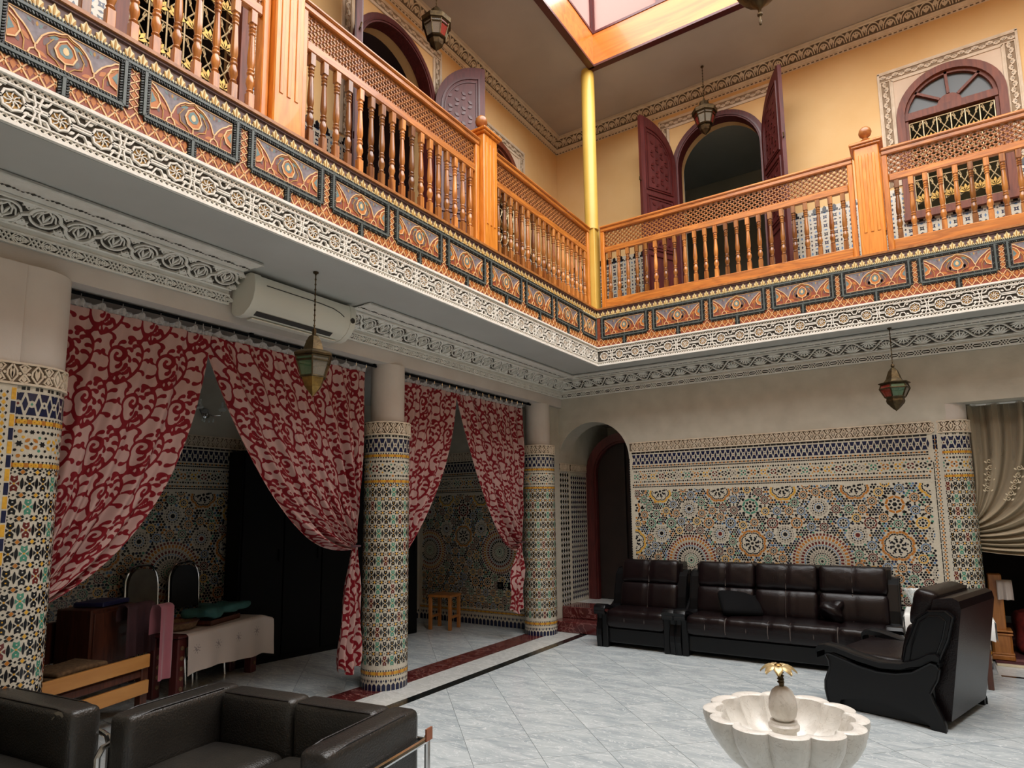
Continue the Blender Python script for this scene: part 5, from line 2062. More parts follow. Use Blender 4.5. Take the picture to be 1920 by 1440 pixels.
m = MB()
m.add([(0.146, 0.06, 2.858), (0.182, 0.06, 2.881), (0.182, 0.72, 2.881), (0.146, 0.72, 2.858), (0.13, 0.06, 2.87), (0.166, 0.06, 2.90), (0.166, 0.72, 2.90), (0.13, 0.72, 2.87)], [(0, 1, 2, 3), (0, 4, 5, 1), (3, 2, 6, 7)])
m.obj('outlet_slot', 'acdark', t)
m = MB()
m.box(0.06, 0.125, 0.06, 0.80, 2.838, 2.848, 0, 0.002)
m.obj('louver', 'ac', t)
m = MB()
m.tube([(0.2545, 0.08, 3.055), (0.2545, 0.54, 3.055), (0.254, 0.66, 3.048), (0.2525, 0.73, 3.03), (0.2515, 0.77, 3.01)], 0.0035, 5)
m.obj('groove', 'acdark', t)
m = MB()
c = [(0.247, 0.855 + 0.022 * math.cos(2 * PI * i / 16), 3.00 + 0.022 * math.sin(2 * PI * i / 16)) for i in range(16)]
m.add(c + [(x + 0.009, y, z_) for x, y, z_ in c], [tuple(range(16, 32))] + [(i, (i + 1) % 16, 16 + (i + 1) % 16, 16 + i) for i in range(16)])
m.obj('display_lens', 'acdark', t)


# ---------------------------------------------------------------- carved black lounge suite
def side_panel(D):
    """outline of the carved end panel, y from front (0) to rear (D)"""
    k = D / 0.9
    p = [(0.03, 0.0), (0.015, 0.06), (0.0, 0.13), (0.004, 0.19), (0.03, 0.25), (0.05, 0.30), (0.045, 0.345), (0.02, 0.385), (0.05, 0.392),
         (0.14, 0.37), (0.28, 0.335), (0.42, 0.318), (0.56, 0.325), (0.68, 0.355), (0.77, 0.41), (0.81, 0.435), (0.85, 0.425), (0.865, 0.40),
         (0.845, 0.33), (0.805, 0.265), (0.79, 0.235), (0.81, 0.18), (0.85, 0.10), (0.87, 0.04), (0.87, 0.0), (0.78, 0.0),
         (0.76, 0.035), (0.66, 0.075), (0.50, 0.105), (0.34, 0.115), (0.22, 0.10), (0.12, 0.07), (0.085, 0.0)]
    return [(y * k, z) for y, z in p]


def lounge(label, name, cat, w, D, seats, loc, rz, H_=0.88, chan=None):
    t = thing(name, label, cat, loc, rz, 'carved black leather lounge suite')
    aw = 0.13
    k = D / 0.9
    f = lambda x0: (lambda u, v, h: (x0 + h, u, v))
    for i, x in enumerate((0.0, w - 0.05)):
        m = MB()
        m.prism(f(x), side_panel(D), 0.0, 0.05, 0)
        sp = m.obj('side_panel', 'leatherk', t)
        m = MB()
        xo = x + (0.0 if i == 0 else 0.05)
        edge_ = side_panel(D)
        m.tube([(xo, y, z) for y, z in edge_[7:17]], 0.009, 5)
        m.tube([(xo, y, z) for y, z in edge_[16:25]], 0.008, 5)
        m.tube([(xo, y, z) for y, z in edge_[0:8]], 0.008, 5)
        m.obj('carved_edge', 'leatherk', sp)
    for i in (0, 1):
        xa = -0.015 if i == 0 else w - aw + 0.015
        pth = [(-0.045, 0.375), (-0.055, 0.405), (-0.03, 0.43), (0.02, 0.44), (0.12, 0.43), (0.28, 0.395), (0.45, 0.372), (0.60, 0.385), (0.72, 0.43), (0.80, 0.475), (0.85, 0.485), (0.875, 0.465), (0.87, 0.44)]
        m = MB()
        top = [(y * k, z) for y, z in pth]
        n = len(top)
        prof2 = []
        for (y, z) in top:
            prof2.append((y, z + 0.02))
        low = []
        for j, (y, z) in enumerate(top):
            low.append((y, z - 0.022))
        outline = [(y, z) for y, z in prof2] + [(y, z) for y, z in reversed(low)]
        V, F = [], []
        for (y, z), (y2, z2) in zip(prof2, low):
            V += [(xa, y, z - 0.006), (xa + 0.012, y, z), (xa + aw - 0.012, y, z), (xa + aw, y, z - 0.006), (xa + aw, y2, z2), (xa, y2, z2)]
        for j in range(n - 1):
            for q in range(6):
                F.append((j * 6 + q, j * 6 + (q + 1) % 6, (j + 1) * 6 + (q + 1) % 6, (j + 1) * 6 + q))
        F.append(tuple(range(6)))
        F.append(tuple((n - 1) * 6 + q for q in reversed(range(6))))
        m.add(V, F)
        m.obj('arm_rest', 'leatherk', t, smooth=35)
        m = MB()
        xs = 0.052 if i == 0 else w - 0.052 - 0.07
        m.box(xs, xs + 0.07, 0.015, 0.80 * k, 0.0, 0.355, 0, 0.01)
        m.obj('arm_core', 'leatherk', t)
    m = MB()
    m.box(aw - 0.03, w - aw + 0.03, 0.05, 0.86 * k, 0.05, 0.21, 0, 0.012)
    m.obj('base', 'leatherk', t)
    sw = (w - 2 * aw + 0.06)
    # one long seat pad with sewn channels
    nch = chan or seats * 3
    m = MB()

    def warp(p, sw=sw):
        ph = (p[0] / sw + 0.5) * nch
        g = abs(ph - round(ph))
        crease = max(0.0, 1 - g * sw / nch / 0.018)
        o = np.array(p)
        if p[1] < 0.06:
            o[1] += 0.016 * crease
        o[2] -= 0.014 * crease if p[2] > 0 else 0
        if p[2] > 0:
            o[2] += 0.012 * math.cos(p[1] / (0.35 * k) * 1.3)
        return o
    sd = 0.62 * k
    m.rbox((w / 2, 0.03 + sd / 2 - 0.035, 0.305), (sw, sd, 0.19), 0.055, (nch * 6, 4, 3), 0, warp)
    m.obj('seat_cushion', 'leather', t, smooth=60)
    # seams
    m = MB()
    for i in range(1, nch):
        x = (w - sw) / 2 + sw * i / nch
        m.tube([(x, 0.008, 0.25), (x, -0.002, 0.30), (x, 0.005, 0.355), (x, 0.03, 0.388), (x, 0.07, 0.399)], 0.0045, 4)
    stuff(m.obj('seat_seams', 'seam', t))
    # reclined back: two rows of padded panels
    rec = 0.26
    yb, zb = 0.60 * k, 0.36
    ny = math.cos(math.atan(rec))
    bw = sw / seats
    for i in range(seats):
        for row, (a, b) in enumerate(((0.0, 0.30), (0.29, 0.56))):
            m = MB()
            L_ = b - a

            def warp2(p, L_=L_, bw=bw, row=row, i=i):
                o = np.array(p)
                # a sewn seam down the middle, creases fanning from the lower panel
                g = abs(p[0])
                if p[1] < 0:
                    o[1] += 0.016 * max(0.0, 1 - g / 0.02)
                    o[1] -= 0.012 * math.cos(PI * p[2] / L_) * math.cos(PI * p[0] / bw * 0.9)
                    if row == 0:
                        o[1] += 0.006 * math.sin(p[0] * 70 + 2.0 * i) * max(0, 1 - abs(p[0] - 0.07) / 0.13)
                    else:
                        o[1] += 0.003 * math.sin(p[0] * 40 + p[2] * 60 + i)
                return o
            m.rbox((0, 0, 0), (bw - 0.004, 0.15, L_), 0.045, (14, 3, 5), 0, warp2)
            mat = Matrix.Translation(((w - sw) / 2 + bw * (i + 0.5), yb + rec * (a + b) / 2 + 0.02, zb + (a + b) / 2 * ny)) @ Matrix.Rotation(-math.atan(rec), 4, 'X')
            m.xform(mat)
            bc = m.obj('back_cushion', 'leather', t, smooth=60)
            m = MB()
            m.tube([tuple(mat @ Vector((0.0, -0.058 - 0.010 * math.cos(PI * q), q * L_ * 0.92))) for q in (-0.5, -0.3, -0.1, 0.1, 0.3, 0.5)], 0.004, 4)
            m.obj('seam', 'seam', bc)
    # shell behind and wings
    m = MB()
    sh = [(0.66 * k, 0.06), (0.89 * k, 0.06), (0.89 * k + 0.115, H_ - 0.06), (0.89 * k + 0.105, H_ - 0.01), (0.89 * k + 0.07, H_ + 0.01), (0.84 * k, H_ - 0.01), (0.70 * k, 0.40)]
    m.prism(f(0.075), sh, 0.0, w - 0.15, 0)
    m.obj('back_shell', 'leatherk' if seats > 1 else 'leather', t)
    for i, x in enumerate((0.02, w - 0.115)):
        m = MB()
        wg = [(0.60 * k, 0.36), (0.845 * k, 0.42), (0.865 * k + 0.06, 0.60), (0.865 * k + 0.10, H_ - 0.11), (0.84 * k + 0.08, H_ - 0.075), (0.75 * k + 0.06, H_ - 0.085), (0.70 * k + 0.03, H_ - 0.14), (0.64 * k, 0.52)]
        m.prism(f(x), wg, 0.0, 0.095, 0)
        wo = m.obj('wing', 'leatherk', t)
        m = MB()
        xo = x + (-0.001 if i == 0 else 0.096)
        c = (sum(p[0] for p in wg) / len(wg), sum(p[1] for p in wg) / len(wg))
        m.tube([(xo, c[0] + (a - c[0]) * 0.72, c[1] + (b - c[1]) * 0.78) for a, b in wg], 0.007, 5, 0, True)
        m.tube([(xo, a, b) for a, b in wg], 0.008, 5, 0, True)
        m.obj('carved_edge', 'leatherk', wo)
    return t


lounge('black leather lounge armchair against the mosaic wall beside the arched doorway', 'lounge_armchair', 'armchair', 0.875, 0.63, 1, (-3.185, 6.43, 0), 0)
lounge('long black leather sofa against the mosaic wall', 'lounge_sofa', 'sofa', 2.0, 0.63, 3, (-2.295, 6.43, 0), 0, 0.89, 9)
a_ = math.radians(-107)
fdx, fdy = -0.956, 0.292
sdx, sdy = 0.292, 0.956
W_ = 0.93
DA = 0.80
# local x runs from the far arm to the near arm
nx_, ny_ = -0.035 + DA * 0.967 * fdx, 5.165 + DA * 0.967 * fdy
lounge('black leather lounge armchair turned sideways behind the marble fountain', 'lounge_armchair', 'armchair', W_, DA, 1, (nx_ + W_ * sdx, ny_ + W_ * sdy, 0), a_, 0.86)

# things on the sofa
m = MB()
m.rbox((0, 0, 0), (0.40, 0.34, 0.10), 0.045, (6, 6, 2), 0, lambda p: np.array((p[0], p[1], p[2] * (1.25 - 2.2 * max(abs(p[0]) / 0.4, abs(p[1]) / 0.34) ** 2 * 0.9))))
o = m.obj('cushion', 'black', smooth=60, loc=(-1.72, 6.76, 0.515), rot=(0.55, 0.06, 0.5))
tag(o, 'flat black square cushion lying on the long sofa seat', 'cushion')


def crumple(name, mat, size, loc, label, cat, seed, amp=0.03):
    r_ = random.Random(seed)
    k = [(r_.uniform(10, 26), r_.uniform(10, 26), r_.uniform(10, 26), r_.uniform(0, 6), r_.uniform(0.4, 1)) for _ in range(6)]

    def wp(p):
        o = np.array(p)
        d = sum(a[4] * math.sin(a[0] * p[0] + a[1] * p[1] + a[2] * p[2] + a[3]) for a in k) / 3
        n = o / (np.linalg.norm(o) + 1e-6)
        return o + n * d * amp
    m = MB()
    m.rbox((0, 0, 0), size, min(size) * 0.45, (8, 8, 6), 0, wp)
    o = m.obj(name, mat, smooth=80, loc=loc)
    return tag(o, label, cat)


crumple('handbag', 'leather', (0.20, 0.16, 0.20), (-0.86, 6.78, 0.51), 'crumpled brown leather bag at the right end of the long sofa', 'bag', 3)

# side table with a white cloth and a glass vase between sofa and pillar
t = thing('side_table', 'small side table under a bright white cloth behind the sideways armchair', 'side table', (0.045, 6.74, 0), 0.0)
m = MB()
for x in (-0.25, 0.25):
    for y in (-0.22, 0.22):
        MB().box(x - 0.02, x + 0.02, y - 0.02, y + 0.02, 0, 0.52, 0, 0.004).obj('leg', 'walnut', t)
MB().box(-0.3, 0.3, -0.27, 0.27, 0.52, 0.545, 0, 0.006).obj('table_top', 'walnut', t)
m = MB()
m.box(-0.31, 0.31, -0.28, 0.28, 0.546, 0.552)
for i in range(4):
    a = i * PI / 2
    ca, sa = math.cos(a), math.sin(a)
    wx, wy = (0.31, 0.28) if i % 2 == 0 else (0.28, 0.31)
    V = []
    N = 8
    for j in range(N + 1):
        x = -wx + 2 * wx * j / N
        drop = 0.07 + 0.09 * abs(j / N - 0.5) * 2
        wv = 0.012 * math.sin(j * 1.9)
        for (yy, zz) in ((-wy, 0.550), (-wy - 0.012, 0.535), (-wy - 0.014 + wv, 0.55 - drop)):
            V.append((x * ca - yy * sa, x * sa + yy * ca, zz))
    m.add(V, [(j * 3 + q, j * 3 + q + 1, j * 3 + q + 4, j * 3 + q + 3) for j in range(N) for q in (0, 1)])
m.obj('tablecloth', 'whitec', t, smooth=50)
t = thing('glass_vase', 'clear cut glass vase on the white cloth of the side table', 'vase', (-0.165, 6.66, 0.553), 0)
m = MB()
m.lathe([(0.045, 0.0), (0.05, 0.01), (0.035, 0.03), (0.04, 0.06), (0.06, 0.12), (0.085, 0.18), (0.10, 0.20), (0.094, 0.20), (0.078, 0.178), (0.052, 0.12), (0.03, 0.06), (0.0, 0.04)], 18, (0, 0, 0), 0, 0, lambda r, a, z: r * (1 + 0.05 * math.cos(9 * a)))
m.obj('bowl', 'gclear', t, smooth=25)
m = MB()
for i in range(9):
    a = 2 * PI * i / 9
    m.tube([(0.04 * math.cos(a), 0.04 * math.sin(a), 0.03), (0.048 * math.cos(a + .2), 0.048 * math.sin(a + .2), 0.08), (0.075 * math.cos(a + .5), 0.075 * math.sin(a + .5), 0.15), (0.10 * math.cos(a + .6), 0.10 * math.sin(a + .6), 0.202)], 0.004, 4)
m.obj('cut_ribs', 'gclear', t)

# ---------------------------------------------------------------- worn leather club seats on chrome tube in front
def slab(t, name, x0, x1, y0, y1, z0, z1, mat='club', r=0.035):
    m = MB()
    m.rbox(((x0 + x1) / 2, (y0 + y1) / 2, (z0 + z1) / 2), (x1 - x0, y1 - y0, z1 - z0), r, (6, 6, 4), 0,
           lambda p: np.array(p) * np.array((1 + 0.004 * math.sin(p[1] * 9), 1 + 0.004 * math.sin(p[0] * 9), 1 + 0.003 * math.sin((p[0] + p[1]) * 11))))
    return m.obj(name, [mat, 'clubk'], t, smooth=50)


def piping(t, pts, r=0.004):
    m = MB()
    m.tube(pts, r, 5)
    m.obj('piping', 'clubk', t)


def club(label, w, d, loc, rz, seats, th=0.14, front_open=True, tab=True, arms=(True, True), H_=0.66):
    """local: x from left arm to right arm, y from front (0) to back (d), seen from inside; faces -y"""
    t = thing('club_armchair', label, 'armchair', loc, rz, 'worn leather club seats on chrome frames')
    z0 = 0.24
    for i, x in enumerate((0, w - th)):
        if not arms[i]:
            continue
        a = slab(t, 'arm_cushion', x, x + th, 0.0, d - th * 0.0, z0, H_)
        xi = x + th - 0.012 if i == 0 else x + 0.012
        xo = x + 0.012 if i == 0 else x + th - 0.012
        for xx in (xi, xo):
            m = MB()
            m.tube([(xx, 0.035, H_ - 0.055), (xx, 0.06, H_ - 0.012), (xx, 0.12, H_ - 0.004), (xx, d - 0.1, H_ - 0.004)], 0.0035, 5)
            m.tube([(xx, 0.035, H_ - 0.055), (xx, 0.012, H_ - 0.12), (xx, 0.010, z0 + 0.05)], 0.0035, 5)
            m.obj('piping', 'clubk', a)
    iw = (w - th * (arms[0] + arms[1]))
    xs = th if arms[0] else 0
    for i in range(seats):
        bx0 = xs + iw * i / seats
        bx1 = xs + iw * (i + 1) / seats
        b = slab(t, 'back_cushion', bx0 + 0.002, bx1 - 0.002, d - th, d, z0 + 0.02, H_ - 0.004)
        m = MB()
        m.tube([(bx0 + 0.03, d - th + 0.012, H_ - 0.012), ((bx0 + bx1) / 2, d - th + 0.008, H_ - 0.010), (bx1 - 0.03, d - th + 0.012, H_ - 0.012)], 0.0035, 5)
        m.obj('piping', 'clubk', b)
        m = MB()
        m.rbox(((bx0 + bx1) / 2, (d - th) / 2, 0.36), (bx1 - bx0 - 0.006, d - th - 0.01, 0.15), 0.05, (8, 8, 3), 0, lambda p: np.array((p[0], p[1], p[2] + (0.018 * math.cos(p[0] * 4) * math.cos(p[1] * 4) if p[2] > 0 else 0))))
        m.obj('seat_cushion', 'club', t, smooth=50)
    MB().box(xs, w - th, 0.02, d - 0.02, 0.20, 0.285, 0, 0.01).obj('base_pad', 'clubk', t)
    # chrome frame
    for x in (-0.022, w + 0.022):
        m = MB()
        m.tube([(x, -0.02, 0.0), (x, -0.02, H_ - 0.18), (x, 0.0, H_ - 0.145), (x, 0.04, H_ - 0.135), (x, d + 0.02, H_ - 0.135)], 0.013, 8)
        m.tube([(x, d + 0.02, H_ - 0.12), (x, d + 0.02, 0.0)], 0.013, 8)
        m.tube([(x, -0.02, 0.22), (x, d + 0.02, 0.22)], 0.011, 8)
        stuff(m.obj('chrome_frame', 'chrome', t, smooth=40))
    m = MB()
    m.tube([(-0.022, d + 0.02, H_ - 0.14), (w + 0.022, d + 0.02, H_ - 0.14)], 0.011, 8)
    m.obj('back_rail', 'chrome', t, smooth=40)
    if tab:
        MB().box(w + 0.03, w + 0.038, d - 0.01, d + 0.035, H_ - 0.135, H_ - 0.085).obj('copper_tab', 'copper', t)
    return t


# middle seat: back right corner at (-1.90, 2.14), turned by 13 degrees
th = math.radians(8)
cw, cdp = 1.20, 0.58
bx, by = -1.915, 2.145
ex, ey = math.cos(th), math.sin(th)
ox = bx - cw * ex + cdp * ey
oy = by - cw * ey - cdp * ex
club('worn dark leather club armchair in the middle foreground with creased arms', cw, cdp, (ox, oy, 0), th, 2)
# far left seat faces right: its far arm runs from the column to the middle seat
th2 = math.radians(97)
club('dark leather club armchair at the left edge facing right, its arm torn at the corner', 0.95, 0.79, (-3.075, 0.52, 0), th2, 1, 0.14, True, False)
lc = bpy.data.objects['club_armchair.001']
m = MB()
f_ = lambda u, v, h: (0.95 - 0.14 - 0.001 - h, u, v)
m.poly(f_, [(0.045, 0.640), (0.060, 0.654), (0.095, 0.652), (0.120, 0.644), (0.100, 0.636), (0.075, 0.640), (0.055, 0.630)], 0.0015, 0)
m.poly(f_, [(0.115, 0.630), (0.135, 0.615), (0.128, 0.612), (0.112, 0.626)], 0.0015, 0)
stuff(m.obj('leather_tear', 'crack', lc))

# ---------------------------------------------------------------- marble fountain
FX, FY_, FZ = -0.545, 2.70, 0.70
t = thing('fountain', 'scalloped cream marble fountain bowl with a carved bulb in its middle', 'fountain', (FX, FY_, 0))
NL = 12


def scal(k):
    return lambda r, a, z: r * (1 - k + k * 1.3 * abs(math.sin(NL * a / 2)) ** 0.7)


m = MB()
outer = [(0.06, FZ - 0.215), (0.12, FZ - 0.208), (0.18, FZ - 0.185), (0.222, FZ - 0.15), (0.258, FZ - 0.105), (0.284, FZ - 0.058), (0.295, FZ - 0.015), (0.294, FZ), (0.286, FZ + 0.004)]
inner = [(0.258, FZ + 0.004), (0.248, FZ - 0.002), (0.238, FZ - 0.04), (0.205, FZ - 0.09), (0.15, FZ - 0.125), (0.08, FZ - 0.14), (0.0, FZ - 0.142)]


def scal2(r, a, z):
    k = 0.12 * min(1.0, r / 0.2)
    s = abs(math.sin(NL * a / 2))
    return r * (1.01 - k + k * 1.1 * s ** 0.5)


m.lathe(outer + inner, 12 * 12, (0, 0, 0), 0, 0.26, scal2)
m.obj('bowl', 'fount', t, smooth=38)
m = MB()
m.lathe([(0.19, 0.0), (0.19, 0.05), (0.17, 0.07), (0.11, 0.10), (0.085, 0.16), (0.08, 0.24), (0.095, 0.33), (0.11, 0.40), (0.14, 0.47), (0.10, 0.495)], 24)
m.obj('pedestal', 'fount', t, smooth=40)
m = MB()
zb = FZ - 0.115
m.lathe([(0.045, zb - 0.026), (0.045, zb + 0.055), (0.056, zb + 0.06), (0.058, zb + 0.075), (0.05, zb + 0.082), (0.05, zb + 0.09), (0.0, zb + 0.09)], 24)
m.obj('bulb_stand', 'fount', t, smooth=40)
m = MB()
m.lathe([(0.03, zb + 0.088), (0.046, zb + 0.105), (0.053, zb + 0.135), (0.05, zb + 0.17), (0.038, zb + 0.20), (0.022, zb + 0.214), (0.0, zb + 0.218)], 48, (0, 0, 0), 0, 0, lambda r, a, z: r * (1 - 0.05 * (1 - abs(math.sin(6 * a)) ** 0.5)))
m.obj('bulb', 'fount', t, smooth=40)
m = MB()
m.tube([(0, 0, zb + 0.21), (0.0, 0.0, zb + 0.232), (-0.003, 0, zb + 0.258), (-0.008, 0, zb + 0.287)], [0.008, 0.011, 0.010, 0.007], 8)
for z_ in (0.232, 0.244, 0.256, 0.268):
    m.lathe([(0.010, zb + z_ - 0.004), (0.0145, zb + z_), (0.010, zb + z_ + 0.004)], 8, (-0.002, 0, 0))
m.obj('spout_stem', 'bronze', t, smooth=40)
zt_ = zb + 0.289
for i in range(8):
    a = 2 * PI * i / 8 + 0.2
    m = MB()
    N = 6
    V = []
    for j in range(N + 1):
        s = j / N
        rr = 0.010 + 0.058 * s
        zz = zt_ + 0.010 * math.sin(PI * s * 0.9) - 0.022 * s * s
        wd = 0.019 * math.sin(PI * (0.12 + 0.84 * s)) + 0.001
        for q, dz in ((-1, -0.004), (-0.5, 0.003), (0, -0.001), (0.5, 0.003), (1, -0.004)):
            V.append((rr * math.cos(a) - q * wd * math.sin(a) - 0.008, rr * math.sin(a) + q * wd * math.cos(a), zz + dz))
    m.add(V, [(j * 5 + q, j * 5 + q + 1, (j + 1) * 5 + q + 1, (j + 1) * 5 + q) for j in range(N) for q in range(4)])
    m.obj('petal', 'gold', t, smooth=60)
m = MB()
m.lathe([(0.013, zt_ - 0.004), (0.015, zt_ + 0.006), (0.009, zt_ + 0.011), (0.0, zt_ + 0.012)], 10, (-0.008, 0, 0))
m.obj('flower_centre', 'brass', t, smooth=50)


# ---------------------------------------------------------------- damask figure: signed distance of one repeat, tiled
TW, TH = 0.33, 0.58


def damask_tile(nx=176, ny=310):
    pts = []

    def stroke(P, r):
        P = [np.array(p) for p in P]
        for (a, b, ra, rb) in zip(P[:-1], P[1:], r[:-1], r[1:]):
            n = max(2, int(np.linalg.norm(b - a) / 0.0022))
            for i in range(n):
                t = i / n
                q = a + (b - a) * t
                pts.append((q[0], q[1], ra + (rb - ra) * t))

    def comma(x, y, ang, l, w, turn):
        """a leaf that leaves its stem thin, swells and curls over"""
        n = 12
        P, R_ = [], []
        a = ang
        px, py = x, y
        for i in range(n + 1):
            t = i / n
            P.append((px, py))
            R_.append(0.0016 + 1.3 * w * (t ** 1.35))
            px += l / n * math.cos(a)
            py += l / n * math.sin(a)
            a += turn / n * (0.4 + 1.2 * t)
        stroke(P, R_)

    def spiral(cx, cy, R0, a0, d, leaves):
        n = 40
        P, R_ = [], []
        for i in range(n + 1):
            t = i / n
            r = R0 * (1 - 0.86 * t ** 0.85)
            a = a0 + d * t * 2 * PI * 1.3
            P.append((cx + r * math.cos(a), cy + r * math.sin(a)))
            R_.append(0.0035 + 0.0098 * math.sin(PI * min(1, t * 1.02)) + (0.006 if t > 0.94 else 0))
        stroke(P, R_)
        for i in leaves:
            t = i / n
            r = R0 * (1 - 0.86 * t ** 0.85)
            a = a0 + d * t * 2 * PI * 1.3
            comma(cx + r * math.cos(a), cy + r * math.sin(a), a + d * 0.45, 0.058, 0.0092, d * 1.7)
        return P[0]

    def curve(p0, p1, p2, r, lv, k=1.0):
        P = [((1 - t) ** 2 * p0[0] + 2 * t * (1 - t) * p1[0] + t * t * p2[0], (1 - t) ** 2 * p0[1] + 2 * t * (1 - t) * p1[1] + t * t * p2[1]) for t in [i / 12 for i in range(13)]]
        stroke(P, [1.35 * r * (0.55 + 0.8 * math.sin(PI * i / 12)) for i in range(13)])
        for (i, s) in lv:
            j = max(1, i)
            a = math.atan2(P[j][1] - P[j - 1][1], P[j][0] - P[j - 1][0])
            comma(P[i][0], P[i][1], a + s * 0.55, 0.066 * k, 0.0098, s * 1.7)
    for (cx, cy) in ((0.085, 0.43), (0.25, 0.14)):
        s = spiral(cx, cy, 0.070, -2.4, -1, (2, 6, 10, 14, 18, 23))
        # stem from the scroll down to the next row, its leaves on both sides
        curve(s, (cx - 0.055, cy - 0.13), (cx + 0.03, cy - 0.185), 0.0048, ((2, -1), (5, 1), (7, -1), (10, 1)))
        # fan of three leaves under the scroll
        for a_, l_, tr in ((-0.2, 0.075, 1.3), (0.45, 0.08, 1.2), (-0.9, 0.07, -1.2), (-1.7, 0.055, -1.3)):
            comma(cx + 0.005, cy - 0.115, a_, l_, 0.0095, tr)
        # stem rising on the right side
        curve((cx + 0.03, cy - 0.185), (cx + 0.15, cy - 0.12), (cx + 0.155, cy - 0.005), 0.0048, ((2, -1), (4, 1), (7, -1), (9, 1), (11, -1)))
        curve((cx + 0.155, cy - 0.005), (cx + 0.155, cy + 0.075), (cx + 0.095, cy + 0.115), 0.0042, ((3, -1), (6, 1), (8, -1), (11, 1)), 0.9)
        comma(cx + 0.155, cy - 0.005, 1.9, 0.05, 0.009, 1.6)
        comma(cx + 0.095, cy + 0.115, 2.6, 0.05, 0.010, 1.5)
    A = np.array(pts)
    ys, xs = np.mgrid[0:ny, 0:nx]
    xs = (xs + 0.5) / nx * TW
    ys = (ys + 0.5) / ny * TH
    D = np.full(xs.shape, 1.0)
    for (px, py, r) in A:
        dx = np.abs(xs[0] - px % TW)
        dx = np.minimum(dx, TW - dx)
        dy = np.abs(ys[:, 0] - py % TH)
        dy = np.minimum(dy, TH - dy)
        i = np.where(dx < r + 0.012)[0]
        j = np.where(dy < r + 0.012)[0]
        if len(i) and len(j):
            sub = np.sqrt(dx[i][None, :] ** 2 + dy[j][:, None] ** 2) - r
            D[np.ix_(j, i)] = np.minimum(D[np.ix_(j, i)], sub)
    return np.minimum(D, 0.012)


DT = damask_tile()


def damask_at(U, V):
    ny, nx = DT.shape
    x = (U / TW) * nx - 0.5
    y = (V / TH) * ny - 0.5
    i0, j0 = np.floor(x).astype(int), np.floor(y).astype(int)
    fx_, fy_ = x - i0, y - j0
    g = lambda j, i: DT[j % ny, i % nx]
    return (g(j0, i0) * (1 - fx_) + g(j0, i0 + 1) * fx_) * (1 - fy_) + (g(j0 + 1, i0) * (1 - fx_) + g(j0 + 1, i0 + 1) * fx_) * fy_


def cloth_obj(name, P, pat, mats, parent, thick=None):
    nv, nu = P.shape[:2]
    me = bpy.data.meshes.new(name)
    verts = P.reshape(-1, 3)
    idx = np.arange(nv * nu).reshape(nv, nu)
    q = np.stack([idx[:-1, :-1], idx[:-1, 1:], idx[1:, 1:], idx[1:, :-1]], -1).reshape(-1, 4)
    me.vertices.add(len(verts))
    me.vertices.foreach_set('co', verts.astype(np.float32).ravel())
    me.loops.add(q.size)
    me.loops.foreach_set('vertex_index', q.astype(np.int32).ravel())
    me.polygons.add(len(q))
    me.polygons.foreach_set('loop_start', np.arange(0, q.size, 4, dtype=np.int32))
    if pat is not None:
        at = me.attributes.new('pat', 'FLOAT', 'POINT')
        at.data.foreach_set('value', pat.astype(np.float32).ravel())
    me.materials.append(W[mats])
    me.update(calc_edges=True)
    me.shade_smooth()
    o = bpy.data.objects.new(name, me)
    COL.objects.link(o)
    o.parent = parent
    return o


def lerp(a, b, t):
    return a + (b - a) * t


XCUR = -4.12


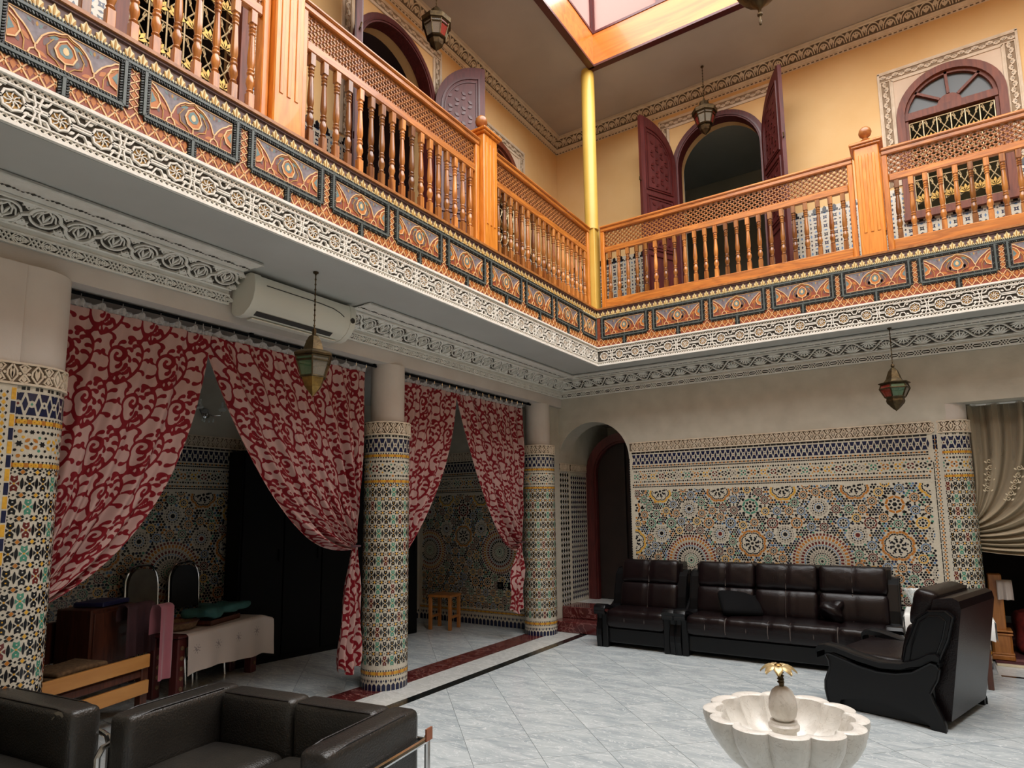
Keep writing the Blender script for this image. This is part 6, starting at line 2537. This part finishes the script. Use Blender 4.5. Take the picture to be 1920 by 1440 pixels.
def red_curtain(label, yo, yi, ztop, tie, lead_c, tail, nfold, seed, uoff=0.0):
    """tied-back curtain: yo outer edge, yi leading edge, tie=(y,z), lead_c = bezier control of the leading edge"""
    t = thing('red_curtain', label, 'curtain', (XCUR, (yo + yi) / 2, 0), 0, 'red scroll curtains of the left arcade')
    cy = (yo + yi) / 2
    rg = random.Random(seed)
    width = abs(yi - yo) * 1.12
    nu = int(width / 0.0068)
    nv = 270
    u = np.linspace(0, 1, nu)[None, :]
    v = np.linspace(0, 1, nv)[:, None]
    sg = 1 if yi > yo else -1
    y0 = lerp(yo, yi, u)
    z0 = ztop + 0 * u
    oc = np.array((yo + (tie[0] - yo) * 0.25, (ztop + tie[1]) / 2))
    e = u ** 1.15
    c_y, c_z = lerp(oc[0], lead_c[0], e), lerp(oc[1], lead_c[1], e)
    ty = tie[0] + sg * (u - 0.5) * 0.03
    tz = tie[1] + 0.035 - 0.07 * u
    B = lambda a, b, c: (1 - v) ** 2 * a + 2 * v * (1 - v) * b + v * v * c
    Y = B(y0, c_y, ty)
    Z = B(z0, c_z, tz)
    ph = rg.random() * 6
    A = 0.014 + 0.030 * v ** 0.7 - 0.03 * np.maximum(0, v - 0.8) / 0.2
    env = 0.6 + 0.4 * np.sin(u * 9 + ph)
    X = A * env * np.sin(2 * PI * nfold * (u + 0.03 * np.sin(v * 5 + ph)) + ph) + 0.35 * A * np.sin(2 * PI * nfold * 2.3 * u + v * 3)
    # swag wrinkles that run down to the tie
    X += 0.010 * v * np.sin(2 * PI * (u * 6.5 + v * 0.6) + ph) * (v < 2)
    P = np.stack([X + 0 * Y, Y - cy, Z], -1)
    seg = np.linalg.norm(np.diff(P[:, :, 1:], axis=0), axis=-1)
    Vl = np.vstack([np.zeros((1, nu)), np.cumsum(seg, 0)])
    pat = damask_at(u * width + 0 * v + uoff, -Vl + 0.1 * seed)
    cloth_obj('drape', P, pat, 'damask', t)
    # gathered tail under the tie
    nu2, nv2 = 64, 130
    u2 = np.linspace(0, 1, nu2)[None, :]
    v2 = np.linspace(0, 1, nv2)[:, None]
    (ya, yb, zb) = tail
    spread = np.minimum(1, 0.25 + 1.0 * v2 ** 0.6) * (1 + 0.25 * np.sin(v2 * 7.5 + seed) * v2)
    yc = lerp(tie[0], (ya + yb) / 2, v2 ** 0.8)
    Y2 = yc + (u2 - 0.5) * abs(yb - ya) * spread
    Z2 = lerp(tie[1], zb, v2) + 0.03 * np.sin(u2 * 9) * v2
    X2 = 0.03 * np.sin(2 * PI * 3.2 * u2 + seed) * (0.5 + 0.5 * v2) + 0.015 * np.sin(v2 * 11 + u2 * 4)
    P2 = np.stack([X2, Y2 - cy, Z2 + 0 * u2], -1)
    pat2 = damask_at(u2 * 0.42 + 0 * v2, -(v2 * (tie[1] - zb)) + 0 * u2 + 0.3)
    cloth_obj('hanging_tail', P2, pat2, 'damask', t)
    m = MB()
    w_ = 0.03
    m.tube([(0.05 * math.cos(a), tie[0] - cy + w_ * 1.4 * math.sin(a), tie[1] - 0.005) for a in [2 * PI * i / 14 for i in range(14)]], 0.008, 6, 0, True)
    m.obj('tie_back', 'plum', t, smooth=60)
    # gathered heading and its hooks
    n = 90
    Ph = np.zeros((4, n, 3))
    for i in range(n):
        s = i / (n - 1)
        y = lerp(yo, yi, s)
        sc = abs(math.sin(PI * (s * abs(yi - yo) / 0.115)))
        for j in range(4):
            zz = ztop + (0.0, 0.014, 0.028, 0.05 - 0.028 * sc)[j]
            Ph[j, i] = (0.012 * math.sin(i * 1.7) + 0.004 * j, y - cy, zz)
    cloth_obj('heading_tape', Ph, None, 'header', t)
    k = int(round(abs(yi - yo) / 0.115))
    for i in range(k + 1):
        y = lerp(yo, yi, i / k)
        m = MB()
        m.tube([(0.012, y - cy, ztop + 0.04), (0.012, y - cy, ztop + 0.072)], 0.003, 4)
        m.obj('hook', 'chrome', t)
    return t


ZT = 2.725
red_curtain('red scroll curtain tied back to the near mosaic half column', 1.50, 2.42, ZT, (1.47, 1.02), (2.275, 1.30), (1.28, 1.40, 0.35), 4, 1)
red_curtain('wide red scroll curtain tied back to the left side of the middle column', 3.86, 2.36, ZT, (3.775, 1.215), (2.98, 1.12), (3.62, 3.84, 0.20), 7, 2, 0.1)
red_curtain('red scroll curtain hanging just right of the middle column', 4.30, 5.14, ZT, (4.28, 1.05), (5.07, 1.78), (4.22, 4.34, 0.2), 4, 3, 0.2)
red_curtain('red scroll curtain tied back at the far corner column', 6.42, 5.13, ZT, (6.36, 1.12), (5.93, 0.72), (6.13, 6.40, 0.33), 6, 4, 0.05)
for (a, b, lb) in ((1.45, 4.02, 'dark curtain rod over the near pair of red curtains'), (4.26, 6.62, 'dark curtain rod over the far pair of red curtains')):
    t = thing('curtain_rod', lb, 'curtain rod', (XCUR, a, 2.80), 0)
    m = MB()
    m.tube([(0, 0, 0), (0, b - a, 0)], 0.012, 8)
    m.obj('rod', 'black', t)
    for y in (0.05, (b - a) / 2, b - a - 0.05):
        MB().box(-0.012, 0.012, y - 0.012, y + 0.012, 0.0, 0.02).obj('bracket', 'black', t)

# ---------------------------------------------------------------- the dark salon
t = thing('black_wardrobe', 'tall black panelled wardrobe along the dark salon wall behind the curtains', 'wardrobe', (-5.785, 3.80, 0), math.radians(-7.8))
MB().box(-0.30, 0, 0, 2.28, 0, 2.13, 0, 0.006).obj('body', 'wardrobe', t)
for i in range(5):
    a = 0.02 + i * 0.45
    dr = MB().box(0.001, 0.02, a, a + 0.438, 0.06, 2.10, 0, 0.005).obj('door', 'wardrobe', t)
    MB().box(0.02, 0.035, a + 0.38, a + 0.395, 1.0, 1.12, 0, 0.003).obj('handle', 'black', dr)

rzs = math.radians(18.7)
t = thing('wooden_daybed', 'wooden daybed frame with two light boards along its front in the dark salon', 'daybed', (-4.98, 2.60, 0), rzs)
MB().box(-0.03, 0.0, -1.55, -0.02, 0.375, 0.47, 0, 0.005).obj('front_board', 'oakY', t)
MB().box(-0.03, 0.0, -1.55, -0.02, 0.19, 0.285, 0, 0.005).obj('front_board', 'oakY', t)
for y in (-1.55, -0.06):
    for x in (-0.75, -0.09):
        MB().box(x, x + 0.06, y, y + 0.06, 0, 0.45, 0, 0.006).obj('leg', 'walnut', t)
MB().box(-0.74, -0.04, -1.5, -0.04, 0.30, 0.36, 0, 0.01).obj('slatted_base', 'walnut', t)
MB().box(-0.78, -0.74, -1.55, 0.0, 0.40, 0.70, 0, 0.006).obj('back_board', 'walnut', t)
t = thing('brown_cabinet', 'dark brown cabinet standing behind the daybed boards', 'cabinet', (-5.30, 2.40, 0.003), rzs)
MB().box(-0.33, 0.0, -0.12, 0.28, 0.36, 0.80, 0, 0.008).obj('body', 'walnut', t)
MB().box(0.0, 0.012, -0.10, 0.26, 0.40, 0.77, 0, 0.004).obj('door', 'walnut', t)


def hang_cloth(name, mat, loc, rz, w, ztop, zbot, back, label, cat, folds=3, amp=0.012):
    """cloth hung over an edge: front fall, short back fall"""
    t_ = None
    nu_, nv_ = 26, 20
    V, F = [], []
    path = [(0.05, zbot)] + [(0.05 - 0.0 * i, zbot + (ztop - zbot) * i / 12) for i in range(1, 13)] + [(0.03, ztop + 0.018), (0.0, ztop + 0.025), (-0.03, ztop + 0.018), (-0.045, ztop - 0.02)] + [(-0.05, ztop - back * i / 3) for i in range(1, 4)]
    for j, (x, z_) in enumerate(path):
        for i in range(nu_ + 1):
            s = i / nu_
            k = max(0.0, (ztop - z_) / max(0.01, ztop - zbot))
            V.append((x + amp * math.sin(2 * PI * folds * s + 0.5) * (0.3 + k) if x > 0.02 else x, (s - 0.5) * w * (1 + 0.05 * k), z_))
    for j in range(len(path) - 1):
        for i in range(nu_):
            a = j * (nu_ + 1) + i
            F.append((a, a + 1, a + nu_ + 2, a + nu_ + 1))
    m = MB().add(V, F)
    o = m.obj(name, mat, smooth=70, loc=loc, rot=rz)
    return tag(o, label, cat)


hang_cloth('pink_cloth', 'pink', (-4.985, 2.655, 0), rzs, 0.13, 0.80, 0.27, 0.2, 'dusty pink cloth hanging down over the end of the daybed', 'cloth', 1.5, 0.01)
hang_cloth('plum_garment', 'plum', (-5.22, 2.58, 0), rzs, 0.26, 0.80, 0.44, 0.1, 'plum coloured garment draped over the brown cabinet', 'garment', 4, 0.02)


def folded(name, mat, loc, rz, sx, sy, n, label, cat):
    t_ = thing(name, label, cat, loc, rz)
    for i in range(n):
        m = MB()
        m.rbox((0.01 * (i % 2), 0.008 * ((i + 1) % 2), 0.018 + 0.034 * i), (sx * (1 - 0.05 * i), sy * (1 - 0.04 * i), 0.036), 0.016, (6, 6, 2), 0, lambda p: np.array((p[0], p[1], p[2] + 0.006 * math.sin(p[0] * 14) * math.cos(p[1] * 11))))
        m.obj('fold', mat, t_, smooth=70)
    return t_


folded('folded_textiles', 'tan', (-5.13, 2.09, 0.362), rzs, 0.34, 0.42, 3, 'pile of tan patterned folded textiles on the daybed', 'textile')
m = MB()
m.box(-0.12, 0.12, -0.15, 0.15, 0, 0.035, 0, 0.006)
tag(m.obj('blue_folder', 'bluec', loc=(-5.50, 2.46, 0.805), rot=rzs + 0.2), 'dark blue folder lying on top of the brown cabinet', 'folder')

# low carved table with an embroidered white cloth
t = thing('low_table', 'low carved dark red wooden table under a white cloth with round motifs', 'table', (-5.20, 2.93, 0), rzs)
for (x, y) in ((-0.10, 0.0), (-0.33, 0.0), (-0.10, 0.92), (-0.33, 0.92)):
    m = MB()
    m.box(x, x + 0.08, y, y + 0.08, 0, 0.49, 0, 0.008)
    lg = m.obj('leg', 'maroon', t)
    for k in range(5):
        MB().prism(lambda u, v, h, x=x, y=y: (x + 0.08 + h, y + 0.04 + u, v), circ(0, 0.09 + 0.08 * k, 0.018, 8), -0.004, 0.006, 0).obj('carved_boss', 'tan', lg)
MB().box(-0.345, 0.0, -0.02, 1.02, 0.49, 0.515, 0, 0.008).obj('table_top', 'maroon', t)
MB().box(-0.33, -0.02, 0.02, 0.98, 0.41, 0.49).obj('apron', 'maroon', t)
# cloth: a sheet with falls at the front and far end
nu_, nv_ = 130, 90
uu = np.linspace(0.06, 1.16, nu_)[None, :]
vv = np.linspace(0, 1, nv_)[:, None]
Ls = 0.02 + vv * 0.68
onT = Ls < 0.36
Xc = np.where(onT, -0.36 + Ls, 0.0 + 0.02 * np.minimum(1, (Ls - 0.36) / 0.02))
Zc = np.where(onT, 0.520, 0.520 - (Ls - 0.36))
over = np.maximum(0, uu - 1.03)
Yc = np.minimum(uu, 1.03 + 0.015) + 0 * vv
hang = np.where(onT, 0, 1.0)
Zc = Zc - over * np.where(onT, 1.0, 0.25)
Xc = Xc + hang * (0.012 * np.sin(uu * 22 + 1) * np.maximum(0, Ls - 0.36) / 0.34) + over * hang * 0.35
Yc = Yc + over * hang * 0.6 + 0.01 * np.sin(Ls * 30) * over
Zc = Zc + 0.02 * np.sin(uu * 5) * hang * np.maximum(0, Ls - 0.5) / 0.2
pat = np.full((nv_, nu_), 0.02)
for cu, cl in ((0.17, 0.50), (0.42, 0.51), (0.68, 0.50), (0.93, 0.49), (0.3, 0.2), (0.7, 0.2)):
    d = np.hypot(uu - cu, Ls - cl)
    a = np.arctan2(Ls - cl, uu - cu)
    pat = np.minimum(pat, np.maximum(d - 0.044, 0.004 * np.sin(a * 8) + 0.002 - 0.004 * (d < 0.02)))
cloth_obj('tablecloth', np.stack([Xc + 0 * uu, Yc, Zc + 0 * uu], -1), pat, 'medal', t)


def on_table(lx, ly, z_=0.525):
    c, s = math.cos(rzs), math.sin(rzs)
    return (-5.20 + lx * c - ly * s, 2.93 + lx * s + ly * c, z_)


t = thing('wicker_basket', 'shallow brown basket on the white cloth of the low table', 'basket', on_table(-0.22, 0.20), rzs)
m = MB()
m.lathe([(0.10, 0.0), (0.14, 0.02), (0.16, 0.07), (0.155, 0.07), (0.13, 0.025), (0.0, 0.012)], 20)
m.obj('bowl', 'tan', t, smooth=40)
m = MB()
m.tube([(0.158 * math.cos(2 * PI * i / 24), 0.158 * math.sin(2 * PI * i / 24), 0.07) for i in range(24)], 0.009, 5, 0, True)
m.obj('rim', 'walnut', t)
crumple('teal_fabric', 'teal', (0.24, 0.60, 0.085), on_table(-0.19, 0.64, 0.63), 'crumpled teal fabric heaped across the low table', 'fabric', 8, 0.09)
bpy.data.objects['teal_fabric'].rotation_euler = (0, 0, rzs)
t = thing('wooden_tray', 'dark wooden tray lying on the low table', 'tray', on_table(-0.20, 0.60, 0.522), rzs + 0.1)
MB().box(-0.13, 0.13, -0.22, 0.22, 0, 0.012, 0, 0.004).obj('tray_base', 'walnut', t)
for (a, b, c, d) in ((-0.13, -0.118, -0.22, 0.22), (0.118, 0.13, -0.22, 0.22), (-0.13, 0.13, -0.22, -0.208), (-0.13, 0.13, 0.208, 0.22)):
    MB().box(a, b, c, d, 0.012, 0.045, 0, 0.003).obj('rim', 'walnut', t)


def metal_chair(label, loc, rz, seat):
    """stacking chair: round-topped tube back, padded panel; local +x is the front"""
    t_ = thing('metal_frame_chair', label, 'chair', loc, rz, 'metal framed chairs by the salon wall')
    bw, sp, r = 0.155, 0.86, 0.11
    fpath = [(-0.17, -bw, 0.44)] + [(-0.19, -bw, 0.62), (-0.20, -bw, sp)] + [(-0.205, -bw + r - r * math.cos(PI / 2 * i / 5), sp + 0.18 * math.sin(PI / 2 * i / 5)) for i in range(1, 6)] + [(-0.205, bw - r + r * math.sin(PI / 2 * i / 5), sp + 0.18 * math.cos(PI / 2 * i / 5)) for i in range(0, 6)] + [(-0.19, bw, 0.62), (-0.17, bw, 0.44)]
    m = MB()
    m.tube(fpath, 0.012, 8)
    m.obj('back_frame', 'chrome', t_, smooth=40)
    m = MB()
    q = [(y * 0.90, z_) for x, y, z_ in fpath[1:-1]]
    q = [(y, 0.60 + (z_ - 0.60) * 0.93) for y, z_ in q]
    m.prism(lambda u, v, h: (-0.185 - 0.02 * (v - 0.6) / 0.4 + h, u, v), q, -0.015, 0.018, 0)
    m.obj('back_pad', seat, t_)
    m = MB()
    m.rbox((0.02, 0, 0.45), (0.40, 0.36, 0.05), 0.022, (5, 5, 2))
    m.obj('seat', seat, t_, smooth=50)
    for sx in (-1, 1):
        for sy in (-1, 1):
            m = MB()
            m.tube([(0.02 + sx * 0.16, sy * 0.155, 0.43), (0.02 + sx * 0.20, sy * 0.165, 0.0)], 0.011, 6)
            m.obj('leg', 'chrome', t_)
    return t_


metal_chair('round backed metal chair with a worn pale panel behind the low table', (-5.86, 3.06, 0), 0.15, 'chair_pale')
metal_chair('round backed metal chair with a dark panel next to the black wardrobe', (-5.90, 3.46, 0), 0.1, 'chair_dark')

t = thing('wall_sconce', 'crystal wall lamp with two arms on the salon wall above the mosaic', 'wall lamp', (-6.19, 3.62, 2.52), 0)
m = MB()
m.lathe([(0.0, 0.0), (0.045, 0.005), (0.05, 0.015), (0.02, 0.03), (0.0, 0.03)], 14)
m.xform(Matrix.Rotation(PI / 2, 4, 'Y'))
m.obj('wall_plate', 'chrome', t, smooth=40)
for s in (-1, 1):
    m = MB()
    m.tube([(0.02, 0, 0), (0.08, s * 0.05, -0.03), (0.11, s * 0.10, -0.02), (0.11, s * 0.12, 0.02)], 0.007, 6)
    m.obj('arm', 'chrome', t)
    m = MB()
    m.lathe([(0.0, 0.0), (0.03, 0.005), (0.04, 0.02), (0.03, 0.04), (0.012, 0.05), (0.012, 0.10), (0.0, 0.105)], 10, (0.11, s * 0.12, 0.02))
    m.obj('candle_cup', 'gclear', t, smooth=40)
for k in range(7):
    m = MB()
    a = 2 * PI * k / 7
    m.lathe([(0.0, -0.05), (0.010, -0.03), (0.0, 0.0)], 6, (0.06 + 0.03 * math.cos(a), 0.06 * math.sin(a), -0.05))
    m.obj('crystal_drop', 'gclear', t)

t = thing('wooden_stool', 'small wooden stool in the dark bay behind the middle column', 'stool', (-5.36, 6.45, 0), 0.2)
MB().box(-0.17, 0.17, -0.15, 0.15, 0.40, 0.435, 0, 0.01).obj('seat', 'pineZ', t)
for sx in (-1, 1):
    for sy in (-1, 1):
        MB().box(sx * 0.14 - 0.02, sx * 0.14 + 0.02, sy * 0.12 - 0.02, sy * 0.12 + 0.02, 0, 0.40, 0, 0.004).obj('leg', 'pineZ', t)
    MB().box(sx * 0.14 - 0.012, sx * 0.14 + 0.012, -0.10, 0.10, 0.14, 0.17, 0, 0.003).obj('stretcher', 'pineZ', t)
for k, (x, z_) in enumerate(((-4.79, 0.52), (-4.62, 0.52))):
    t = thing('socket_plate', ('left', 'right')[k] + ' one of two black socket plates on the salon end wall', 'socket', (x, 6.888, z_))
    MB().box(-0.045, 0.045, -0.004, 0.006, -0.045, 0.045, 0, 0.002).obj('plate', 'black', t)
    MB().box(-0.02, 0.02, -0.008, -0.003, -0.02, 0.02, 0, 0.002).obj('insert', 'acdark', t)

# ---------------------------------------------------------------- the opening on the right: sheer curtain and furniture behind
t = thing('sheer_curtain', 'gathered beige sheer curtain with embroidered scrolls in the right opening', 'curtain', (1.2, 7.42, 0), 0)
nu, nv = 150, 110
u = np.linspace(0, 1, nu)[None, :]
v = np.linspace(0, 1, nv)[:, None]
y0x = 0.33 + 1.75 * u
yt = 0.345 + 0.02 * u
ex = 0.40 + 0.9 * u
zt_ = 2.44
# threads fall from the rail and are swept across to the tie at the left
tz = 1.38 - 0.33 * u
cx_ = 0.40 + 1.55 * u
cz_ = 1.75 - 0.95 * u
Bz = lambda a, b, c: (1 - v) ** 2 * a + 2 * v * (1 - v) * b + v * v * c
Xs = Bz(y0x, cx_, yt)
Zs = Bz(zt_ + 0 * u, cz_, tz)
Ys = 0.045 * np.sin(2 * PI * 9 * u + 1.2 * v) * (0.6 + 0.4 * v) + 0.015 * np.sin(2 * PI * 21 * u)
P = np.stack([Xs - 1.2, -Ys * (1 - 0.3 * v), Zs], -1)
dens = 0.42 + 0.5 * v ** 1.5 + 0.22 * np.abs(np.sin(2 * PI * 9 * u + 1.2 * v)) ** 3 + 0.3 * (u > 0.93)
dr = cloth_obj('drape', P, np.clip(dens, 0, 1), 'sheer', t)


def sheer_at(a, b):
    i = min(nu - 1, max(0, a * (nu - 1)))
    j = min(nv - 1, max(0, b * (nv - 1)))
    return P[int(j), int(i)]


m = MB()
for k in range(6):
    a = 0.10 + 0.15 * k
    for b in range(6):
        c_ = sheer_at(a + 0.006 * (b % 2), 0.40 + 0.05 * b)
        pts = []
        for q in range(10):
            t_ = q / 9
            r_ = 0.026 * (1 - 0.75 * t_)
            g_ = (1 if b % 2 else -1) * t_ * 2 * PI * 1.2 + 1.0
            pts.append((c_[0] + r_ * math.cos(g_), c_[1] - 0.012, c_[2] + r_ * math.sin(g_)))
        m.tube(pts, 0.004, 4)
        for s in (-1, 1):
            m.prism(lambda u_, v_, h: (u_, c_[1] - 0.010 - h, v_), leaf(c_[0] + s * 0.02, c_[2] - 0.02, 0.028, 0.014, PI / 2 - s * 0.8), 0, 0.002, 0, False)
stuff(m.obj('embroidery', 'emb', t))
t = thing('curtain_rail', 'thin pale rail across the right opening above the sheer curtain', 'curtain rail', (0.40, 7.42, 2.44), 0)
m = MB()
m.tube([(0, 0, 0), (2.9, 0, 0)], 0.01, 6)
m.obj('rail', 'whitec', t)
MB().box(-0.01, 0.01, -0.01, 0.01, 0.0, 0.012).obj('bracket', 'whitec', t)

t = thing('carved_console', 'carved honey wood console with a plinth foot behind the right opening', 'console', (0.44, 7.80, 0.015), 0)
MB().box(-0.06, 0.12, -0.12, 0.10, 0.0, 0.05, 0, 0.008).obj('plinth', 'pineZ', t)
MB().box(-0.05, 0.11, -0.11, 0.09, 0.05, 0.25, 0, 0.02).obj('foot_block', 'pineZ', t)
MB().box(-0.035, 0.075, -0.08, 0.06, 0.25, 0.80, 0, 0.008).obj('post', 'pineZ', t)
m = MB()
for z_ in (0.06, 0.24, 0.27):
    m.box(-0.058, 0.118, -0.118, 0.098, z_ - 0.008, z_ + 0.008, 0, 0.003)
m.obj('moulding', 'pineZ', t)
hang_cloth('white_drape', 'white', (0.53, 7.74, 0), -HP, 0.12, 0.74, 0.58, 0.1, 'white cloth hung over the shoulder of the honey wood console', 'cloth', 2, 0.015)
crumple('red_cushion', 'redc', (0.17, 0.30, 0.42), (0.69, 8.15, 0.235), 'red patterned cushion standing beside the honey wood console', 'cushion', 5, 0.02)
t = thing('brown_side_cabinet', 'reddish brown side cabinet at the far right edge behind the red cushion', 'cabinet', (1.06, 8.0, 0.0), 0)
MB().box(-0.24, 0.3, -0.2, 0.25, 0.02, 0.62, 0, 0.006).obj('body', 'walnut', t)
MB().box(-0.28, 0.34, -0.24, 0.28, 0.62, 0.66, 0, 0.008).obj('top', 'walnut', t)
MB().box(-0.20, 0.26, -0.215, -0.2, 0.08, 0.58, 0, 0.004).obj('door', 'brown', t)
t = thing('dark_rug', 'dark red rug with a pale edge on the floor of the side salon', 'rug', (1.5, 8.6, 0.0), 0)
MB().box(-1.1, 1.6, -1.1, 1.5, 0.0, 0.014, 0, 0.004).obj('pile', 'rug', t)
m = MB()
m.box(-1.1, 1.6, -1.12, -1.06, 0.0, 0.017, 0, 0.003)
m.obj('pale_border', 'emb', t)
m = MB()
for i in range(9):
    for j in range(5):
        m.prism(lambda u_, v_, h: (u_, v_, 0.0145 + h), star(-0.9 + i * 0.28, -0.85 + j * 0.4, 0.09, 0.05, 6), 0, 0.002, 0, False)
stuff(m.obj('woven_figures', M('rug_pale_figure', '8a5a55', '6f4442', 0.95), t))
MB().box(0.40, 3.4, 7.05, 7.10, 0.0, 0.001).obj('black_marble_slab', 'blackm', floor)
MB().box(0.386, 3.4, 7.10, 7.56, 0.0, 0.001).obj('white_marble_slab', 'whitem', floor)
